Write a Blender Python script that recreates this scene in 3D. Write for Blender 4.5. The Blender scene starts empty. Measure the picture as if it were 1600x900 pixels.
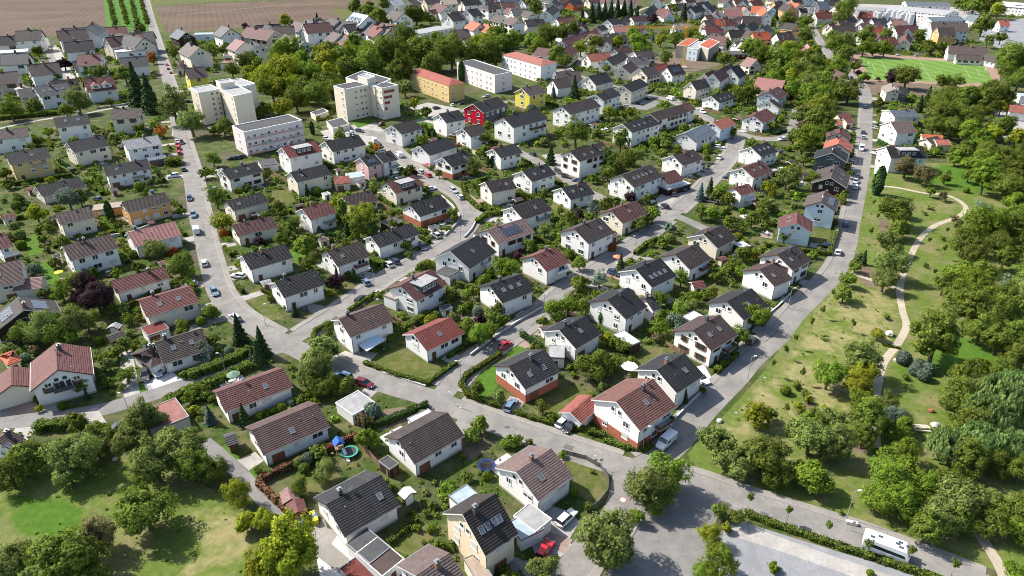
import bpy, math, random
import numpy as np
from mathutils import Vector, Matrix
random.seed(7); NR = np.random.RandomState(11)
SC = bpy.context.scene
COL = SC.collection
R = math.radians
# ---------------------------------------------------------------- camera, light, exposure
CAM_H, PITCH, FPX = 90.0, R(28.5), 1067.0
cd = bpy.data.cameras.new("camera"); cam = bpy.data.objects.new("camera", cd); COL.objects.link(cam)
cam.location = (0, 0, CAM_H); cam.rotation_euler = (R(90) - PITCH, 0, 0)
cd.sensor_width = 36.0; cd.lens = FPX / 1600 * 36.0; cd.clip_start = 1; cd.clip_end = 6000
SC.camera = cam
SUN_EL = R(44); SUN_AZ = math.atan2(0.40, -0.92)          # direction towards the sun (from +x)
sdir = Vector((math.cos(SUN_AZ) * math.cos(SUN_EL), math.sin(SUN_AZ) * math.cos(SUN_EL), math.sin(SUN_EL)))
W = bpy.data.worlds.new("World"); SC.world = W; W.use_nodes = True
wn = W.node_tree.nodes; wl = W.node_tree.links
bg = wn["Background"]; sky = wn.new("ShaderNodeTexSky"); sky.sky_type = 'NISHITA'; sky.sun_disc = False
sky.sun_elevation = SUN_EL; sky.sun_rotation = math.atan2(sdir.x, sdir.y) % (2 * math.pi)
sky.air_density = 1.0; sky.dust_density = 1.6; sky.ozone_density = 1.0
bg.inputs[1].default_value = 0.125; wl.new(sky.outputs[0], bg.inputs[0])
sl = bpy.data.lights.new("sun", 'SUN'); sl.energy = 4.9; sl.angle = R(0.53); sl.color = (1.0, 0.945, 0.865)
so = bpy.data.objects.new("sun", sl); COL.objects.link(so); so.location = (-100, 50, 200)
so.rotation_euler = (-sdir).to_track_quat('-Z', 'Y').to_euler()
SC.view_settings.view_transform = 'Standard'; SC.view_settings.look = 'None'
SC.view_settings.exposure = 0.85; SC.view_settings.gamma = 1.0
SC.render.engine = 'CYCLES'
SC.cycles.max_bounces = 5; SC.cycles.diffuse_bounces = 3; SC.cycles.glossy_bounces = 2; SC.cycles.transmission_bounces = 2
SC.cycles.transparent_max_bounces = 4; SC.cycles.use_denoising = True; SC.cycles.filter_width = 1.0

# ---------------------------------------------------------------- photo pixel -> real place
SP, CP = math.sin(PITCH), math.cos(PITCH)
def P(u, v, z=0.0):
    dx, dy = (u - 800) / FPX, -(v - 450) / FPX
    d = Vector((dx, CP + dy * SP, -SP + dy * CP))
    t = (z - CAM_H) / d.z
    return Vector((d.x * t, d.y * t, z))
def scale_at(v, z=0.0):                                   # photo pixels per metre
    return (FPX * SP + (v - 450) * CP) / (CAM_H - z)
def pix(p):                                               # where a place shows in the photo
    y, z = p[1], p[2] - CAM_H
    f = y * CP - z * SP
    return 800 + FPX * p[0] / f, 450 - FPX * (y * SP + z * CP) / f

# ---------------------------------------------------------------- materials
MATS = {}
def N(nt, t, **kw):
    n = nt.nodes.new(t)
    for k, v in kw.items(): setattr(n, k, v)
    return n
def base_mat(name, rough=0.8, spec=0.3, metal=0.0):
    m = bpy.data.materials.new(name); m.use_nodes = True
    b = m.node_tree.nodes["Principled BSDF"]
    b.inputs["Roughness"].default_value = rough; b.inputs["Specular IOR Level"].default_value = spec
    b.inputs["Metallic"].default_value = metal
    return m, m.node_tree, b
def mixc(nt, fac, a, b, mode='MIX'):
    n = N(nt, "ShaderNodeMix", data_type='RGBA', blend_type=mode)
    for sock, val in ((n.inputs[0], fac), (n.inputs[6], a), (n.inputs[7], b)):
        if hasattr(val, 'links') or hasattr(val, 'is_linked'): nt.links.new(val, sock)
        elif isinstance(val, (int, float)): sock.default_value = val if sock == n.inputs[0] else (val, val, val, 1)
        else: sock.default_value = (*val[:3], 1)
    return n.outputs[2]
def noise(nt, vec, scale, detail=3, rough=0.55, dist=0.0):
    n = N(nt, "ShaderNodeTexNoise"); n.inputs["Scale"].default_value = scale
    n.inputs["Detail"].default_value = detail; n.inputs["Roughness"].default_value = rough
    n.inputs["Distortion"].default_value = dist
    if vec is not None: nt.links.new(vec, n.inputs["Vector"])
    return n.outputs[0]
def ramp(nt, fac, stops):
    n = N(nt, "ShaderNodeValToRGB"); nt.links.new(fac, n.inputs[0])
    e = n.color_ramp.elements
    while len(e) < len(stops): e.new(0.5)
    for i, (p, c) in enumerate(stops):
        e[i].position = p; e[i].color = (c, c, c, 1) if isinstance(c, (int, float)) else (*c, 1)
    return n.outputs[0]
def maprange(nt, x, a, b, c, d):
    n = N(nt, "ShaderNodeMapRange"); nt.links.new(x, n.inputs[0])
    for i, v in enumerate((a, b, c, d)): n.inputs[i + 1].default_value = v
    return n.outputs[0]
def geo_pos(nt): return N(nt, "ShaderNodeNewGeometry").outputs["Position"]
def obj_co(nt): return N(nt, "ShaderNodeTexCoord").outputs["Object"]
def mapping(nt, vec, scale=(1, 1, 1), rot=0.0):
    n = N(nt, "ShaderNodeMapping"); n.inputs["Scale"].default_value = scale; n.inputs["Rotation"].default_value = (0, 0, rot)
    nt.links.new(vec, n.inputs["Vector"]); return n.outputs[0]
def obj_rand(nt): return N(nt, "ShaderNodeObjectInfo").outputs["Random"]
def bump(nt, b, h, strength=0.4, dist=0.05):
    n = N(nt, "ShaderNodeBump"); n.inputs["Strength"].default_value = strength; n.inputs["Distance"].default_value = dist
    nt.links.new(h, n.inputs["Height"]); nt.links.new(n.outputs[0], b.inputs["Normal"])

def plain(name, col, rough=0.7, spec=0.3, metal=0.0, var=0.10, nscale=1.5):
    """paint, plaster, wood: its own colour with faint wear"""
    if name in MATS: return MATS[name]
    m, nt, b = base_mat(name, rough, spec, metal)
    c = [max(0, x) for x in col]
    f = noise(nt, obj_co(nt), nscale, 4)
    lo = [x * (1 - var) for x in c]; hi = [min(1, x * (1 + var)) for x in c]
    nt.links.new(mixc(nt, f, lo, hi), b.inputs["Base Color"])
    MATS[name] = m; return m

def wall_mat(name, col):
    if name in MATS: return MATS[name]
    m, nt, b = base_mat(name, 0.9, 0.15)
    co = obj_co(nt)
    streak = noise(nt, mapping(nt, co, (1.6, 1.6, 0.25)), 1.0, 5, 0.6)
    fine = noise(nt, co, 9.0, 3)
    c1 = mixc(nt, maprange(nt, streak, 0.40, 0.75, 0.0, 0.30), col, [x * 0.80 for x in col])
    c2 = mixc(nt, maprange(nt, obj_rand(nt), 0, 1, 0.0, 0.5), c1, mixc(nt, 1.0, c1, (0.93, 0.90, 0.85), 'MULTIPLY'))
    c3 = mixc(nt, maprange(nt, fine, 0.3, 0.7, 0, 0.14), c2, [x * 0.7 for x in col])
    nt.links.new(c3, b.inputs["Base Color"]); bump(nt, b, fine, 0.25, 0.02)
    MATS[name] = m; return m

def roof_mat(name, col, streaky=0.5, lichen=0.25):
    """tiles: each tile its own tone, moss streaks running down the slope, rows in low relief"""
    if name in MATS: return MATS[name]
    m, nt, b = base_mat(name, 0.75, 0.3)
    co = obj_co(nt)
    br = N(nt, "ShaderNodeTexBrick"); nt.links.new(mapping(nt, co, (1, 1, 0)), br.inputs["Vector"])
    br.inputs["Scale"].default_value = 1.0; br.inputs["Brick Width"].default_value = 0.31; br.inputs["Row Height"].default_value = 0.33
    br.inputs["Mortar Size"].default_value = 0.028; br.inputs["Bias"].default_value = 0.0; br.offset = 0.5
    br.inputs["Color1"].default_value = (*[x * 0.78 for x in col], 1); br.inputs["Color2"].default_value = (*[min(1, x * 1.28) for x in col], 1)
    br.inputs["Mortar"].default_value = (*[x * 0.55 for x in col], 1)
    streak = noise(nt, mapping(nt, co, (1.1, 0.16, 0.3)), 1.0, 5, 0.65)
    big = noise(nt, co, 0.35, 4, 0.6)
    pale = [min(0.6, x * 0.9 + 0.036) for x in col]
    c1 = mixc(nt, maprange(nt, streak, 0.45, 0.72, 0.0, streaky), br.outputs[0], pale)
    spots = noise(nt, co, 2.6, 5, 0.7)
    c2 = mixc(nt, maprange(nt, spots, 0.56, 0.74, 0.0, lichen), c1, (0.16, 0.15, 0.11))
    c3 = mixc(nt, maprange(nt, big, 0.3, 0.7, 0.0, 0.45), c2, mixc(nt, 1.0, c2, (0.66, 0.66, 0.68), 'MULTIPLY'))
    rv = N(nt, "ShaderNodeHueSaturation"); nt.links.new(c3, rv.inputs["Color"])
    nt.links.new(maprange(nt, obj_rand(nt), 0, 1, 0.72, 1.25), rv.inputs["Value"])
    nt.links.new(maprange(nt, obj_rand(nt), 0, 1, 0.82, 1.08), rv.inputs["Saturation"])
    nt.links.new(rv.outputs[0], b.inputs["Base Color"])
    wv = N(nt, "ShaderNodeTexWave", wave_type='BANDS', bands_direction='X'); nt.links.new(mapping(nt, co, (1, 1, 0)), wv.inputs["Vector"])
    wv.inputs["Scale"].default_value = 1.0 / 0.31 * 0.5
    bump(nt, b, wv.outputs[0], 0.35, 0.03)
    MATS[name] = m; return m

def flat_roof_mat(name, col):
    if name in MATS: return MATS[name]
    m, nt, b = base_mat(name, 0.9, 0.15)
    co = obj_co(nt); a = noise(nt, co, 0.6, 6, 0.65); g = noise(nt, co, 14.0, 2)
    c1 = mixc(nt, maprange(nt, a, 0.35, 0.68, 0, 1), [x * 0.68 for x in col], [min(0.9, x * 1.12) for x in col])
    c2 = mixc(nt, maprange(nt, g, 0.3, 0.7, 0, 0.35), c1, [x * 0.6 for x in col])
    nt.links.new(c2, b.inputs["Base Color"]); MATS[name] = m; return m

def leaf_mat(name, c_lo, c_hi, transl=0.38):
    """foliage: tone per leaf clump and per plant"""
    if name in MATS: return MATS[name]
    m = bpy.data.materials.new(name); m.use_nodes = True; nt = m.node_tree
    for n in list(nt.nodes):
        if n.type == 'BSDF_PRINCIPLED': nt.nodes.remove(n)
    out = [n for n in nt.nodes if n.type == 'OUTPUT_MATERIAL'][0]
    at = N(nt, "ShaderNodeAttribute"); at.attribute_name = "tone"
    f = noise(nt, obj_co(nt), 2.3, 3)
    s = N(nt, "ShaderNodeMath", operation='ADD'); nt.links.new(at.outputs["Fac"], s.inputs[0])
    nt.links.new(maprange(nt, f, 0.3, 0.7, -0.30, 0.34), s.inputs[1])
    col = mixc(nt, s.outputs[0], c_lo, c_hi)
    hs = N(nt, "ShaderNodeHueSaturation"); nt.links.new(col, hs.inputs["Color"])
    rn = obj_rand(nt)
    nt.links.new(maprange(nt, rn, 0, 1, 0.498, 0.522), hs.inputs["Hue"])
    nt.links.new(maprange(nt, rn, 0, 1, 0.80, 1.28), hs.inputs["Value"])
    d = N(nt, "ShaderNodeBsdfDiffuse"); t = N(nt, "ShaderNodeBsdfTranslucent"); x = N(nt, "ShaderNodeMixShader")
    g = N(nt, "ShaderNodeBsdfGlossy"); g.inputs["Roughness"].default_value = 0.45; x2 = N(nt, "ShaderNodeMixShader"); x2.inputs[0].default_value = 0.006
    nt.links.new(hs.outputs[0], d.inputs[0]); nt.links.new(hs.outputs[0], t.inputs[0]); x.inputs[0].default_value = transl
    nt.links.new(d.outputs[0], x.inputs[1]); nt.links.new(t.outputs[0], x.inputs[2])
    nt.links.new(x.outputs[0], x2.inputs[1]); nt.links.new(g.outputs[0], x2.inputs[2]); nt.links.new(x2.outputs[0], out.inputs[0])
    MATS[name] = m; return m

# ---------------------------------------------------------------- mesh builder and objects
class MB:
    def __init__(s): s.v, s.f, s.m = [], [], []
    def poly(s, pts, mi=0):
        i = len(s.v); s.v.extend([tuple(p) for p in pts]); s.f.append(tuple(range(i, i + len(pts)))); s.m.append(mi)
    def box(s, x0, y0, z0, x1, y1, z1, mi=0, M=None):
        i = len(s.v)
        c = [(x0, y0, z0), (x1, y0, z0), (x1, y1, z0), (x0, y1, z0), (x0, y0, z1), (x1, y0, z1), (x1, y1, z1), (x0, y1, z1)]
        if M is not None: c = [tuple(M @ Vector(p)) for p in c]
        s.v.extend(c)
        for q in ((0, 3, 2, 1), (4, 5, 6, 7), (0, 1, 5, 4), (1, 2, 6, 5), (2, 3, 7, 6), (3, 0, 4, 7)):
            s.f.append(tuple(i + k for k in q)); s.m.append(mi)
    def prism(s, prof, y0, y1, mi=0, axis='y'):
        """extrude a closed profile [(a,z)] between y0 and y1 (axis y: a is x; axis x: a is y)"""
        i = len(s.v); n = len(prof)
        for y in (y0, y1):
            for a, z in prof: s.v.append((a, y, z) if axis == 'y' else (y, a, z))
        s.f.append(tuple(i + k for k in range(n))); s.m.append(mi)
        s.f.append(tuple(i + n + k for k in reversed(range(n)))); s.m.append(mi)
        for k in range(n):
            k2 = (k + 1) % n
            s.f.append((i + k2, i + k, i + n + k, i + n + k2)); s.m.append(mi)
    def tube(s, pts, rad, seg=6, mi=0, caps=True):
        rr = rad if isinstance(rad, (list, tuple)) else [rad] * len(pts)
        base = len(s.v); pts = [Vector(p) for p in pts]
        for k, p in enumerate(pts):
            d = (pts[min(k + 1, len(pts) - 1)] - pts[max(k - 1, 0)]).normalized()
            a = d.orthogonal().normalized(); b = d.cross(a)
            for j in range(seg):
                t = 2 * math.pi * j / seg
                s.v.append(tuple(p + (a * math.cos(t) + b * math.sin(t)) * rr[k]))
        for k in range(len(pts) - 1):
            for j in range(seg):
                j2 = (j + 1) % seg
                s.f.append((base + k * seg + j, base + k * seg + j2, base + (k + 1) * seg + j2, base + (k + 1) * seg + j)); s.m.append(mi)
        if caps:
            s.f.append(tuple(base + j for j in reversed(range(seg)))); s.m.append(mi)
            e = base + (len(pts) - 1) * seg
            s.f.append(tuple(e + j for j in range(seg))); s.m.append(mi)
    def mesh(s, name, mats, smooth=False):
        me = bpy.data.meshes.new(name); me.from_pydata(s.v, [], s.f)
        for m in (mats if isinstance(mats, (list, tuple)) else [mats]): me.materials.append(m)
        if any(s.m): me.polygons.foreach_set("material_index", s.m)
        if smooth: me.polygons.foreach_set("use_smooth", [True] * len(s.f))
        return me
    def build(s, name, mats, parent=None, loc=None, rz=None, smooth=False):
        return link(name, s.mesh(name, mats, smooth), parent, loc, rz)
def link(name, data, parent=None, loc=None, rz=None):
    o = bpy.data.objects.new(name, data); COL.objects.link(o)
    if parent is not None: o.parent = parent
    if loc is not None: o.location = loc
    if rz is not None: o.rotation_euler = (0, 0, rz)
    return o
def setkind(o, k): o["kind"] = k; return o
def set_mat(o, i, m):
    o.material_slots[i].link = 'OBJECT'; o.material_slots[i].material = m

# ---------------------------------------------------------------- telling things apart: every label names a landmark of the place
LM = [(350,155,'the cream apartment tower'),(575,155,'the beige apartment tower'),(418,212,'the pink flat-roofed apartment block'),(683,135,'the orange apartment block'),
(757,117,'the pale pink apartment block'),(827,103,'the red-roofed white apartment block'),(755,174,'the bright red gabled house'),(307,120,'the small lemon yellow house'),
(826,150,'the brown-roofed yellow house'),(153,138,'the red house with twin dormers'),(45,255,'the large ochre house'),(230,325,'the orange-walled house'),
(240,370,'the long pink-roofed house'),(265,478,'the red-roofed house with flat annexe'),(98,575,'the steep red-roofed house'),(290,545,'the bungalow with white forecourt'),
(400,610,'the long maroon bungalow'),(455,680,'the brown-roofed bungalow'),(668,685,'the bungalow with solar array'),(557,790,'the black-roofed white bungalow'),
(750,820,'the house with four skylights'),(837,740,'the house by the curved fence'),(673,530,'the red-roofed house with corner lawn'),(567,510,'the house with blue patio canopy'),
(990,640,'the large red-brown house'),(1048,585,'the charcoal-roofed house by the driveway'),(905,640,'the orange-roofed carport'),(825,585,'the black-roofed house on red brick'),
(612,262,'the pink and white pair'),(1000,285,'the white house with five skylights'),(1385,855,'the white motorhome'),(1450,112,'the football pitch'),
(1070,75,'the yellow tower crane'),(1374,282,'the black cypress by the path'),(1440,668,'the park picnic table'),(1440,578,'the silvery round shrubs'),
(1415,245,'the black-roofed villa'),(1302,325,'the blue house with solar roof'),(1243,355,'the pale blue red-roofed house'),(1060,850,'the asphalt parking yard'),
(1300,870,'the gravel parking strip'),(200,22,'the orchard rows'),(80,25,'the large ploughed field'),(390,25,'the second ploughed field'),
(545,708,'the green garden trampoline'),(1380,25,'the factory silos'),(1515,75,'the sports clubhouse'),(728,405,'the large charcoal-gabled house'),
(975,335,'the maroon-roofed cream house'),(100,830,'the sunny park lawn'),(345,740,'the asphalt footpath'),(1090,203,'the slate blue roof'),
(1320,205,'the small red garden roofs'),(1203,130,'the big weathered pink roof'),(1128,55,'the red-roofed three-storey house'),(955,35,'the tall dark-roofed white house'),
(20,480,'the solar-roofed dark house'),(632,290,'the red-roofed house with solar dormer'),(1105,470,'the orchard garden'),(1465,330,'the bend of the park path'),
(1420,450,'the long park path'),(1540,620,'the weeping willows'),(1110,300,'the tall dark spruces'),(140,460,'the purple-leaved tree'),
(880,285,'the two-coloured terrace'),(690,345,'the curving street wall'),(1255,400,'the brown house by the crossing'),(1085,540,'the brown house with two skylights'),
(960,480,'the long black-roofed house'),(1330,105,'the tree-lined avenue'),(500,270,'the dark grey-roofed cream house'),(445,405,'the black-roofed house above the lawn'),
(230,250,'the black roof by the bend'),(1170,20,'the orange-red town roof'),(1215,20,'the old brown-roofed town hall'),(640,45,'the long grey flat-roofed hall'),
(665,70,'the wooded belt'),(800,330,'the cream house beside the hedge'),(880,370,'the beige house beside the spruce'),(1130,20,'the pink town roofs'),(1560,330,'the upper wood edge'),(1520,420,'the middle wood edge'),(1580,250,'the wood by the car park'),(1540,520,'the dense wood'),(1580,160,'the tall grove by the pitch'),(1440,170,'the grove above the villa'),(1590,760,'the lower wood'),(1250,150,'the leafy belt by the avenue'),(1285,255,'the leafy belt by the red roofs'),(520,100,'the trees between the towers'),(460,130,'the yellowing trees by the tower'),(760,75,'the wooded belt end'),(860,80,'the trees by the maroon terrace'),(1400,790,'the big roadside trees'),(205,720,'the grey-green park trees'),(60,870,'the lower park corner')]
USED_LABELS = {}
ORD = ['','second','third','fourth','fifth','sixth','seventh','eighth','ninth','tenth','eleventh','twelfth','thirteenth','fourteenth','fifteenth','sixteenth','seventeenth','eighteenth','nineteenth','twentieth']
def relation(u, v, skip=6):
    best = None
    for lu, lv, ph in LM:
        sc = max(0.25, (lv + 130) / 600)
        d = math.hypot((u - lu), (v - lv) * 1.5) / sc
        if d < skip: continue
        if best is None or d < best[0]: best = (d, lu, lv, ph)
    d, lu, lv, ph = best
    dx, dy = u - lu, (v - lv) * 1.5
    rel = ('right of' if dx > 0 else 'left of') if abs(dx) > abs(dy) else ('in front of' if dy > 0 else 'behind')
    return d, rel, ph
PENDING = {}
def tag(o, look, cat, group=None, u=None, v=None, label=None):
    """look + where it stands; things of one look at one landmark are counted outwards from it"""
    o["category"] = cat
    if group: o["group"] = group
    if label: o["label"] = label; USED_LABELS[label] = 1; return o
    d, rel, ph = relation(u, v)
    PENDING.setdefault((look, rel, ph), []).append((d, o))
    return o
def finish_labels():
    for (look, rel, ph), rows in PENDING.items():
        rows.sort(key=lambda r: r[0])
        for i, (d, o) in enumerate(rows):
            tail = f"{rel} {ph}"
            lab = f"{look} {tail}" if i == 0 else f"{ORD[min(i, 19)]} {look} {tail}" + ("" if i < 20 else " further out" + " still" * (i - 20))
            w = lab.split()
            o["label"] = " ".join(w[:16])
# ---------------------------------------------------------------- houses
ROOF = {'k': (0.024, 0.024, 0.027), 'g': (0.085, 0.085, 0.088), 'l': (0.34, 0.34, 0.34), 'b': (0.044, 0.033, 0.030), 'n': (0.088, 0.065, 0.058),
        'q': (0.078, 0.048, 0.043), 'm': (0.118, 0.048, 0.042), 'r': (0.155, 0.046, 0.038), 'p': (0.30, 0.145, 0.130), 'o': (0.40, 0.105, 0.058),
        's': (0.115, 0.140, 0.165), 'u': (0.36, 0.44, 0.48), 'w': (0.72, 0.72, 0.72), 't': (0.36, 0.29, 0.23), 'd': (0.06, 0.05, 0.045), 'v': (0.30, 0.072, 0.046), 'x': (0.175, 0.118, 0.104), 'h': (0.150, 0.068, 0.052)}
RWORD = {'k': 'charcoal', 'g': 'grey', 'l': 'pale grey', 'b': 'dark brown', 'n': 'grey-brown', 'q': 'brown-maroon', 'm': 'maroon', 'r': 'red', 'p': 'faded pink',
         'o': 'orange-red', 's': 'slate blue', 'u': 'pale blue', 'w': 'white', 't': 'tan', 'd': 'dark', 'v': 'brick red', 'x': 'weathered brown', 'h': 'red-brown'}
WALL = {'w': (0.80, 0.79, 0.76), 'c': (0.74, 0.67, 0.54), 'e': (0.62, 0.46, 0.20), 'y': (0.70, 0.60, 0.11), 'a': (0.66, 0.36, 0.14), 'p': (0.66, 0.42, 0.40),
        'r': (0.60, 0.012, 0.035), 'o': (0.55, 0.13, 0.06), 'b': (0.60, 0.70, 0.76), 'g': (0.11, 0.115, 0.125), 'd': (0.05, 0.032, 0.026), 't': (0.52, 0.45, 0.36), 'f': (0.22, 0.03, 0.025), 'j': (0.76, 0.63, 0.45)}
WWORD = {'w': 'white', 'c': 'cream', 'e': 'ochre', 'y': 'yellow', 'a': 'orange', 'p': 'pink', 'r': 'red', 'o': 'orange-red', 'b': 'pale blue', 'g': 'dark grey', 'd': 'dark timber', 't': 'tan', 'f': 'dark red', 'j': 'apricot'}
def rm(k): return roof_mat("roof_" + RWORD[k].replace(' ', '_'), ROOF[k], 0.5 if k in 'kbnq' else 0.35, 0.35 if k in 'gknb' else 0.16)
def frm(k): return flat_roof_mat("flat_roof_" + RWORD[k].replace(' ', '_'), ROOF[k])
def wm(k): return wall_mat("render_" + WWORD[k].replace(' ', '_'), WALL[k])
FRAME = plain("window_frame_white", (0.74, 0.74, 0.72), 0.5)
FRAMEB = plain("window_frame_brown", (0.10, 0.055, 0.03), 0.55)
def glass_mat():
    m, nt, b = base_mat("window_glass", 0.08, 0.6)
    nt.links.new(mixc(nt, maprange(nt, obj_rand(nt), 0, 1, 0, 1), (0.012, 0.015, 0.018), (0.06, 0.065, 0.07)), b.inputs["Base Color"]); return m
GLASS = glass_mat()
SHUT = plain("roller_shutter", (0.55, 0.54, 0.50), 0.6); SHUTB = plain("shutter_brown", (0.16, 0.08, 0.05), 0.7)
DOOR = plain("door_timber", (0.12, 0.055, 0.03), 0.6, var=0.25); GDOOR = plain("garage_door_brown", (0.20, 0.085, 0.05), 0.6); GDOORW = plain("garage_door_white", (0.66, 0.66, 0.64), 0.5)
METAL = plain("zinc_metal", (0.30, 0.31, 0.32), 0.45, 0.5, 0.6); BRICK = plain("chimney_brick", (0.26, 0.13, 0.09), 0.9, var=0.3, nscale=6); SLATE = plain("chimney_cladding", (0.07, 0.07, 0.075), 0.7)
REDBRICK = plain("red_brick_base", (0.36, 0.12, 0.07), 0.9, var=0.25, nscale=5); PLINTH = plain("plinth_render", (0.42, 0.39, 0.35), 0.9)
VERGE = plain("verge_board_white", (0.74, 0.73, 0.70), 0.6); VERGEB = plain("verge_board_brown", (0.09, 0.05, 0.035), 0.7)
CONC = plain("concrete", (0.42, 0.41, 0.39), 0.9, var=0.2); DARKM = plain("dark_metal", (0.04, 0.04, 0.045), 0.5)
def solar_mat():
    m, nt, b = base_mat("solar_glass", 0.12, 0.7)
    br = N(nt, "ShaderNodeTexBrick"); nt.links.new(obj_co(nt), br.inputs["Vector"]); br.offset = 0.0
    br.inputs["Scale"].default_value = 1.0; br.inputs["Brick Width"].default_value = 0.5; br.inputs["Row Height"].default_value = 0.42; br.inputs["Mortar Size"].default_value = 0.02
    br.inputs["Color1"].default_value = (0.014, 0.02, 0.042, 1); br.inputs["Color2"].default_value = (0.018, 0.026, 0.05, 1); br.inputs["Mortar"].default_value = (0.25, 0.27, 0.3, 1)
    nt.links.new(br.outputs[0], b.inputs["Base Color"]); return m
SOLAR = solar_mat()
WM_CACHE = {}
def win_mesh(w, h, style):
    """frame ring, mullion, sill (one mesh) and the panes (another); style: o open, s shutter half down, S shutter down, B brown frame"""
    k = (round(w, 1), round(h, 1), style)
    if k in WM_CACHE: return WM_CACHE[k]
    fr = FRAMEB if style == 'B' else FRAME
    a = MB(); t = 0.09
    a.box(-w/2, -0.07, 0, -w/2 + t, 0.04, h); a.box(w/2 - t, -0.07, 0, w/2, 0.04, h)
    a.box(-w/2 + t, -0.07, 0, w/2 - t, 0.04, t); a.box(-w/2 + t, -0.07, h - t, w/2 - t, 0.04, h)
    if w > 1.1: a.box(-0.05, -0.06, t, 0.05, 0.03, h - t)
    a.box(-w/2 - 0.08, -0.16, -0.06, w/2 + 0.08, 0.02, -0.005)
    if style in 'sS': a.box(-w/2 + t, -0.085, h * (0.5 if style == 's' else 0.06), w/2 - t, -0.075, h - t, 1)
    if style == 'B':
        a.box(-w/2 - 0.45, -0.05, 0, -w/2 - 0.03, 0.02, h, 2); a.box(w/2 + 0.03, -0.05, 0, w/2 + 0.45, 0.02, h, 2)
    fm = a.mesh("window", [fr, SHUT, SHUTB])
    p = MB(); p.poly([(-w/2 + t, -0.03, t), (w/2 - t, -0.03, t), (w/2 - t, -0.03, h - t), (-w/2 + t, -0.03, h - t)])
    pm = p.mesh("pane", [GLASS])
    WM_CACHE[k] = (fm, pm); return fm, pm
def put_window(parent, x, y, z, rz, w, h, style='o'):
    fm, pm = win_mesh(w, h, style)
    o = link("window", fm, parent, (x, y, z), rz); link("pane", pm, o); return o
DM = {}
def put_door(parent, x, y, z, rz, w=1.1, h=2.1, kind='door'):
    k = (kind, w, h)
    if k not in DM:
        a = MB(); m = {'door': DOOR, 'garage_door': GDOOR, 'garage_door_white': GDOORW}[kind]
        a.box(-w/2, -0.06, 0, w/2, 0.03, h)
        n = 1 if kind == 'door' else 5
        for i in range(n): a.box(-w/2 + 0.08, -0.085, 0.08 + i * (h - 0.1) / n, w/2 - 0.08, -0.06, (i + 1) * (h - 0.1) / n)
        b = MB(); b.box(w * 0.3, -0.15, h * 0.48, w * 0.36, -0.088, h * 0.52)
        DM[k] = (a.mesh(kind, [m]), b.mesh("handle", [METAL]))
    o = link(kind.replace('_white', ''), DM[k][0], parent, (x, y, z), rz); link("handle", DM[k][1], o); return o

SKY_M = CHIM = None
def skylight_mesh():
    a = MB(); a.box(-0.45, -0.65, 0, -0.36, 0.65, 0.12); a.box(0.36, -0.65, 0, 0.45, 0.65, 0.12); a.box(-0.36, 0.56, 0, 0.36, 0.65, 0.12); a.box(-0.36, -0.65, 0, 0.36, -0.56, 0.12)
    p = MB(); p.poly([(-0.36, -0.56, 0.08), (0.36, -0.56, 0.08), (0.36, 0.56, 0.08), (-0.36, 0.56, 0.08)])
    return a.mesh("skylight", [plain("skylight_frame", (0.24, 0.24, 0.25), 0.5)]), p.mesh("pane", [SKYGLASS])
def skyglass():
    m, nt, b = base_mat("skylight_glass", 0.06, 0.9); b.inputs["Base Color"].default_value = (0.10, 0.12, 0.14, 1); return m
SKYGLASS = skyglass(); SKY_M = skylight_mesh()
PAN_M = None
def panel_mesh():
    a = MB(); a.box(-0.84, -0.5, 0, 0.84, 0.5, 0.05); return a.mesh("solar_panel", [SOLAR])
PAN_M = panel_mesh()
def chim_mesh(kind):
    a = MB(); a.box(-0.34, -0.34, -1.2, 0.34, 0.34, 1.05); a.box(-0.41, -0.41, 1.05, 0.41, 0.41, 1.16, 1)
    a.box(-0.16, -0.16, 1.16, 0.16, 0.16, 1.42, 2); a.box(-0.22, -0.22, 1.42, 0.22, 0.22, 1.46, 1)
    return a.mesh("chimney", [BRICK if kind else SLATE, METAL, DARKM])
CHIMS = [chim_mesh(0), chim_mesh(1)]
def vent_mesh():
    a = MB(); a.tube([(0, 0, -0.2), (0, 0, 0.45)], 0.07, 6); a.tube([(0, 0, 0.45), (0, 0, 0.52)], 0.11, 6); return a.mesh("vent_pipe", [METAL])
VENT = vent_mesh()
def dish_mesh():
    a = MB(); pts = [(0.38 * math.cos(t * math.pi / 5), 0, 0.38 * math.sin(t * math.pi / 5)) for t in range(10)]
    for i in range(10): a.poly([(0, 0.12, 0), pts[i], pts[(i + 1) % 10]])
    a.tube([(0, 0.1, 0), (0, 0.12, -0.7)], 0.025, 5); a.tube([(0, 0.1, -0.1), (0, -0.35, -0.05)], 0.02, 4)
    return a.mesh("satellite_dish", [plain("dish_paint", (0.55, 0.55, 0.55), 0.5)])
DISH = dish_mesh()

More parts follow.
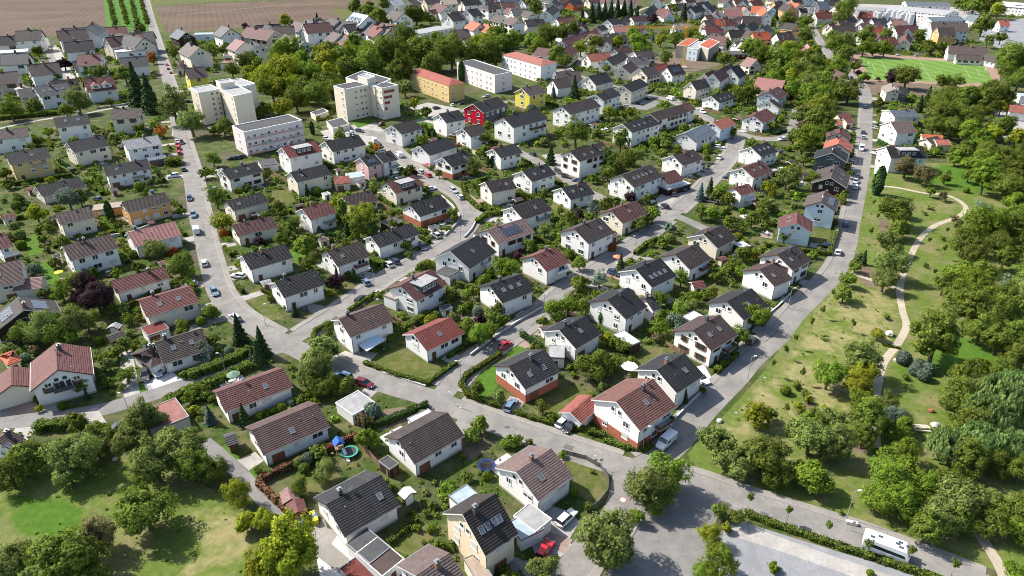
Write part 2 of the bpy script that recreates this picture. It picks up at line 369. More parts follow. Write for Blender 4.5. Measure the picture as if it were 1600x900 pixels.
def gable_roof(L, D, E, tan, hip, courses, mats):
    """two tiled slopes with stepped courses, verges and underside; x along the ridge, -y the front"""
    H = E + D / 2 * tan; a = MB(); sl = math.hypot(D / 2, D / 2 * tan); th = 0.16
    n = max(3, int(sl / 0.43)) if courses else 1
    def xl(q): return (-L / 2 + (D * 0.42) * q) if hip else -L / 2
    for sgn in (-1, 1):
        for i in range(n):
            q0, q1 = i / n, (i + 1) / n
            y0, y1 = sgn * D / 2 * (1 - q0), sgn * D / 2 * (1 - q1)
            z0, z1 = E + (H - E) * q0, E + (H - E) * q1
            lift = 0.085 if courses else 0.0
            p = [(xl(q0), y0, z0 + lift), (-xl(q0), y0, z0 + lift), (-xl(q1), y1, z1 + 0.004), (xl(q1), y1, z1 + 0.004)]
            if sgn > 0: p = [p[1], p[0], p[3], p[2]]
            a.poly(p)
            if courses:
                p = [(xl(q0), y0, z0), (-xl(q0), y0, z0), (-xl(q0), y0, z0 + lift), (xl(q0), y0, z0 + lift)]
                a.poly(p if sgn < 0 else p[::-1])
        p = [(-L / 2, sgn * D / 2, E - th), (L / 2, sgn * D / 2, E - th), (L / 2, sgn * D / 2, E), (-L / 2, sgn * D / 2, E)]
        a.poly(p if sgn < 0 else p[::-1], 1)
        p = [(-L / 2, sgn * D / 2, E - th), (-xl(1), 0, H - th), (L / 2, sgn * D / 2, E - th)] if False else [(-L / 2, sgn * D / 2, E - th), (xl(1), 0, H - th), (-xl(1), 0, H - th), (L / 2, sgn * D / 2, E - th)]
        a.poly(p if sgn < 0 else p[::-1], 1)
    if hip:
        for sx in (-1, 1):
            p = [(sx * L / 2, D / 2, E), (sx * L / 2, -D / 2, E), (-sx * xl(1) * -1 if sx < 0 else -xl(1), 0, H)]
            p = [(sx * L / 2, D / 2, E + 0.02), (sx * L / 2, -D / 2, E + 0.02), (xl(1) if sx < 0 else -xl(1), 0, H)]
            a.poly(p if sx < 0 else p[::-1]); 
            q = [(sx * L / 2, D / 2, E - th), (sx * L / 2, -D / 2, E - th), (sx * L / 2, -D / 2, E + 0.02), (sx * L / 2, D / 2, E + 0.02)]
            a.poly(q if sx < 0 else q[::-1], 1)
    else:
        for sx in (-1, 1):
            x = sx * L / 2
            for sgn in (-1, 1):
                p = [(x, sgn * D / 2, E - th - 0.06), (x, 0, H - th - 0.06), (x, 0, H + 0.03), (x, sgn * D / 2, E + 0.05)]
                a.poly(p, 1)
    me = a.mesh("roof", mats); return me, H
def ridge_mesh(L, H, mat):
    a = MB(); n = max(1, int(L / 0.5)); s = L / n
    for i in range(n):
        x0 = -L / 2 + i * s; x1 = x0 + s * 0.97
        a.poly([(x0, -0.17, H - 0.03), (x1, -0.17, H - 0.03), (x1, 0, H + 0.12), (x0, 0, H + 0.10)]); a.poly([(x0, 0, H + 0.10), (x1, 0, H + 0.12), (x1, 0.17, H - 0.03), (x0, 0.17, H - 0.03)])
    return a.mesh("ridge_cap", [mat])
HOUSES = []                                               # footprints: (cx, cy, angle, half length, half depth)
def wall_windows(root, length, E, face, rng, style, base=0.0, dense=1.0, skip=(), wide=1.35):
    """rows of windows on one wall; face: (function local x -> (x, y), rotation)"""
    ns = max(1, int((E + 0.5 - base) / 2.75)); off = max(0.0, E - 2.72 * ns)
    n = max(1, int(length / 3.1 * dense))
    fn, rz = face
    for s in range(ns):
        z = off + 2.72 * s + 0.95
        for i in range(n):
            if (s, i) in skip: continue
            if rng.random() < 0.13: continue
            x = -length / 2 + (i + 0.5) * length / n + rng.uniform(-0.25, 0.25)
            w = rng.choice([1.2, wide + .1, wide + .2, 2.2]); h = 1.4
            st = style if style == 'B' else rng.choice(['o', 'o', 's', 'o', 'S'])
            px, py = fn(x); put_window(root, px, py, z, rz, w, h, st)
def zoomf(u, v):                                          # the houses up the slope are larger ones
    return 1 + 0.8 * min(1, max(0, (240 - v) / 200)) * min(1, max(0, (1050 - u) / 400))
def house(u1, v1, u2, v2, rk, wk, opt):
    D, E, pitch, flags, nsky, nd, rep = 10.0, 4.5, 27.0, '', 0, 0, 1
    for t in opt:
        if t[0] == 'D': D = float(t[1:])
        elif t[0] == 'E': E = float(t[1:])
        elif t[0] == 'P': pitch = float(t[1:])
        elif t[0] == 'k': nsky = int(t[1:] or 2)
        elif t[0] == 'd': nd = int(t[1:] or 1)
        else: flags += t
    if v1 < 130 and 'f' not in flags and not any(t[0] == 'P' for t in opt):
        pitch = 42.0 if u1 > 1000 else 35.0
        if u1 < 1000: E *= 0.86
        elif v1 < 112 and 'N' not in flags: D *= 1.12
    E += (int(u1 * 7 + v1 * 3) % 23) * 0.006
    flat = 'f' in flags; hip = 'h' in flags; tan = 0.0 if flat else math.tan(R(pitch))
    um_, vm_ = (u1 + u2) / 2, (v1 + v2) / 2; H = (E if flat else E + D / 2 * tan) * zoomf(um_, vm_)
    a, b = P(u1, v1, H), P(u2, v2, H)
    d = b - a; KS = zoomf(um_, vm_); H /= KS; L = max(d.length, 2.0) / KS; c = (a + b) / 2; ang = math.atan2(d.y, d.x)
    if math.cos(ang) < -0.2 or (abs(math.cos(ang)) <= 0.2 and False): ang += math.pi
    # the front (-y) looks towards the drone
    fx, fy = math.sin(ang), -math.cos(ang)
    if fx * -c.x + fy * -c.y < 0: ang += math.pi
    um, vm = (u1 + u2) / 2, (v1 + v2) / 2
    rng = random.Random(int(u1 * 7 + v1 * 13 + u2))
    near = vm > 230; small = 'N' in flags
    nm = 'garage' if small and L > 4.5 and E > 2.3 else 'garden_shed' if small else 'house'
    root = link(nm, None, None, (c.x, c.y, 0), ang); root.scale = (KS, KS, KS)
    HOUSES.append((c.x, c.y, ang, L / 2 * KS, D / 2 * KS, small))
    feat = 'solar panels' if 'S' in flags else f"{'four' if nsky > 3 else 'two' if nsky > 1 else 'one'} skylight{'s' if nsky > 1 else ''}" if nsky else 'dormers' if nd else ''
    look = f"{WWORD[wk]} {nm.replace('_', ' ')} with {'flat ' if flat else ''}{RWORD[rk]} roof" + (f" and {feat}" if feat and len(RWORD[rk].split()) + len(WWORD[wk].split()) < 3 else "")
    tag(root, look, {'house': 'house', 'garage': 'garage', 'garden_shed': 'shed'}[nm], "houses of the town" if nm == 'house' else "garages and sheds", um, vm)
    oh = 0.12 if flat else (0.55 if near else 0.45); ov = 0.08 if flat else 0.45
    wl_, wd = L - 2 * ov, D - 2 * oh
    wt = E + (oh * tan if not flat else 0) - (0.2 if not flat else 0.25)
    m = MB()
    if flat: m.box(-wl_/2, -wd/2, 0, wl_/2, wd/2, wt)
    elif hip: m.box(-wl_/2, -wd/2, 0, wl_/2, wd/2, E + 0.02)
    else:
        ph = H - 0.2 
        m.prism([(-wd/2, 0), (-wd/2, wt), (0, ph), (wd/2, wt), (wd/2, 0)], -wl_/2, wl_/2, 0, axis='x')
    wallm = wm(wk); front_m = wallm
    if rk == 'k' and wk == 'r': wallm = wm('r')
    m.build("wall", [wallm], root)
    if not small and E > 2.9:
        bm = REDBRICK if 'B' in flags else PLINTH; bh = 2.1 if 'B' in flags else 0.45
        pm = MB(); pm.box(-wl_/2 - 0.03, -wd/2 - 0.03, 0, wl_/2 + 0.03, wd/2 + 0.03, bh); pm.build("plinth", [bm], root)
    if 'Z' in flags: zm = MB(); zm.box(-wl_/2 + .02, -wd/2 - .035, .46, wl_/2 - .02, -wd/2 + .01, wt - .05); zm.build("front_cladding", [wm('g')], root)
    vmat = VERGE if rng.random() < 0.55 else VERGEB
    if flat:
        rmesh = MB(); t = 0.14
        rmesh.poly([(-L/2, -D/2, E), (L/2, -D/2, E), (L/2, D/2, E), (-L/2, D/2, E)])
        for x0, y0, x1, y1 in ((-L/2, -D/2, L/2, -D/2 + t), (-L/2, D/2 - t, L/2, D/2), (-L/2, -D/2 + t, -L/2 + t, D/2 - t), (L/2 - t, -D/2 + t, L/2, D/2 - t)):
            rmesh.box(x0, y0, E - 0.28, x1, y1, E + 0.10, 1)
        roof = rmesh.build("roof", [frm(rk), (VERGE if (not small or wk == 'w' and rng.random() < .5) else METAL) if rk != 'w' else METAL], root)
    else:
        me, H = gable_roof(L, D, E, tan, hip, near or (vm > 120 and not small), [rm(rk), vmat]); roof = link("roof", me, root)
        if not hip and not small: link("ridge_cap", ridge_mesh(L, H, rm(rk)), roof)
        for sgn in (-1,) if not near else (-1, 1):
            if small: break
            g = MB(); g.tube([(-L/2, sgn * (D/2 + 0.07), E - 0.02), (L/2, sgn * (D/2 + 0.07), E - 0.02)], 0.075, 5); g.build("gutter", [METAL], roof)
        if near and not small and sgn:
            g = MB(); g.tube([(-wl_/2 + 0.15, -wd/2 - 0.06, 0.1), (-wl_/2 + 0.15, -wd/2 - 0.06, wt)], 0.05, 5); g.build("downpipe", [METAL], root)
        slope = math.atan(tan)
        def onroof(name, me, x, q, sgn, dz=0.06, child=None):
            y = sgn * D / 2 * (1 - q); z = E + (H - E) * q + dz
            o = link(name, me, root, (x, y, z)); o.rotation_euler = (slope, 0, 0) if sgn < 0 else (slope, 0, math.pi)
            return o
        if not small:
            if rng.random() < 0.8 or 'c' in flags:
                link("chimney", CHIMS[rng.random() < 0.4], roof, (rng.uniform(-0.32, 0.32) * L, rng.choice([-0.6, 0.5, 0.8]), H - 0.1))
            for i in range(2 if near else 0): link("vent_pipe", VENT, roof, (rng.uniform(-0.4, 0.4) * L, -D * rng.uniform(0.1, 0.3), H - D * 0.2 * tan))
            if near and rng.random() < 0.5: link("satellite_dish", DISH, roof, (rng.uniform(-0.3, 0.3) * L, 0.1, H + 0.75), rng.uniform(-0.6, 0.6))
            qs = rng.choice([0.42, 0.5, 0.56])
            for i in range(nsky):
                x = (-0.36 + 0.72 * (i + 0.5) / nsky) * L + rng.uniform(-0.2, 0.2); o = onroof("skylight", SKY_M[0], x, qs, -1); link("pane", SKY_M[1], o)
            if not nsky and near and rng.random() < 0.6:
                o = onroof("skylight", SKY_M[0], rng.uniform(-0.3, 0.3) * L, 0.5, -1); link("pane", SKY_M[1], o)
            if 'S' in flags or 'T' in flags:
                sides = [-1] if 'S' in flags else [-1, 1]
                nx = max(2, int(min(L - 2, 8) / 1.75)); ny = 3 if D > 10 else 2
                for sgn in sides:
                    for i in range(nx):
                        for j in range(ny): onroof("solar_panel", PAN_M, (i - (nx - 1) / 2) * 1.74, 0.36 + j * 1.05 / math.hypot(D/2, D/2*tan) , sgn, 0.12)
            for i in range(nd):
                x = (i - (nd - 1) / 2) * L / nd * 0.75; dm = MB(); w = 1.5
                zb = E + (H - E) * 0.18; yb = -D / 2 * 0.82; zt = E + (H - E) * 0.78; yr = -D / 2 * 0.22
                dm.poly([(x - w, yb, zb), (x + w, yb, zb), (x + w, yb, zb + 1.2), (x, yb, zb + 2.0), (x - w, yb, zb + 1.2)])
                dm.poly([(x - w - .2, yb - .25, zb + 1.08), (x, yb - .25, zb + 2.1), (x, yr, zb + 2.1), (x - w - .2, yr, zb + 1.08)], 1)
                dm.poly([(x, yb - .25, zb + 2.1), (x + w + .2, yb - .25, zb + 1.08), (x + w + .2, yr, zb + 1.08), (x, yr, zb + 2.1)], 1)
                dm.poly([(x - w, yb, zb), (x - w, yb, zb + 1.2), (x - w, yr, zb + 1.2)]); dm.poly([(x + w, yb, zb + 1.2), (x + w, yb, zb), (x + w, yr, zb + 1.2)])
                o = dm.build("dormer", [wm(wk), rm(rk)], root); fm, pm = win_mesh(1.2, 1.0, 'o'); q = link("window", fm, o, (x, yb - 0.03, zb + 0.15))
                link("glazing", pm, o, (x, yb - 0.03, zb + 0.15))
            if 'X' in flags:                              # box dormer with a flat top
                dm = MB(); zb = E + (H - E) * 0.22; yb = -D / 2 * 0.78; w = L * 0.24
                dm.box(-w, yb, zb, w, -0.3, H - 0.25, 0); dm.box(-w - 0.25, yb - 0.3, H - 0.25, w + 0.25, 0.2, H - 0.1, 1)
                o = dm.build("dormer", [plain("dormer_cladding", (0.05, 0.05, 0.055), 0.7), frm('l')], root)
                for i in (-1, 0, 1): fm, pm = win_mesh(1.3, 1.1, 'o'); link("window", fm, o, (i * w * 0.6, yb - 0.02, zb + 0.35)); link("glazing", pm, o, (i * w * 0.6, yb - 0.02, zb + 0.35))
    if small:
        if nm == 'garage': put_door(root, -wl_ * 0.2, -wd/2 - 0.02, 0, 0, 2.3, 2.0, rng.choice(['garage_door', 'garage_door_white']))
        else: put_door(root, 0, -wd/2 - 0.02, 0, 0, 0.9, min(1.8, E - 0.4))
        return root
    style = 'B' if rng.random() < 0.12 else 'o'
    eh = wt
    wall_windows(root, wl_ - 0.6, eh, (lambda x: (x, -wd/2 - 0.01), 0.0), rng, style, skip=((0, 0),) if E > 3.2 else ())
    if near and E > 3.2:
        if rng.random() < 0.45: put_door(root, -wl_/2 + 0.3 + (wl_ - .6) / max(1, int((wl_ - .6) / 3.1)) / 2, -wd/2 - 0.02, 0, 0, 2.4, 2.05, rng.choice(['garage_door', 'garage_door_white']))
        else: put_door(root, -wl_/2 + 0.3 + (wl_ - .6) / max(1, int((wl_ - .6) / 3.1)) / 2, -wd/2 - 0.02, 0.05, 0)
    for sx in (-1, 1):
        # only gables that can look towards the drone get windows
        nx_, ny_ = sx * math.cos(ang), sx * math.sin(ang)
        if nx_ * -c.x + ny_ * -c.y < -0.3 * math.hypot(c.x, c.y): continue
        x0 = sx * (wl_/2 + 0.01)
        wall_windows(root, wd - 0.5, eh, ((lambda y, x0=x0: (x0, y)), sx * math.pi / 2), rng, style, dense=0.72)
        if not flat and not hip and H - eh > 1.9: put_window(root, x0, rng.uniform(-0.2, 0.2) - 0.7, eh + 0.15, sx * math.pi / 2, 1.0, 1.1, 'o'); put_window(root, x0, 0.9, eh + 0.15, sx * math.pi / 2, 1.0, 1.1, 'o')
    if 'Y' in flags:                                      # balcony on the gable that looks down to the lane
        sx = 1 if (math.cos(ang) * -c.x + math.sin(ang) * -c.y) > 0 else -1; x0 = sx * wl_ / 2; x1 = x0 + sx * 1.3
        bb = MB(); bb.box(min(x0, x1) + .02 * (sx > 0), -1.9, 3.0, max(x0, x1), 1.9, 3.16); o = bb.build("balcony", [CONC], root); rr = MB(); rr.box(min(x1, x1 - sx * .06), -1.9, 3.2, max(x1, x1 - sx * .06), 1.9, 4.1); rr.build("railing", [SLATE], o)
        for y in (-1.0, .2, 1.2): put_window(root, x0 + sx * .02, y, 3.3, sx * math.pi / 2, 1.1, 1.9, 'o')
        for y in (-2.6, 2.6): put_window(root, x0 + sx * .02, y, 4.3, sx * math.pi / 2, 1.3, 1.0, 'o')
    if 'b' in flags or (near and E > 4.2 and rng.random() < 0.35):
        x = wl_ * 0.2; bl = 4.0 if 'b' not in flags else wl_ * 0.45; zb = max(2.4, eh - 2.75)
        bb = MB(); bb.box(x - bl/2, -wd/2 - 1.3, zb, x + bl/2, -wd/2 - 0.03, zb + 0.16); o = bb.build("balcony", [CONC], root)
        rr = MB(); rr.box(x - bl/2, -wd/2 - 1.3, zb + 0.2, x + bl/2, -wd/2 - 1.24, zb + 1.05); rr.box(x - bl/2, -wd/2 - 1.23, zb + 0.2, x - bl/2 + 0.06, -wd/2 - 0.03, zb + 1.05); rr.box(x + bl/2 - 0.06, -wd/2 - 1.23, zb + 0.2, x + bl/2, -wd/2 - 0.03, zb + 1.05)
        rr.build("railing", [rng.choice([FRAME, FRAMEB, METAL])], o)
    return root

# ---------------------------------------------------------------- apartment blocks from the four corners of their roofs
def block(root, A, B, C, H, wallk, roofk, rows, colsL, colsR, hip=False, name="wing", parapet=0.35, wmat=None, base_dark=False, side=None):
    """one wing: roof corners A (left), B (nearest), C (right) in the photo at height H"""
    a, b, c = P(*A, H), P(*B, H), P(*C, H); d = a + c - b
    m = MB(); q = [a, b, c, d]
    wmt = wmat or wm(wallk)
    for i in range(4):
        p, r = q[i], q[(i + 1) % 4]
        m.poly([(p.x, p.y, 0), (r.x, r.y, 0), (r.x, r.y, H), (p.x, p.y, H)], 1 if (side and i == 1) else 0)
    wing = m.build(name, [wmt, side or wmt], root)
    cen = (a + c) / 2; rb = MB()
    if hip:
        ab = (a - b); bc = (c - b); Lh, Dh = ab.length, bc.length
        ctr = cen + Vector((0, 0, 2.0)); axis = ab.normalized(); e1 = ctr + axis * (Lh / 2 - Dh * 0.42); e2 = ctr - axis * (Lh / 2 - Dh * 0.42)
        out = [p + (p - cen).normalized() * 0.7 for p in q]; oa, ob, oc, od = out
        rb.poly([oa, ob, e2, e1]); rb.poly([ob, oc, e2]); rb.poly([oc, od, e1, e2]); rb.poly([od, oa, e1]); rb.poly([od, oc, ob, oa])
        rb.build("roof", [rm(roofk)], root)
    else:
        rb.poly([p - Vector((0, 0, 0.0)) + Vector((0, 0, 0.02)) for p in q])
        for i in range(4):
            p, r = q[i], q[(i + 1) % 4]; e = (r - p).normalized(); n = Vector((-e.y, e.x, 0)); n = n if n.dot(cen - p) > 0 else -n
            k = [p - n * 0.08, r - n * 0.08, r + n * 0.3, p + n * 0.3]
            z0, z1 = Vector((0, 0, -0.25)), Vector((0, 0, parapet))
            rb.poly([x + z1 for x in k], 1); rb.poly([k[0] + z0, k[1] + z0, k[1] + z1, k[0] + z1], 1); rb.poly([k[3] + z1, k[2] + z1, k[2], k[3]], 1)
        rb.build("roof", [frm(roofk), VERGE], root)
    rng = random.Random(int(A[0] * 31 + B[1]))
    for (p, r, cols) in ((a, b, colsL), (b, c, colsR)):
        e = (r - p); Lf = e.length; e.normalize(); rz = math.atan2(e.y, e.x)
        for j in range(rows):
            z = 0.9 + j * (H - 0.4) / rows
            for cx in cols:
                x = p + e * (cx * Lf); n = Vector((e.y, -e.x, 0))
                put_window(root, x.x + n.x * 0.02, x.y + n.y * 0.02, z, rz, 1.3 if isinstance(cx, float) else 1.0, 1.25, rng.choice(['o', 'o', 's']))
    return a, b, c, d
# ---------------------------------------------------------------- plants
def leaf_mesh(name, pts, nrm, size, mat, elong=1.0, droop=False, jit=0.9, seed=0):
    """one small quad per leaf clump: pts (n,3), nrm (n,3), size (n,)"""
    r = np.random.RandomState(seed); n = len(pts)
    d = nrm + r.normal(0, jit, (n, 3)); d /= np.linalg.norm(d, axis=1)[:, None] + 1e-9
    t = r.normal(0, 1, (n, 3)); 
    if droop: t = np.tile(np.array([0, 0, 1.0]), (n, 1)) + r.normal(0, .12, (n, 3))
    a = np.cross(d, t); a /= np.linalg.norm(a, axis=1)[:, None] + 1e-9
    b = np.cross(a, d)
    if droop: b = t / np.linalg.norm(t, axis=1)[:, None]
    a = a * size[:, None] * 0.5; b = b * size[:, None] * 0.5 * elong
    v = np.empty((n, 4, 3)); k = 0.35 * d * size[:, None] * 0.5
    v[:, 0] = pts - a - b * 0.7 - k; v[:, 1] = pts + a * 0.8 - b + k * .3; v[:, 2] = pts + a + b * 0.8 - k; v[:, 3] = pts - a * 0.7 + b + k * .5
    me = bpy.data.meshes.new(name); me.vertices.add(n * 4); me.loops.add(n * 4); me.polygons.add(n)
    me.vertices.foreach_set("co", v.reshape(-1)); idx = np.arange(n * 4, dtype=np.int32)
    me.loops.foreach_set("vertex_index", idx); me.polygons.foreach_set("loop_start", np.arange(0, n * 4, 4, dtype=np.int32))
    try: me.polygons.foreach_set("loop_total", np.full(n, 4, dtype=np.int32))
    except Exception: pass
    at = me.attributes.new("tone", 'FLOAT', 'POINT'); at.data.foreach_set("value", np.repeat(r.rand(n).astype(np.float32), 4))
    me.materials.append(mat); me.update(calc_edges=True); return me
def crown_points(seed, clumps, per, hz=1.0, flat=0.55, cr=(0.2, 0.36), lsize=0.075, lobes=5):
    """leaf clumps carried by the limb ends of a few big lobes, open between them"""
    r = np.random.RandomState(seed); P_, Nn, S = [], [], []
    lob = []
    for i in range(lobes):
        a = 2 * math.pi * (i + r.rand() * 0.6) / lobes; rr = 0.42 + 0.22 * r.rand(); zz = r.uniform(-0.35, 0.45)
        lob.append((np.array([rr * math.cos(a), rr * math.sin(a), zz * hz]), r.uniform(0.40, 0.56)))
    lob.append((np.array([r.uniform(-.15, .15), r.uniform(-.15, .15), 0.42 * hz]), 0.55)); lob.append((np.zeros(3), 0.62))
    for c in range(clumps):
        L, lr = lob[r.randint(len(lob))]
        d = r.normal(0, 1, 3); d /= np.linalg.norm(d)
        if d[2] < -0.2: d[2] *= flat
        cen = L + d * lr * (0.72 + 0.28 * r.rand()) * np.array([1, 1, hz])
        if np.hypot(cen[0], cen[1]) > 1.0: cen[:2] /= np.hypot(cen[0], cen[1])
        rad = r.uniform(*cr)
        dd = r.normal(0, 1, (per, 3)); dd /= np.linalg.norm(dd, axis=1)[:, None]; dd[:, 2] = np.where(dd[:, 2] < 0, dd[:, 2] * 0.6, dd[:, 2])
        P_.append(cen + dd * rad * r.uniform(0.55, 1.0, (per, 1))); Nn.append(dd * 0.85 + d * 0.45 + cen * 0.5 + np.array([0, 0, 0.45])); S.append(lsize * r.uniform(0.7, 1.35, per))
    return np.concatenate(P_), np.concatenate(Nn), np.concatenate(S)
BARK = plain("bark", (0.10, 0.075, 0.055), 0.95, var=0.3, nscale=4); BARKP = plain("bark_pale", (0.36, 0.34, 0.30), 0.9, var=0.3, nscale=6)
def trunk_mesh(seed, zc, hz, limbs=6, mat=BARK, th=0.075):
    """tapered trunk from the ground to the crown's middle, limbs out into the lobes (crown centre is at z = zc)"""
    r = random.Random(seed); a = MB(); top = zc + 0.35 * hz
    a.tube([(0, 0, -0.03), (0.02, 0.01, zc * 0.45), (0.03, -0.02, zc), (0.0, 0.03, top)], [th * 1.35, th, th * 0.7, th * 0.22], 7)
    for i in range(limbs):
        t = 2 * math.pi * (i + r.random() * 0.5) / limbs; z0 = zc * r.uniform(0.6, 1.0); l = r.uniform(0.5, 0.75)
        a.tube([(0.02, 0, z0), (math.cos(t) * l * 0.5, math.sin(t) * l * 0.5, z0 + 0.22), (math.cos(t) * l, math.sin(t) * l, z0 + 0.5 * hz)], [th * 0.45, th * 0.3, th * 0.1], 5)
    return a.mesh("trunk", [mat])
LEAF = {
 'd': leaf_mat("leaf_green", (0.064, 0.095, 0.016), (0.209, 0.246, 0.035)),
 'v': leaf_mat("leaf_olive", (0.094, 0.128, 0.030), (0.262, 0.302, 0.076)),
 'l': leaf_mat("leaf_light", (0.078, 0.130, 0.013), (0.244, 0.310, 0.034)),
 'y': leaf_mat("leaf_yellow_green", (0.117, 0.147, 0.010), (0.343, 0.338, 0.028)),
 'f': leaf_mat("leaf_fading", (0.096, 0.084, 0.036), (0.240, 0.198, 0.090)),
 'p': leaf_mat("leaf_purple", (0.024, 0.013, 0.018), (0.072, 0.040, 0.048)),
 'o': leaf_mat("leaf_autumn", (0.22, 0.045, 0.012), (0.42, 0.14, 0.035)),
 'b': leaf_mat("leaf_silver", (0.086, 0.121, 0.083), (0.230, 0.293, 0.209)),
 'z': leaf_mat("twigs_rust", (0.12, 0.05, 0.03), (0.26, 0.12, 0.07), 0.05),
 'c': leaf_mat("needle_dark", (0.018, 0.038, 0.013), (0.071, 0.100, 0.031), 0.1),
 's': leaf_mat("needle_blue", (0.036, 0.066, 0.058), (0.126, 0.180, 0.156), 0.1),
 'k': leaf_mat("needle_green", (0.023, 0.050, 0.013), (0.077, 0.125, 0.032), 0.1),
 'w': leaf_mat("leaf_willow", (0.104, 0.164, 0.046), (0.330, 0.427, 0.140))}
VAR = {}
TREE_ZC = {0: 1.02, 1: 1.10, 2: 0.90, 3: 1.0, 4: 1.30, 5: 0.84}
def broad_variant(i, kind, hi):
    k = ('broad', i, kind, hi)
    if k not in VAR:
        hz = [1.0, 1.12, 0.88, 1.0, 1.38, 0.80][i]
        pts = crown_points(100 + i * 7, 150 if hi == 2 else 90 if hi else 46, 52 if hi == 2 else 34 if hi else 20, hz, cr=(0.16, 0.28) if hi == 2 else (0.18, 0.32), lsize=(0.062 if hi == 2 else 0.095 if hi else 0.16) * [1, .82, 1.2, .92, 1.05, 1.3][i], lobes=[5, 7, 4, 8, 6, 3][i])
        core = leaf_mesh("crown", *pts, LEAF[kind], jit=0.5, seed=i)
        VAR[k] = (core, trunk_mesh(i, TREE_ZC[i], hz), TREE_ZC[i], hz)
    return VAR[k]
def cone_variant(i, kind, hi, ratio):
    k = ('cone', i, kind, hi, ratio)
    if k not in VAR:
        r = np.random.RandomState(40 + i); n = 3600 if hi else 1100; nb = 26 if hi else 15
        z = 1 - np.sqrt(r.rand(n)); lay = np.floor(z * nb) / nb; q = (z - lay) * nb
        rad = (1 - lay) * (0.30 + 0.70 * np.sqrt(r.rand(n))) * (1.0 - 0.30 * q); t = r.rand(n) * 2 * np.pi
        rad *= 0.80 + 0.20 * np.cos(np.round(t * 9 / (2 * np.pi)) * 2.4 + lay * 40)
        pts = np.stack([rad * np.cos(t), rad * np.sin(t), 0.05 * ratio + (lay + q / nb * 0.7) * ratio - rad * 0.16], 1)
        nn = np.stack([np.cos(t), np.sin(t), np.full(n, 0.9)], 1)
        me = leaf_mesh("crown", pts, nn, (0.11 if hi else 0.19) * r.uniform(.7, 1.3, n), LEAF[kind], elong=1.5, jit=0.45, seed=i)
        a = MB(); a.tube([(0, 0, -0.03), (0, 0, ratio * 0.5), (0, 0, ratio * 0.97)], [0.085, 0.055, 0.01], 6)
        VAR[k] = (me, a.mesh("trunk", [BARK]))
    return VAR[k]
def column_variant(i, kind):
    k = ('col', i, kind)
    if k not in VAR:
        r = np.random.RandomState(70 + i); n = 1400; z = r.rand(n); prof = np.sin(np.pi * np.clip(z * 0.86 + 0.1, 0, 1)) ** 0.65; t = r.rand(n) * 2 * np.pi
        rad = prof * r.uniform(.72, 1.0, n) * (1 + 0.12 * np.sin(3 * t + 9 * z)); pts = np.stack([rad * np.cos(t), rad * np.sin(t), z * 5.0], 1)
        me = leaf_mesh("crown", pts, np.stack([np.cos(t), np.sin(t), np.full(n, .6)], 1), 0.30 * r.uniform(.7, 1.3, n), LEAF[kind], elong=1.7, jit=0.4, seed=i)
        a = MB(); a.tube([(0, 0, -0.1), (0, 0, 3.6)], [0.16, 0.05], 6); VAR[k] = (me, a.mesh("trunk", [BARK]))
    return VAR[k]
def willow_variant(i):
    k = ('wil', i)
    if k not in VAR:
        r = np.random.RandomState(90 + i); P_, Nn, S = [], [], []
        for c in range(150):
            t = r.rand() * 2 * np.pi; rr = 0.95 * math.sqrt(r.rand()); top = 0.72 * math.sqrt(max(0, 1 - rr * rr * 0.9)) + r.uniform(-.12, .1); ln = r.uniform(.35, .95)
            n = 30; q = np.sort(r.rand(n)); bend = 1 + 0.12 * q
            P_.append(np.stack([rr * bend * math.cos(t) + r.normal(0, .04, n), rr * bend * math.sin(t) + r.normal(0, .04, n), top - q * ln], 1))
            Nn.append(np.tile(np.array([math.cos(t), math.sin(t), .3]), (n, 1))); S.append(np.full(n, .055) * r.uniform(.7, 1.4, n))
        me = leaf_mesh("crown", np.concatenate(P_), np.concatenate(Nn), np.concatenate(S), LEAF['w'], elong=3.0, droop=True, jit=.5, seed=i)
        VAR[k] = (me, trunk_mesh(50 + i, 1.0, 1.0, 7), 1.0, 1.0)
    return VAR[k]
def shrub_variant(i, kind, hi):
    k = ('shr', i, kind, hi)
    if k not in VAR:
        pts = crown_points(300 + i, 26 if hi else 14, 26 if hi else 15, [0.85, 0.7, 1.05][i], flat=1.0, cr=(.24, .4), lsize=0.17 if hi else 0.26, lobes=3 + i)
        p = pts[0].copy(); p[:, 2] = np.maximum(p[:, 2], -0.75 + 0.1 * NR.rand(len(p))); VAR[k] = leaf_mesh("shrub", p, pts[1], pts[2], LEAF[kind], jit=0.5, seed=i)
    return VAR[k]
def ball_variant(kind):
    k = ('ball', kind)
    if k not in VAR:
        r = np.random.RandomState(5); n = 1500; d = r.normal(0, 1, (n, 3)); d /= np.linalg.norm(d, axis=1)[:, None]
        rad = r.uniform(.82, 1.0, n); pts = d * rad[:, None]; pts[:, 2] = np.maximum(pts[:, 2] * 0.95, -.85)
        VAR[k] = leaf_mesh("shrub", pts, d, .16 * r.uniform(.7, 1.3, n), LEAF[kind], jit=.45, seed=3)
    return VAR[k]
KWORD = {'d': 'green', 'v': 'olive green', 'l': 'light green', 'y': 'yellow-green', 'f': 'fading tan', 'p': 'purple-leaved', 'o': 'orange-red', 'b': 'silvery', 'c': 'dark', 's': 'blue-grey', 'k': 'slim dark', 'w': 'weeping'}
PLANTS = []                                               # (x, y, radius): keeps later planting clear
TREES = {}
def sizeword(r): return 'large' if r > 4.6 else 'tall' if r > 3.4 else 'medium' if r > 2.3 else 'small'
BIG = [0]; WOOD = []
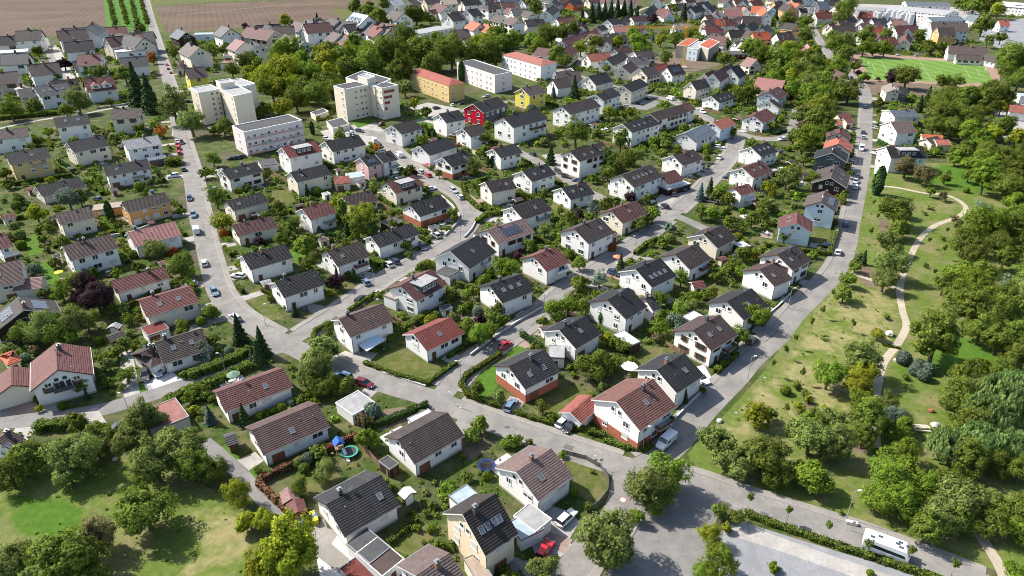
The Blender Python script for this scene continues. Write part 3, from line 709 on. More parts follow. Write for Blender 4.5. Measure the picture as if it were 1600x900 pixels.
def tree(u, v, rp, kind, extra=None):
    """crown centre and radius in the photo -> a tree that stands on the ground there"""
    rng = random.Random(int(u * 13 + v * 29)); s = scale_at(v, 4.0)
    Rm = rp / s
    if kind in 'cs':
        Rm *= 0.8; ratio = 3.0 if kind == 'c' else 2.7; zc = Rm * ratio * 0.42
        for _ in range(2): Rm = rp * 0.8 / scale_at(v, zc); zc = Rm * ratio * 0.42
        p = P(u, v, zc); i = rng.randrange(2); me, tr = cone_variant(i, kind, rp > 12, ratio)
        nm, cat = ('spruce_tree' if kind == 's' else 'conifer_tree'), 'conifer'; sc = (Rm, Rm, Rm * rng.uniform(.92, 1.08))
    elif kind == 'k':
        hgt = 5.0 * Rm * 1.1; p = P(u, v, hgt * .5); me, tr = column_variant(rng.randrange(2), 'k'); nm, cat = 'cypress_tree', 'cypress'; sc = (Rm, Rm, Rm * 1.1)
    else:
        i = rng.choice([0, 0, 1, 1, 2, 3, 3, 4, 5]); 
        if kind == 'w': me, tr, zcf, hz = willow_variant(rng.randrange(2))
        else: me, tr, zcf, hz = broad_variant(i, kind, 2 if rp > 17 else 1 if rp > 10 else 0)
        for _ in range(2): Rm = rp / scale_at(v, Rm * zcf)
        if Rm < 1.45 or (kind in 'bop' and Rm < 2.0): return shrub_at(u, v, Rm, kind)
        p = P(u, v, Rm * zcf)
        if kind == 'd' and Rm >= 2.9:
            if extra is None and BIG[0] >= 292: extra = True
            if extra: WOOD.append((p.x, p.y, Rm, zcf, hz)); PLANTS.append((p.x, p.y, Rm)); return None
            BIG[0] += 1
        nm = {'w': 'willow_tree', 'p': 'purple_tree', 'y': 'yellowing_tree', 'f': 'fading_tree', 'o': 'autumn_tree', 'l': 'light_green_tree', 'v': 'olive_green_tree', 'b': 'silver_tree'}.get(kind, 'leafy_tree' if Rm >= 2.9 else 'garden_tree'); cat = 'tree'; sc = (Rm, Rm, Rm * rng.uniform(.92, 1.1))
    root = link(nm, None, None, (p.x, p.y, 0), rng.uniform(0, 6.28)); root.scale = sc
    if kind in 'csk': link("crown", me, root)
    else: link("crown", me, root, (0, 0, zcf))
    link("trunk", tr, root)
    what = {'cs': ''}.get(kind, '')
    look = f"{sizeword(Rm)} {KWORD[kind]} " + ('conifer' if kind == 'c' else 'spruce' if kind == 's' else 'cypress' if kind == 'k' else 'willow' if kind == 'w' else 'leafy tree')
    tag(root, look, cat, "trees of the town and park", u, v); PLANTS.append((p.x, p.y, Rm)); return root
SHRUB_COUNT = [0]
def shrub_at(u, v, Rm, kind, pt=None):
    rng = random.Random(int(u * 17 + v * 23)); zc = Rm * 0.72
    p = P(u, v, zc) if pt is None else Vector(pt)
    kd = kind if kind in 'dvlyfpob' else 'd'
    sph = rng.random() < 0.22 or kind == 'b'
    me = ball_variant(kd) if sph else shrub_variant(rng.randrange(3), kd, scale_at(v) * Rm > 6)
    o = link("garden_shrub", me, None, (p.x, p.y, zc), rng.uniform(0, 6.28)); o.scale = (Rm, Rm, Rm * rng.uniform(.85, 1.15))
    sw = 'large' if Rm > 1.5 else 'medium' if Rm > 1.0 else 'low'
    tag(o, f"{sw} {'clipped round ' if sph else ''}{KWORD[kind]} shrub", 'shrub', "garden shrubs", u, v)
    PLANTS.append((p.x, p.y, Rm)); SHRUB_COUNT[0] += 1; return o
def smooth_path(pts, step=1.5, closed=False):
    """round a polyline of places"""
    q = [Vector((p[0], p[1], 0)) for p in pts]; out = []
    if len(q) < 3:
        n = max(1, int((q[1] - q[0]).length / step)); return [q[0].lerp(q[1], i / n) for i in range(n + 1)]
    for i in range(len(q) - 1):
        p0, p1, p2, p3 = q[max(i - 1, 0)], q[i], q[i + 1], q[min(i + 2, len(q) - 1)]
        n = max(2, int((p2 - p1).length / step))
        for k in range(n):
            t = k / n; out.append(0.5 * ((2 * p1) + (p2 - p0) * t + (2 * p0 - 5 * p1 + 4 * p2 - p3) * t * t + (3 * p1 - p0 - 3 * p2 + p3) * t ** 3))
    out.append(q[-1]); return out
HEDGES = []
def hedge(pts, h=1.2, w=1.0, kind='d', look='clipped green hedge', straight=True, name='hedge'):
    g = [P(u, v, 0) for u, v in pts]
    path = [Vector((p.x, p.y, 0)) for p in g] if straight else smooth_path(g)
    r = np.random.RandomState(int(pts[0][0] + pts[0][1] * 3)); PT, NN, S = [], [], []
    core = MB(); near = scale_at(pts[0][1]) > 5
    ls = 0.26 if near else 0.42
    for i in range(len(path) - 1):
        a, b = path[i], path[i + 1]; d = b - a; L = d.length
        if L < .05: continue
        d.normalize(); n = Vector((-d.y, d.x, 0)); n_ = int(L * (2 * h + w) * (30 if near else 12)) + 8
        t = r.rand(n_) * (L + w * .5) - w * .25; side = r.rand(n_) * (2 * h + w)
        off = np.where(side < h, -w / 2, np.where(side < h + w, side - h - w / 2, w / 2)) ; z = np.where(side < h, side, np.where(side < h + w, h, 2 * h + w - side))
        wob = 1 + 0.16 * np.sin(t * 1.9 + i) + r.normal(0, .07, n_)
        pts3 = np.stack([a.x + d.x * t + n.x * off * wob, a.y + d.y * t + n.y * off * wob, np.maximum(.05, z * (1 + 0.07 * np.sin(t * 2.3)) + r.normal(0, .05, n_))], 1)
        no = np.stack([n.x * np.sign(off) * (abs(off) > w * .48), n.y * np.sign(off) * (abs(off) > w * .48), (abs(off) <= w * .48) * 1.0 + .2], 1)
        PT.append(pts3); NN.append(no); S.append(ls * r.uniform(.6, 1.3, n_))
        M = Matrix.Translation(a) @ Matrix.Rotation(math.atan2(d.y, d.x), 4, 'Z'); core.box(0, -w * .42, 0, L, w * .42, h * .92, M=M)
    o = leaf_mesh("hedge", np.concatenate(PT), np.concatenate(NN), np.concatenate(S), LEAF[kind], jit=.5, seed=2)
    m, = [link(name, o)]
    c = core.build("branchwork", [plain("hedge_inside", (0.016, 0.026, 0.010) if kind not in 'oz' else (0.10, 0.03, 0.015), 1.0, 0.05)], m)
    k = len(pts) // 2; um, vm = pts[k] if len(pts) > 2 else ((pts[0][0] + pts[1][0]) / 2, (pts[0][1] + pts[1][1]) / 2)
    tag(m, look, 'hedge', "hedges along gardens and streets", um, vm)
    for i in range(len(path) - 1): HEDGES.append((path[i].x, path[i].y, path[i + 1].x, path[i + 1].y))
    return m
# ---------------------------------------------------------------- ground, roads, plots
def ground_mat():
    m, nt, b = base_mat("garden_ground", 0.95, 0.1); p = geo_pos(nt)
    a = noise(nt, p, 0.045, 4, 0.6); d = noise(nt, p, 0.16, 5, 0.65); e = noise(nt, p, 0.9, 5, 0.7); f = noise(nt, p, 5.0, 3, 0.6)
    grass = mixc(nt, maprange(nt, e, 0.35, 0.65, 0, 1), (0.028, 0.052, 0.011), (0.070, 0.100, 0.022))
    dry = mixc(nt, maprange(nt, f, 0.35, 0.65, 0, 1), (0.105, 0.094, 0.046), (0.190, 0.160, 0.088))
    soil = mixc(nt, maprange(nt, e, 0.3, 0.7, 0, 1), (0.062, 0.048, 0.035), (0.130, 0.104, 0.078))
    c = mixc(nt, maprange(nt, d, 0.47, 0.66, 0, 0.9), grass, dry)
    c = mixc(nt, maprange(nt, a, 0.52, 0.66, 0, 0.75), c, soil)
    c = mixc(nt, maprange(nt, f, 0.3, 0.75, 0, 0.35), c, mixc(nt, 1.0, c, (0.6, 0.65, 0.55), 'MULTIPLY'))
    nt.links.new(c, b.inputs["Base Color"]); bump(nt, b, f, 0.6, 0.15); return m
def lawn_mat(name, lo, hi, dry=None, dryamt=0.5, dscale=0.16, drylo=0.48, into=None):
    if name in MATS: return MATS[name]
    m, nt, b = base_mat(name, 0.95, 0.1); p = geo_pos(nt); c, f = lawn_col(nt, p, lo, hi, dry, dryamt, dscale, drylo)
    if into:
        at = N(nt, "ShaderNodeAttribute"); at.attribute_name = "inner"; s = N(nt, "ShaderNodeMath", operation='ADD'); nt.links.new(at.outputs["Fac"], s.inputs[0]); nt.links.new(maprange(nt, noise(nt, p, .22, 5, .7), .3, .7, -.45, .45), s.inputs[1])
        c = mixc(nt, maprange(nt, s.outputs[0], .3, .72, 0, 1), lawn_col(nt, p, *into)[0], c)
    nt.links.new(c, b.inputs["Base Color"]); bump(nt, b, f, 0.6, 0.12); MATS[name] = m; return m
def lawn_col(nt, p, lo, hi, dry, dryamt, dscale, drylo):
    e = noise(nt, p, 0.7, 5, 0.7); f = noise(nt, p, 6.0, 3, 0.65); d = noise(nt, p, dscale, 6, 0.68, 0.4)
    c = mixc(nt, maprange(nt, e, 0.32, 0.68, 0, 1), lo, hi)
    if dry: c = mixc(nt, maprange(nt, d, drylo, drylo + 0.16, 0, dryamt), c, mixc(nt, maprange(nt, e, .35, .65, 0, 1), [x * .72 for x in dry], dry))
    return mixc(nt, maprange(nt, f, 0.3, 0.72, 0, 0.5), c, mixc(nt, 1.0, c, (0.55, 0.6, 0.5), 'MULTIPLY')), f
def asphalt_mat(name, lo, hi, gscale=9.0, pale=None):
    m, nt, b = base_mat(name, 0.9, 0.2); p = geo_pos(nt)
    a = noise(nt, p, 0.22, 6, 0.62, 0.6); e = noise(nt, p, 1.7, 4, 0.6); g = noise(nt, p, gscale, 3, 0.7)
    c = mixc(nt, maprange(nt, a, 0.35, 0.68, 0, 1), lo, hi); c = mixc(nt, maprange(nt, e, 0.4, 0.75, 0, 0.4), c, [x * .78 for x in lo])
    c = mixc(nt, maprange(nt, g, 0.3, 0.7, 0, 0.22), c, [x * .6 for x in lo])
    v = N(nt, "ShaderNodeTexVoronoi", feature='DISTANCE_TO_EDGE'); nt.links.new(mapping(nt, p, (0.11, 0.11, 0.11)), v.inputs["Vector"])
    c = mixc(nt, maprange(nt, v.outputs["Distance"], 0.0, 0.014, 0.6, 0.0), c, [x * .45 for x in lo])
    nt.links.new(c, b.inputs["Base Color"]); bump(nt, b, g, 0.35, 0.03); MATS[name] = m; return m
ASPH = asphalt_mat("asphalt_weathered", (0.178, 0.169, 0.157), (0.272, 0.254, 0.233))
ASPHD = asphalt_mat("asphalt_dark", (0.165, 0.160, 0.152), (0.235, 0.225, 0.212))
PAVE = asphalt_mat("pavement_slabs", (0.222, 0.206, 0.186), (0.290, 0.268, 0.240), 14.0)
GRAV = asphalt_mat("gravel_grey", (0.205, 0.21, 0.22), (0.275, 0.28, 0.288), 22.0)
PATHM = asphalt_mat("path_sand", (0.34, 0.29, 0.22), (0.46, 0.40, 0.31), 18.0)
YARD = asphalt_mat("yard_paving", (0.28, 0.262, 0.24), (0.42, 0.40, 0.37), 12.0)
YARDW = asphalt_mat("yard_white_paving", (0.50, 0.48, 0.45), (0.66, 0.64, 0.61), 12.0)
YARDR = asphalt_mat("yard_red_paving", (0.24, 0.17, 0.14), (0.34, 0.26, 0.215), 12.0)
KERB = plain("kerb_stone", (0.27, 0.255, 0.235), 0.9, var=0.2)
ZL = [0.004]
SHEETS = []
def over(g):
    """4 mm above whatever sheet already lies under this one"""
    x0, x1, y0, y1 = min(p.x for p in g), max(p.x for p in g), min(p.y for p in g), max(p.y for p in g); z = 0.0
    for a, b, c, d, h, q in SHEETS:
        if a < x1 and x0 < b and c < y1 and y0 < d: z = max(z, h)
    z += 0.004; SHEETS.append((x0, x1, y0, y1, z, [(p.x, p.y) for p in g])); return z
NOFILL = []                                               # plots kept clear of scattered planting
def sheet(name, pts, mat, kind='structure', fill=False, z=None, ground=False, round_=False, soft=False):
    g = [Vector(p) if ground else P(*p) for p in pts]
    if round_: g = [Vector((p.x, p.y, 0)) for p in smooth_path(g + [g[0]], 2.0)][:-1]
    zz = over(g) if z is None else z
    if soft:
        cx, cy = sum(p.x for p in g) / len(g), sum(p.y for p in g) / len(g); n = len(g); a = MB(); a.v = [(p.x + (p.x - cx) * .18, p.y + (p.y - cy) * .18, zz) for p in g] + [(cx + (p.x - cx) * .62, cy + (p.y - cy) * .62, zz) for p in g] + [(cx, cy, zz)]
        for i in range(n): j = (i + 1) % n; a.f += [(i, j, n + j, n + i), (n + i, n + j, 2 * n)]; a.m += [0, 0]
        me = a.mesh(name, [mat]); at = me.attributes.new("inner", 'FLOAT', 'POINT'); at.data.foreach_set("value", [0.0] * n + [1.0] * (n + 1))
        if me.polygons[0].normal.z < 0: me.flip_normals()
        o = link(name, me); setkind(o, kind); NOFILL.append([(p.x, p.y) for p in g]); return o
    a = MB(); a.poly([(p.x, p.y, zz) for p in g]); me = a.mesh(name, [mat])
    if me.polygons[0].normal.z < 0: me.flip_normals()
    o = link(name, me); setkind(o, kind)
    if not fill: NOFILL.append([(p.x, p.y) for p in g])
    return o
ROADPTS = []
def pin(poly, x, y):
    r = False; j = len(poly) - 1
    for i in range(len(poly)):
        xi, yi = poly[i]; xj, yj = poly[j]
        if (yi > y) != (yj > y) and x < (xj - xi) * (y - yi) / (yj - yi) + xi: r = not r
        j = i
    return r
ROADS = []
def road(pts, w=5.6, mat=None, name='road', walk='', z=None):
    path = smooth_path([P(u, v) for u, v in pts], 1.6); zz = 0.0
    for p in path[::3]:
        for a, b, c, d, h, q in SHEETS:
            if a < p.x < b and c < p.y < d: zz = max(zz, h)
    for path2, n2, w2, k2, z2 in ROADS:
        if z2 > zz and any((p - q).length < (w + w2) / 2 + 1 for p in path[::2] for q in path2[::2]): zz = z2
    zz += 0.004
    nrm = []
    for i, p in enumerate(path):
        d = path[min(i + 1, len(path) - 1)] - path[max(i - 1, 0)]; d.normalize(); nrm.append(Vector((-d.y, d.x, 0)))
        ROADPTS.append((p.x, p.y, w / 2, math.atan2(d.y, d.x)))
    a = MB(); n = len(path)
    for p, q in zip(path, nrm): a.v.extend([(p.x - q.x * w/2, p.y - q.y * w/2, zz), (p.x + q.x * w/2, p.y + q.y * w/2, zz)])
    for i in range(n - 1): a.f.append((2*i, 2*i+2, 2*i+3, 2*i+1)); a.m.append(0)
    o = a.build(name, [mat or ASPH]); setkind(o, 'structure')
    if o.data.polygons[0].normal.z < 0: o.data.flip_normals()
    ROADS.append((path, nrm, w, walk, zz)); return o
def pavements():
    """raised pavements with kerbs, left out where another road or yard meets the street"""
    rp = np.array([(x, y, h) for x, y, h, _ in ROADPTS])
    for path, nrm, w, walk, zr in ROADS:
        for sgn, on in ((1, 'L' in walk), (-1, 'R' in walk)):
            if not on: continue
            a = MB(); run = False; ww = 1.55
            for i, (p, q) in enumerate(zip(path, nrm)):
                mid = p + q * sgn * (w/2 + ww/2)
                dd = np.hypot(rp[:, 0] - mid.x, rp[:, 1] - mid.y) - rp[:, 2]
                if (dd < ww/2 - 0.12).any(): run = False; continue
                k = len(a.v); e = [p + q * sgn * t for t in (w/2 + 0.002, w/2 + 0.03, w/2 + 0.16, w/2 + ww)]
                a.v.extend([(e[0].x, e[0].y, 0.0), (e[1].x, e[1].y, 0.11), (e[2].x, e[2].y, 0.112), (e[3].x, e[3].y, 0.112), (e[3].x, e[3].y, 0.0)])
                if run:
                    for j in range(4):
                        f = (k - 5 + j, k + j, k + j + 1, k - 5 + j + 1); a.f.append(f if sgn < 0 else f[::-1]); a.m.append(0 if j < 2 else 1)
                run = True
            if a.f: setkind(a.build("pavement", [KERB, PAVE]), 'structure')
def clear_of(x, y, r, plants=None):
    for cx, cy, an, hl, hd, sm in HOUSES:
        dx, dy = x - cx, y - cy
        if abs(dx) + abs(dy) > 60: continue
        lx = dx * math.cos(an) + dy * math.sin(an); ly = -dx * math.sin(an) + dy * math.cos(an)
        if abs(lx) < hl + r * 0.75 and abs(ly) < hd + r * 0.75: return False
    return True
# ---------------------------------------------------------------- vehicles
def paint(name, c):
    if name in MATS: return MATS[name]
    m, nt, b = base_mat(name, 0.28, 0.5); b.inputs["Base Color"].default_value = (*c, 1); b.inputs["Coat Weight"].default_value = 0.5; b.inputs["Coat Roughness"].default_value = 0.08
    MATS[name] = m; return m
CARC = {'w': ('white', (0.75, 0.76, 0.76)), 'k': ('black', (0.012, 0.012, 0.014)), 's': ('silver', (0.40, 0.42, 0.44)), 'r': ('red', (0.52, 0.015, 0.022)), 'b': ('dark blue', (0.018, 0.035, 0.09)),
        'g': ('dark grey', (0.055, 0.06, 0.065)), 'm': ('dark red', (0.12, 0.010, 0.018)), 'u': ('blue-grey', (0.12, 0.19, 0.27))}
TYRE = plain("tyre_rubber", (0.015, 0.015, 0.015), 0.9); RIM = plain("wheel_rim", (0.45, 0.46, 0.47), 0.35, 0.5, 0.7)
CGLASS = base_mat("car_glass", 0.05, 0.8)[0]; CGLASS.node_tree.nodes["Principled BSDF"].inputs["Base Color"].default_value = (0.02, 0.025, 0.03, 1)
HLAMP = base_mat("headlamp_glass", 0.1, 0.8)[0]; HLAMP.node_tree.nodes["Principled BSDF"].inputs["Base Color"].default_value = (0.7, 0.72, 0.75, 1)
TLAMP = base_mat("taillamp_glass", 0.15, 0.6)[0]; TLAMP.node_tree.nodes["Principled BSDF"].inputs["Base Color"].default_value = (0.35, 0.01, 0.01, 1)
PLATE = plain("number_plate", (0.7, 0.7, 0.66), 0.5); TRIM = plain("black_trim", (0.02, 0.02, 0.022), 0.6)
def loft(a, rings, mi=0, cap=True):
    b = len(a.v); n = len(rings[0])
    for r in rings: a.v.extend(r)
    for k in range(len(rings) - 1):
        for j in range(n):
            a.f.append((b + k*n + j, b + (k+1)*n + j, b + (k+1)*n + (j+1) % n, b + k*n + (j+1) % n)); a.m.append(mi)
    if cap: a.f.append(tuple(b + j for j in range(n))); a.m.append(mi); e = b + (len(rings)-1)*n; a.f.append(tuple(e + j for j in reversed(range(n)))); a.m.append(mi)
def car_parts(kind):
    """meshes of one kind of car, front towards +x"""
    a = MB(); g = MB()
    if kind == 'van':
        L, Wd, top, belt = 2.5, 0.95, 2.15, 1.15; xs = [(-2.5, .45, 2.05, .90), (-2.45, .32, 2.15, .95), (0.9, .32, 2.15, .95), (1.55, .32, 1.35, .95), (2.35, .34, 1.10, .90), (2.5, .42, .85, .80)]
        gl = [(0.0, 1.98), (0.92, 2.02), (1.5, 1.38), (0.0, 1.25)]
    else:
        h = {'hatch': 1.48, 'estate': 1.50, 'suv': 1.70}[kind]; L, Wd, belt = {'hatch': 2.0, 'estate': 2.3, 'suv': 2.25}[kind], 0.87, 0.88 if kind != 'suv' else 1.02
        xs = [(-L, .42, belt - .16, .74), (-L + .12, .26, belt, .86), (-L * .5, .22, belt + .03, .90), (L * .3, .22, belt, .90), (L * .82, .24, belt - .14, .86), (L * .97, .32, belt - .30, .78), (L, .38, belt - .38, .68)]
    def ring(x, z0, z1, w): return [(x, -w * .92, z0), (x, -w, z0 + .12), (x, -w, z1 - .12), (x, -w * .90, z1), (x, w * .90, z1), (x, w, z1 - .12), (x, w, z0 + .12), (x, w * .92, z0)]
    loft(a, [ring(*t) for t in xs])
    if kind == 'van':
        for s in (-1, 1): g.poly([(0.15, s * .957, 1.30), (1.35, s * .957, 1.36), (0.95, s * .957, 1.92), (0.15, s * .957, 1.95)][::s])
        g.poly([(0.97, -.82, 2.09), (1.52, -.86, 1.42), (1.52, .86, 1.42), (0.97, .82, 2.09)]); g.poly([(-2.505, -.7, 1.4), (-2.505, .7, 1.4), (-2.48, .7, 1.95), (-2.48, -.7, 1.95)])
        wx, wr = (-1.5, 1.6), .34
    else:
        x0, x1, x2, x3 = -L + .18, -L + (.55 if kind == 'hatch' else .38), L * .06, L * .40
        loft(a, [[(x1, -.60, h - .05), (x1, .60, h - .05), (x1, .56, h), (x1, -.56, h)], [(x2, -.62, h - .06), (x2, .62, h - .06), (x2, .58, h), (x2, -.58, h)]])
        w0, w1 = .80, .62; zb = belt + .01
        B = [(x0, -w0, zb), (x3, -w0, zb - .01), (x3, w0, zb - .01), (x0, w0, zb)]; T = [(x1, -w1, h - .05), (x2, -w1, h - .06), (x2, w1, h - .06), (x1, w1, h - .05)]
        for i in range(4): j = (i + 1) % 4; g.poly([B[i], B[j], T[j], T[i]])
        for sx in (x1 + (x2 - x1) * .45,):                 # pillar between the side windows
            for s in (-1, 1): a.poly([(sx - .05, s * .805, zb), (sx + .05, s * .805, zb), (sx + .05, s * .635, h - .05), (sx - .05, s * .635, h - .05)][::s])
        wx, wr = (-L * .62, L * .64), .31
    for s in (-1, 1): a.box(L * .30 if kind != 'van' else 1.35, s * (Wd + .02) - .09, belt, L * .30 + .12 if kind != 'van' else 1.47, s * (Wd + .02) + .09, belt + .13)
    a.box(-L * .6, -Wd * .93, .2, L * .6, Wd * .93, .30, 1)
    w = MB(); w.tube([(0, -.1, 0), (0, .1, 0)], wr, 12); r = MB(); r.tube([(0, -.112, 0), (0, .112, 0)], wr * .62, 8)
    hl = MB(); hl.box(-.10, -.16, -.06, .03, .16, .06); tl = MB(); tl.box(-.03, -.12, -.12, .06, .12, .12)
    pl = MB(); pl.box(-.02, -.26, -.06, .02, .26, .06)
    return dict(body=a.mesh("body", [paint("paint_white", CARC['w'][1]), TRIM]), glazing=g.mesh("glazing", [CGLASS]), wheel=w.mesh("wheel", [TYRE]), rim=r.mesh("rim", [RIM]), head=hl.mesh("headlight", [HLAMP]), tail=tl.mesh("taillight", [TLAMP]), plate=pl.mesh("number_plate", [PLATE]), wx=wx, wr=wr, L=L, W=Wd, belt=belt)
CARM = {}
def car(u, v, col='s', kind='hatch', ang=None, turn=0.0, look=None):
    if kind not in CARM: CARM[kind] = car_parts(kind)
    q = CARM[kind]; p = P(u, v, 0.7)
    if ang is None:
        rp = np.array([(x, y) for x, y, h, t in ROADPTS]); i = int(np.argmin(np.hypot(rp[:, 0] - p.x, rp[:, 1] - p.y))); ang = ROADPTS[i][3]
        if random.Random(int(u * 3 + v)).random() < .5: ang += math.pi
    ang += turn
    nm = 'delivery_van' if kind == 'van' else 'parked_car'
    root = link(nm, None, None, (p.x, p.y, 0.03), ang); b = link("body", q['body'], root); set_mat(b, 0, paint("paint_" + CARC[col][0].replace(' ', '_'), CARC[col][1])); link("glazing", q['glazing'], root)
    for x in q['wx']:
        for s in (-1, 1): w = link("wheel", q['wheel'], root, (x, s * (q['W'] - .08), q['wr'])); link("rim", q['rim'], w)
    for s in (-1, 1):
        zz = q['belt'] - .26 if kind != 'van' else .82
        link("headlight", q['head'], root, (q['L'] - .04, s * q['W'] * .66, zz)); link("taillight", q['tail'], root, (-q['L'] + .0, s * q['W'] * .72, q['belt'] - .25))
    link("number_plate", q['plate'], root, (q['L'] + .01, 0, .45)); link("number_plate", q['plate'], root, (-q['L'] - .01, 0, .55))
    tag(root, look or f"{CARC[col][0]} " + {'hatch': 'parked hatchback car', 'estate': 'parked estate car', 'suv': 'parked tall car', 'van': 'panel van'}[kind], 'van' if kind == 'van' else 'car', "vehicles on streets and drives", u, v)
    return root
def motorhome(u1, v1, u2, v2):
    a, b = P(u1, v1, 1.4), P(u2, v2, 1.4); c = (a + b) / 2; d = b - a; root = link("motorhome", None, None, (c.x, c.y, 0.05), math.atan2(d.y, d.x))
    L = d.length / 2; w = 1.22; root.scale = (1, 1, .9); wh = plain("motorhome_white", (0.80, 0.80, 0.79), 0.35, 0.5, var=.03); gr = plain("motorhome_grey", (0.50, 0.53, 0.56), 0.35, 0.5)
    s = MB(); prof = [(-L, .75), (-L + .12, .45), (L - .3, .45), (L, .95), (L - .05, 1.6), (L - .55, 2.75), (L - .9, 2.92), (-L + .3, 2.92), (-L, 2.7)]
    s.prism(prof, -w, w, 0, 'y'); s.box(-L + .15, -w - .015, .5, L - .35, -w + .005, 1.25, 1); s.box(-L + .15, w - .005, .5, L - .35, w + .015, 1.25, 1)
    s.build("body", [wh, gr], root)
    for sg in (-1, 1):
        g = MB(); y = sg * (w + .02); g.poly([(-L + .6, y, 1.45), (L - .5, y, 1.35), (L - .72, y, 2.0), (-L + .45, y, 2.25)][::sg]); g.build("side_window", [CGLASS], root)
    g = MB(); g.poly([(L - .03, -1, 1.62), (L - .03, 1, 1.62), (L - .50, .95, 2.62), (L - .50, -.95, 2.62)]); g.build("windscreen", [CGLASS], root)
    d_ = MB(); d_.box(.3, -w - .035, .5, .95, -w - .022, 1.3); d_.build("door", [wh], root)
    for x, y in ((-2.2, -.3), (-1.1, .35), (1.4, .1), (1.75, .62), (1.9, -.45), (2.9, .3)):
        h = MB(); h.box(x - .32, y - .22, 2.93, x + .32, y + .22, 3.0); h.build("roof_hatch", [plain("hatch_smoke", (.06, .065, .07), .3)], root)
    wm_ = CARM.setdefault('hatch', car_parts('hatch'))
    for x in (-1.5, -.72, L - 1.2):
        for sg in (-1, 1): q = link("wheel", wm_['wheel'], root, (x, sg * (w - .1), .33)); link("rim", wm_['rim'], q)
    tag(root, "", "motorhome", None, label="long white motorhome with dark side window band on the road by the gravel strip")
# ---------------------------------------------------------------- street furniture and garden things
POLE = plain("galvanised_pole", (0.38, 0.39, 0.40), 0.5, 0.5, 0.5)
LAMPM = None
def lamp(u, v, h=5.5, side=1):
    global LAMPM
    if LAMPM is None:
        a = MB(); a.tube([(0, 0, 0), (0, 0, .9)], .09, 8); a.tube([(0, 0, .9), (0, 0, 5.2), (.15, 0, 5.45), (.55, 0, 5.55)], [.065, .05, .045, .04], 7)
        b = MB(); b.prism([(.45, 5.48), (.55, 5.66), (1.0, 5.68), (1.15, 5.55), (1.1, 5.48)], -.13, .13, 0, 'y')
        c = MB(); c.box(.6, -.1, 5.455, 1.05, .1, 5.478); LAMPM = (a.mesh("pole", [POLE]), b.mesh("lamp_head", [plain("lamp_head_grey", (.55, .55, .54), .5)]), c.mesh("lens", [HLAMP]))
    p = P(u, v); root = link("street_lamp", None, None, (p.x, p.y, 0), 0 if side > 0 else math.pi); root.scale = (1, 1, h / 5.5)
    link("pole", LAMPM[0], root); q = link("lamp_head", LAMPM[1], root); link("lens", LAMPM[2], q)
    tag(root, "grey street lamp on a slim pole", "street lamp", "street lamps", u, v)
def road_sign(u, v, face='noentry', h=2.3, rz=0.0):
    p = P(u, v); root = link("road_sign", None, None, (p.x, p.y, 0), rz); a = MB(); a.tube([(0, 0, 0), (0, 0, h + .3)], .035, 6); a.build("pole", [POLE], root)
    n = 20; red = plain("sign_red", (.55, .012, .02), .5); wh = plain("sign_white", (.8, .8, .8), .5, var=.02)
    b = MB(); ring = [(.32 * math.cos(2*math.pi*i/n), -.05, h + .32 * math.sin(2*math.pi*i/n)) for i in range(n)]
    inn = [(.22 * math.cos(2*math.pi*i/n), -.054, h + .22 * math.sin(2*math.pi*i/n)) for i in range(n)]
    b.poly(ring, 0); b.poly([(x, y + .02, z) for x, y, z in reversed(ring)], 2)
    if face == 'noentry': b.box(-.22, -.06, h - .055, .22, -.052, h + .055, 1)
    elif face == 'ring': b.poly(inn, 1)
    b.build("sign_plate", [red if face != 'back' else POLE, wh, POLE], root)
    tag(root, {'noentry': "red no entry sign with white bar", 'ring': "white round sign with red rim", 'back': "grey round sign seen from behind"}[face], "road sign", "road signs", u, v)
def wall_run(pts, h=0.9, w=0.25, mat=None, look='low pale garden wall', name='garden_wall'):
    path = [P(*p) for p in pts]; a = MB()
    for i in range(len(path) - 1):
        d = path[i+1] - path[i]; M = Matrix.Translation(path[i]) @ Matrix.Rotation(math.atan2(d.y, d.x), 4, 'Z'); a.box(0, -w/2, 0, d.length + .02, w/2, h + .004 * (i % 2), M=M)
    root = a.build(name, [mat or CONC]); c = MB()
    for i in range(len(path) - 1):
        d = path[i+1] - path[i]; M = Matrix.Translation(path[i]) @ Matrix.Rotation(math.atan2(d.y, d.x), 4, 'Z'); c.box(0, -w/2 - .05, h + .006, d.length, w/2 + .05, h + .06 + .004 * (i % 2), M=M)
    c.build("coping", [plain("coping_stone", (.5, .48, .45), .9)], root)
    k = len(pts) // 2; tag(root, look, "wall", "garden walls", *pts[k]); return root
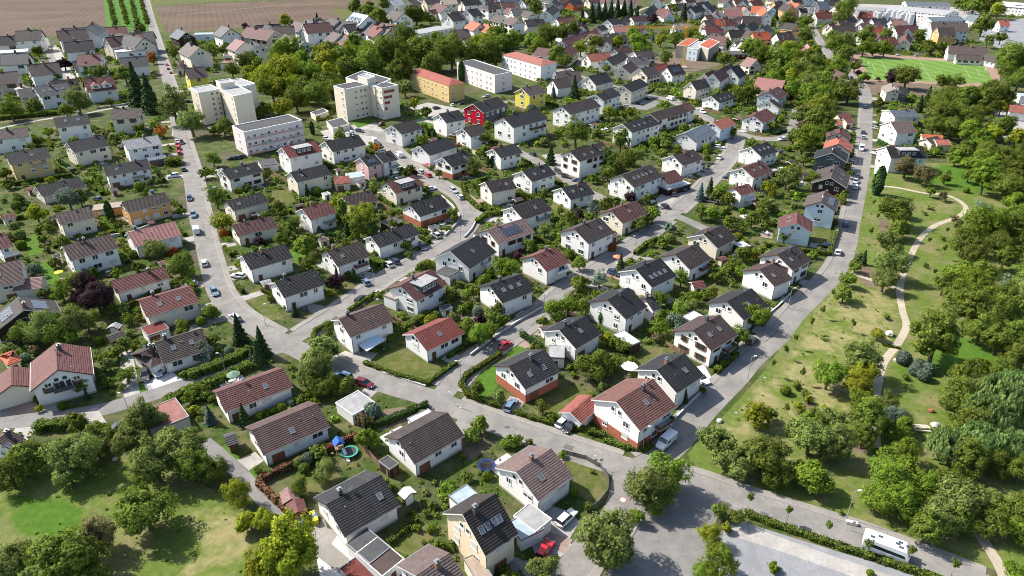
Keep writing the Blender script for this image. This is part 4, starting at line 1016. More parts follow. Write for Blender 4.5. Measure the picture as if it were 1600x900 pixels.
def plank_fence(pts, h=1.6, mat=None, look='brown plank fence', pitch=0.30, cap=260, rail=True, gap=.05, name='fence'):
    path = [P(*p) for p in pts]; mat = mat or plain("fence_timber", (.24, .15, .09), .9, var=.35, nscale=3)
    root = link(name, None, None, (path[0].x, path[0].y, 0)); bm = MB(); bm.box(0, -.02, .05, pitch - gap, .02, h); me = bm.mesh("plank", [mat])
    pm = MB(); pm.box(-.06, -.06, 0, .06, .06, h + .12); pme = pm.mesh("post", [mat]); n = 0
    for i in range(len(path) - 1):
        d = path[i+1] - path[i]; an = math.atan2(d.y, d.x); q = path[i] - path[0]; e = d.normalized(); k = int(d.length / pitch)
        for j in range(k):
            if n < cap: link("plank", me, root, (q.x + e.x * j * pitch, q.y + e.y * j * pitch, random.uniform(-.02, .02)), an); n += 1
        for j in range(int(d.length / 2.2) + 1): link("post", pme, root, (q.x + e.x * j * 2.2, q.y + e.y * j * 2.2, 0), an).location.z = 0
        rb = MB(); M = Matrix.Translation(q) @ Matrix.Rotation(an, 4, 'Z'); rb.box(0, .025, h * .25, d.length, .07, h * .25 + .09, M=M); rb.box(0, .025, h * .75, d.length, .07, h * .75 + .09, M=M); rb.build("rail", [mat], root)
    k = len(pts) // 2; u, v = ((pts[0][0] + pts[-1][0]) / 2, (pts[0][1] + pts[-1][1]) / 2); tag(root, look, "fence", "fences", u, v); return root
def trampoline(u, v, r, col, net=False, look=''):
    p = P(u, v, .8); root = link("trampoline", None, None, (p.x, p.y, 0)); n = 24; pm = plain("trampoline_pad_" + look.split()[0], col, .6)
    a = MB(); C = [(math.cos(2*math.pi*i/n), math.sin(2*math.pi*i/n)) for i in range(n)]
    for i in range(n): (x0, y0), (x1, y1) = C[i], C[(i+1) % n]; a.poly([(x0*r*.8, y0*r*.8, .80), (x0*r, y0*r, .80), (x1*r, y1*r, .80), (x1*r*.8, y1*r*.8, .80)]); a.poly([(x0*r, y0*r, .68), (x1*r, y1*r, .68), (x1*r, y1*r, .80), (x0*r, y0*r, .80)])
    a.build("edge_pad", [pm], root); b = MB(); b.poly([(x*r*.8, y*r*.8, .77) for x, y in C]); b.build("jumping_mat", [DARKM], root)
    for i in range(0, n, 4): l = MB(); x, y = C[i]; l.tube([(x*r*.93, y*r*.93, 0), (x*r*.93, y*r*.93, .68)], .03, 6); l.build("leg", [POLE], root)
    if net:
        for i in range(0, n, 4): l = MB(); x, y = C[i]; l.tube([(x*r*1.03, y*r*1.03, .1), (x*r*1.03, y*r*1.03, 2.5)], .03, 6); l.build("net_post", [DARKM], root)
        g = MB()
        for i in range(n): (x0, y0), (x1, y1) = C[i], C[(i+1) % n]; g.poly([(x0*r, y0*r, .8), (x1*r, y1*r, .8), (x1*r, y1*r, 2.4), (x0*r, y0*r, 2.4)])
        m, nt, bb = base_mat("safety_net", .9, .1); bb.inputs["Base Color"].default_value = (.03, .03, .035, 1); bb.inputs["Alpha"].default_value = .45; g.build("net", [m], root)
    tag(root, "", "trampoline", None, label=look)
# ---------------------------------------------------------------- the ground and its plots
GM = ground_mat(); g = MB(); g.poly([(-1800, -300, 0), (1800, -300, 0), (1800, 2600, 0), (-1800, 2600, 0)]); setkind(g.build("ground", [GM]), 'structure')
PKC = ((0.074, 0.114, 0.020), (0.138, 0.180, 0.038), (0.225, 0.200, 0.095), 0.9, 0.10, 0.47)
PARK = lawn_mat("park_grass", *PKC)
MEADOW = lawn_mat("meadow_grass", (0.085, 0.125, 0.022), (0.145, 0.180, 0.038), (0.31, 0.27, 0.13), 0.95, 0.14, 0.41)
MEADOW_FADE = lawn_mat("meadow_fading", (0.085, 0.125, 0.022), (0.145, 0.180, 0.038), (0.31, 0.27, 0.13), 0.95, 0.14, 0.41, into=PKC)
LUSH = lawn_mat("lush_lawn", (0.048, 0.112, 0.012), (0.088, 0.165, 0.020), (0.12, 0.16, 0.04), 0.5, 0.3, 0.55)
LUSH_FADE = lawn_mat("lush_fading", (0.048, 0.112, 0.012), (0.088, 0.165, 0.020), (0.12, 0.16, 0.04), 0.5, 0.3, 0.55, into=PKC)
DRYL = lawn_mat("dry_lawn", (0.055, 0.082, 0.016), (0.105, 0.122, 0.030), (0.18, 0.15, 0.072), 0.75, 0.25, 0.45)
DIRT = lawn_mat("bare_soil", (0.105, 0.075, 0.052), (0.18, 0.135, 0.10), (0.22, 0.18, 0.135), 0.7, 0.2, 0.45)
DIRT_FADE = lawn_mat("soil_fading", (0.105, 0.075, 0.052), (0.18, 0.135, 0.10), (0.22, 0.18, 0.135), 0.7, 0.2, 0.45, into=PKC)
def plough_mat():
    m, nt, b = base_mat("ploughed_soil", 0.95, 0.1); p = geo_pos(nt)
    w = N(nt, "ShaderNodeTexWave", wave_type='BANDS', bands_direction='X'); nt.links.new(mapping(nt, p, (1, 1, 1), R(-22)), w.inputs["Vector"]); w.inputs["Scale"].default_value = 0.055; w.inputs["Distortion"].default_value = 1.2; w.inputs["Detail"].default_value = 4; w.inputs["Detail Scale"].default_value = 1.5
    a = noise(nt, p, .02, 5, .6); f = noise(nt, mapping(nt, p, (1, .12, 1), R(-22)), .6, 4, .7)
    c = mixc(nt, maprange(nt, a, .35, .65, 0, 1), (0.082, 0.056, 0.037), (0.128, 0.092, 0.064)); c = mixc(nt, maprange(nt, w.outputs[0], .2, .8, 0, .30), c, (0.148, 0.118, 0.088)); c = mixc(nt, maprange(nt, f, .4, .7, 0, .5), c, (0.080, 0.058, 0.043))
    nt.links.new(c, b.inputs["Base Color"]); bump(nt, b, f, .8, .3); return m
PL = plough_mat()
sheet("field_ground", [(-120, 60), (-80, -40), (158, -40), (166, 54), (60, 58)], PL)
sheet("field_ground", [(240, 10), (300, 7), (600, -6), (560, 14), (549, 28), (480, 32), (400, 40), (340, 46), (262, 52)], PL)
sheet("field_track", [(275, 23), (420, 9.2), (520, 4.6), (520, 5.6), (420, 10.4), (275, 24.4)], DIRT)
sheet("grass_strip", [(158, -40), (240, -40), (236, 48), (166, 44)], lawn_mat("orchard_grass", (.045, .12, .015), (.09, .19, .03)))
sheet("grass_verge", [(222, -40), (300, -40), (420, -20), (600, -22), (600, -8), (300, 5), (240, 9), (262, 54), (240, 45)], DRYL)
sheet("grass_verge", [(517, 14), (553, 14), (548, 26), (535, 30)], DRYL)
# park on the right, between street and wood
sheet("park_lawn", [(1352, 265), (1345, 300), (1336, 345), (1318, 402), (1280, 465), (1240, 515), (1190, 585), (1140, 640), (1075, 708), (1080, 735), (1160, 757), (1300, 802), (1420, 845), (1560, 892), (1700, 920), (1760, 640), (1640, 400), (1560, 260), (1440, 262)], PARK)
sheet("meadow_lawn", [(1300, 445), (1270, 490), (1222, 560), (1172, 622), (1120, 676), (1150, 700), (1250, 700), (1330, 640), (1380, 560), (1405, 500), (1400, 460), (1360, 440)], MEADOW_FADE, round_=True, soft=True)
sheet("lush_lawn", [(1415, 262), (1440, 258), (1540, 262), (1548, 300), (1520, 305), (1470, 290), (1420, 285)], LUSH_FADE, round_=True, soft=True)
sheet("lush_lawn", [(1390, 585), (1400, 570), (1450, 560), (1490, 520), (1570, 545), (1560, 575), (1480, 590), (1420, 590)], LUSH_FADE, round_=True, soft=True)
for q in ([(1375, 340), (1392, 348), (1388, 372), (1372, 360)], [(1345, 412), (1372, 425), (1368, 450), (1342, 440)], [(1240, 640), (1262, 622), (1285, 650), (1262, 668)], [(1320, 685), (1350, 688), (1362, 712), (1325, 705)]): sheet("bare_earth", q, DIRT_FADE, round_=True, soft=True)
# park bottom left
sheet("park_lawn", [(-60, 735), (40, 725), (110, 712), (180, 705), (260, 735), (345, 770), (420, 830), (470, 960), (-60, 960)], PARK)
sheet("lush_lawn", [(20, 775), (55, 770), (110, 780), (135, 800), (128, 835), (95, 852), (40, 850), (15, 815)], LUSH_FADE, round_=True, soft=True)
sheet("dry_meadow", [(285, 800), (345, 790), (385, 805), (395, 860), (350, 905), (270, 905), (300, 870)], MEADOW_FADE, round_=True, soft=True)
# football ground
sheet("running_track", [(1328, 85), (1345, 82), (1545, 97), (1562, 106), (1562, 128), (1545, 137), (1370, 133), (1330, 120)], plain("track_dirt", (.25, .165, .125), .95, var=.2, nscale=.05))
sheet("terrace_earth", [(1300, 128), (1360, 126), (1470, 132), (1470, 150), (1300, 146)], DIRT)
PIT = [(1341.5, 87.5), (1535, 99), (1555.5, 131), (1361, 124.5)]
def pitch_mat():
    m, nt, b = base_mat("pitch_grass", .95, .1); p = geo_pos(nt); w = N(nt, "ShaderNodeTexWave", wave_type='BANDS', bands_direction='X'); nt.links.new(mapping(nt, p, (1, 1, 1), R(-12)), w.inputs["Vector"]); w.inputs["Scale"].default_value = .03; w.inputs["Distortion"].default_value = .3
    e = noise(nt, p, .15, 5, .7); c = mixc(nt, maprange(nt, w.outputs[0], .35, .65, 0, 1), (.100, .180, .034), (.128, .212, .045)); c = mixc(nt, maprange(nt, e, .5, .75, 0, .5), c, (.12, .21, .025)); nt.links.new(c, b.inputs["Base Color"]); return m
sheet("football_pitch", PIT, pitch_mat())
LINEW = plain("line_paint", (.62, .64, .58), .8, var=.08); LZ = 0.03
pc = [P(*p) for p in PIT]
def pl(s, t): return pc[0].lerp(pc[1], s).lerp(pc[3].lerp(pc[2], s), t)
def line(pts, w=.10):
    a = MB()
    for i in range(len(pts) - 1):
        d = (pts[i+1] - pts[i]).normalized(); n = Vector((-d.y, d.x, 0)) * w / 2; a.poly([(q.x, q.y, LZ) for q in (pts[i] - n, pts[i+1] - n, pts[i+1] + n, pts[i] + n)])
    setkind(a.build("pitch_line", [LINEW]), 'structure')
for s0, s1, t0, t1 in ((.03, .97, .04, .96), (.03, .17, .22, .78), (.83, .97, .22, .78), (.03, .08, .36, .64), (.92, .97, .36, .64)): line([pl(s0, t0), pl(s1, t0), pl(s1, t1), pl(s0, t1), pl(s0, t0)])
line([pl(.5, .04), pl(.5, .96)]); cc = pl(.5, .5); line([cc + Vector((9.15 * math.cos(i * math.pi / 12), 9.15 * math.sin(i * math.pi / 12), 0)) for i in range(25)])
for s in (.03, .97):
    c = pl(s, .5); gm = MB(); e = (pl(s, 1) - pl(s, 0)).normalized()
    for k in (-3.6, 3.6): q = c + e * k; gm.tube([(q.x, q.y, 0), (q.x, q.y, 2.44)], .09, 6)
    a, b = c - e * 3.6, c + e * 3.6; gm.tube([(a.x, a.y, 2.44), (b.x, b.y, 2.44)], .09, 6); tag(gm.build("football_goal", [LINEW]), "white football goal frame on the pitch", 'goal', None, *pix(c))

# yards and paved plots
for n, q, m in (("parking_yard", [(985, 800), (1020, 770), (1070, 745), (1128, 790), (1105, 850), (1110, 960), (930, 960), (960, 850)], ASPHD), ("gravel_parking", [(1120, 835), (1150, 812), (1200, 828), (1330, 868), (1480, 910), (1520, 960), (1110, 960), (1110, 880)], GRAV), ("paved_strip", [(1140, 822), (1160, 818), (1270, 858), (1440, 915), (1400, 925), (1230, 865), (1128, 832)], YARD),
  ("forecourt", [(487, 835), (540, 830), (560, 850), (610, 890), (560, 960), (470, 960), (500, 900)], YARDW), ("forecourt", [(221, 598), (243, 590), (268, 580), (290, 597), (238, 617)], YARDW), ("forecourt", [(0, 615), (25, 606), (54, 610), (60, 645), (0, 650)], YARDR),
  ("forecourt", [(845, 810), (862, 790), (892, 800), (905, 815), (880, 860), (842, 880), (830, 850)], YARD), ("forecourt", [(535, 558), (562, 546), (590, 552), (578, 565), (560, 566)], YARD), ("forecourt", [(588, 675), (600, 640), (630, 636), (660, 644), (640, 660)], DIRT),
  ("parking_yard", [(640, 168), (668, 160), (720, 170), (715, 182), (668, 186)], YARD), ("parking_yard", [(500, 205), (585, 188), (610, 215), (560, 232), (520, 226)], YARD), ("parking_yard", [(965, 168), (985, 150), (1040, 160), (1010, 172)], ASPHD),
  ("parking_yard", [(1025, 310), (1050, 290), (1085, 300), (1060, 330), (1030, 330)], YARD), ("forecourt", [(1372, 235), (1384, 234), (1380, 275), (1365, 272)], YARDW), ("parking_yard", [(270, 190), (290, 200), (300, 215), (268, 212)], YARD), ("parking_yard", [(1550, 170), (1600, 160), (1640, 220), (1570, 222)], YARD),
  ("parking_yard", [(1540, 40), (1600, 28), (1640, 70), (1560, 75), (1530, 62)], GRAV), ("building_site", [(1000, 85), (1060, 80), (1100, 95), (1130, 100), (1060, 120), (1020, 105)], DIRT), ("forecourt", [(1080, 575), (1100, 570), (1112, 590), (1090, 605)], YARDW),
  ("forecourt", [(82, 72), (90, 70), (118, 122), (100, 132), (85, 105)], YARD), ("factory_yard", [(1300, 14), (1345, 6), (1520, 12), (1540, 30), (1500, 48), (1420, 45), (1320, 30)], YARD),
  ("forecourt", [(845, 242), (880, 240), (925, 262), (905, 275), (870, 262)], YARD)): sheet(n, q, m)
for n, q, m in (("dry_lawn", [(574, 567), (630, 540), (668, 590), (704, 572), (668, 598), (625, 590)], DRYL), ("garden_lawn", [(576, 566), (628, 540), (664, 566), (700, 572), (668, 597)], DRYL), ("garden_lawn", [(736, 612), (742, 590), (780, 560), (790, 580), (772, 612), (752, 628)], LUSH), ("garden_lawn", [(788, 553), (820, 528), (846, 546), (806, 562)], LUSH),
  ("garden_lawn", [(380, 462), (405, 445), (425, 470), (445, 500), (420, 500)], DRYL), ("garden_lawn", [(500, 535), (520, 520), (550, 548), (535, 555)], DRYL), ("garden_lawn", [(605, 830), (650, 810), (690, 830), (640, 870), (600, 850)], DRYL), ("garden_lawn", [(430, 770), (500, 735), (540, 745), (490, 790), (440, 800)], DRYL),
  ("garden_lawn", [(990, 575), (1010, 540), (1050, 545), (1040, 570), (1000, 590)], DRYL), ("garden_lawn", [(830, 640), (860, 615), (900, 600), (920, 620), (880, 650), (845, 655)], DRYL), ("garden_lawn", [(880, 712), (915, 725), (945, 750), (930, 785), (900, 775)], DRYL),
  ("garden_lawn", [(640, 185), (660, 178), (720, 205), (700, 215)], LUSH), ("garden_lawn", [(548, 190), (570, 185), (590, 190), (560, 200)], LUSH), ("garden_lawn", [(845, 180), (870, 172), (880, 200), (855, 210)], DRYL), ("garden_lawn", [(200, 610), (215, 590), (236, 614), (212, 622)], LUSH),
  ("garden_lawn", [(450, 382), (475, 378), (485, 405), (460, 412)], LUSH), ("garden_lawn", [(1265, 355), (1298, 360), (1292, 390), (1260, 385)], DRYL), ("garden_lawn", [(35, 375), (55, 365), (68, 395), (45, 400)], LUSH), ("garden_lawn", [(60, 412), (80, 405), (95, 440), (75, 445)], LUSH), ("garden_lawn", [(415, 300), (445, 296), (466, 315), (430, 322)], DRYL),
  ("garden_lawn", [(860, 320), (880, 315), (895, 335), (870, 345)], DRYL), ("vegetable_bed", [(710, 500), (735, 488), (758, 505), (728, 520)], DIRT), ("vegetable_bed", [(604, 655), (622, 636), (648, 640), (632, 652)], DIRT), ("garden_lawn", [(340, 700), (352, 695), (420, 760), (402, 765)], LUSH), ("garden_lawn", [(266, 265), (285, 260), (282, 285), (268, 280)], DRYL),
  ("garden_lawn", [(1060, 400), (1095, 405), (1085, 430), (1050, 425)], DRYL), ("garden_lawn", [(1100, 455), (1130, 445), (1150, 470), (1110, 478)], DRYL), ("garden_lawn", [(700, 680), (770, 690), (740, 720), (690, 705)], DIRT)): sheet(n, q, m, fill=m in (DIRT,))

# ---------------------------------------------------------------- streets
road([(313, 348), (320, 380), (329, 416), (341, 455), (365, 488), (400, 512), (445, 536), (520, 571), (610, 603), (667, 620), (760, 657), (800, 671), (840, 685), (880, 699), (950, 722), (1000, 736), (1085, 756), (1173, 787), (1280, 822), (1350, 844), (1440, 878), (1560, 926), (1680, 975)], 5.7, walk='L')
road([(222, -30), (232, 20), (243, 60), (256, 105), (266, 140), (272, 170), (281, 205), (288, 233), (298, 270), (308, 325), (314, 352)], 6.2, walk='L')
road([(990, 736), (1030, 715), (1062, 686), (1103, 638), (1150, 590), (1172, 564), (1215, 525), (1241, 492), (1286, 448), (1312, 415), (1324, 382), (1331, 346), (1344, 285), (1352, 236), (1354, 188), (1355, 158), (1349, 135), (1330, 118), (1308, 100), (1290, 75), (1272, 45), (1262, 10)], 5.4, walk='L')
road([(985, 734), (978, 755), (972, 785), (955, 818), (925, 850), (895, 890), (870, 950)], 5.2, walk='L')
road([(447, 537), (488, 511), (528, 485), (568, 458), (608, 431), (650, 408), (683, 391), (715, 370), (732, 348), (735, 330), (722, 309), (692, 290), (655, 268), (622, 240), (592, 212), (560, 205)], 5.0, walk='LR')
road([(690, 618), (731, 572), (773, 541), (816, 511), (853, 481), (876, 458), (900, 440), (930, 421), (985, 385), (1050, 335), (1100, 290), (1140, 245), (1152, 212)], 4.9, walk='LR')
road([(1010, 148), (1052, 158), (1098, 180), (1150, 206), (1200, 217), (1234, 207), (1246, 172)], 5.0, walk='R')
road([(800, 232), (832, 248), (870, 270), (905, 292), (945, 312)], 4.6)
road([(1050, 335), (1075, 345), (1110, 362)], 4.0, ASPHD)
road([(-30, 662), (60, 655), (140, 644), (210, 626), (290, 600), (350, 578), (400, 556), (450, 540)], 4.6, ASPHD)
road([(135, 642), (145, 660), (165, 690)], 4.0, YARD, name='driveway')
road([(318, 690), (345, 712), (385, 750), (430, 800), (470, 840)], 2.8, ASPHD, name='footpath')
road([(-20, 205), (60, 188), (120, 180), (160, 172), (205, 165)], 2.6, YARD, name='footpath')
road([(70, 60), (78, 85), (92, 112), (110, 135)], 4.6)
road([(590, 212), (650, 190), (700, 178), (760, 165), (800, 158)], 4.6)
road([(840, 118), (880, 108), (905, 100), (910, 75)], 4.2)
road([(905, 75), (950, 35), (1010, 20), (1060, 0)], 4.0)
road([(1010, 148), (985, 140), (940, 130), (905, 118), (880, 108)], 4.0)
road([(985, 25), (1010, 12), (1050, 6)], 3.0, YARD)
road([(365, 60), (440, 68), (520, 74), (600, 66), (680, 58), (760, 48)], 3.6)
road([(1520, 825), (1540, 850), (1562, 885), (1580, 930)], 1.8, PATHM, name='path')
road([(1362, 290), (1400, 293), (1440, 301), (1478, 305), (1502, 316), (1509, 328), (1494, 340), (1462, 352), (1440, 370), (1425, 395), (1412, 425), (1406, 455), (1410, 485), (1416, 510), (1402, 538), (1380, 568), (1370, 610), (1366, 655), (1370, 700)], 1.75, PATHM, name='path')
road([(1330, 425), (1345, 432), (1370, 440), (1398, 450)], 1.6, PATHM, name='path')
pavements()
# a painted speed disc on the side street, manhole covers
def disc(u, v, r, name, mats, inner=.72):
    p = P(u, v); z = max([0.03] + [r_[4] + .004 for r_ in ROADS if any((q - Vector((p.x, p.y, 0))).length < r_[2] for q in r_[0])]); a = MB(); n = 28; C = [(math.cos(2*math.pi*i/n), math.sin(2*math.pi*i/n)) for i in range(n)]
    for i in range(n): (x0, y0), (x1, y1) = C[i], C[(i+1) % n]; a.poly([(p.x+x0*r*inner, p.y+y0*r*inner, z), (p.x+x0*r, p.y+y0*r, z), (p.x+x1*r, p.y+y1*r, z), (p.x+x1*r*inner, p.y+y1*r*inner, z)])
    a.poly([(p.x+x*r*inner, p.y+y*r*inner, z + .001) for x, y in C], 1); return setkind(a.build(name, mats), 'structure')
for u, v in ((702, 612), (719, 637), (330, 462), (560, 640), (1220, 437), (830, 390), (487, 523), (470, 565), (600, 545), (1150, 645), (1195, 590), (930, 712), (212, 637), (258, 622)): disc(u, v, .36, "manhole_cover", [plain("cast_iron", (.10, .095, .09), .7), plain("manhole_concrete", (.33, .32, .30), .9)], .8)

disc(973.5, 781, .62, "road_marking", [plain("marking_red", (.42, .05, .05), .8), LINEW], .8)
# repaired patches, trench seams and crack lines in the asphalt
PATCH = [asphalt_mat("asphalt_patch", (0.105, 0.100, 0.094), (0.150, 0.142, 0.132)), asphalt_mat("asphalt_patch_pale", (0.185, 0.172, 0.156), (0.235, 0.218, 0.198))]
rg = random.Random(4)
for path, nrm, w, walk, zr in ROADS[:6]:
    for k in range(6, len(path) - 8, 7):
        if rg.random() < .62: continue
        p, q = path[k], nrm[k]; t = Vector((q.y, -q.x, 0)); o_ = rg.uniform(-w * .38, w * .25)
        if rg.random() < .5: a_, b_ = rg.uniform(.5, 1.4), rg.uniform(.8, 2.6)
        else: a_, b_ = (w, rg.uniform(.35, .6)) if rg.random() < .5 else (.3, rg.uniform(4, 9))
        o_ = -w / 2 if a_ == w else o_; c4 = [p + q * o_, p + q * min(w / 2, o_ + a_), p + q * min(w / 2, o_ + a_) + t * b_, p + q * o_ + t * b_]
        m_ = MB(); m_.poly([(x.x, x.y, zr + .0035) for x in c4]); me_ = m_.mesh("road_patch", [PATCH[rg.random() < .45]])
        if me_.polygons[0].normal.z < 0: me_.flip_normals()
        setkind(link("road_patch", me_), 'structure')
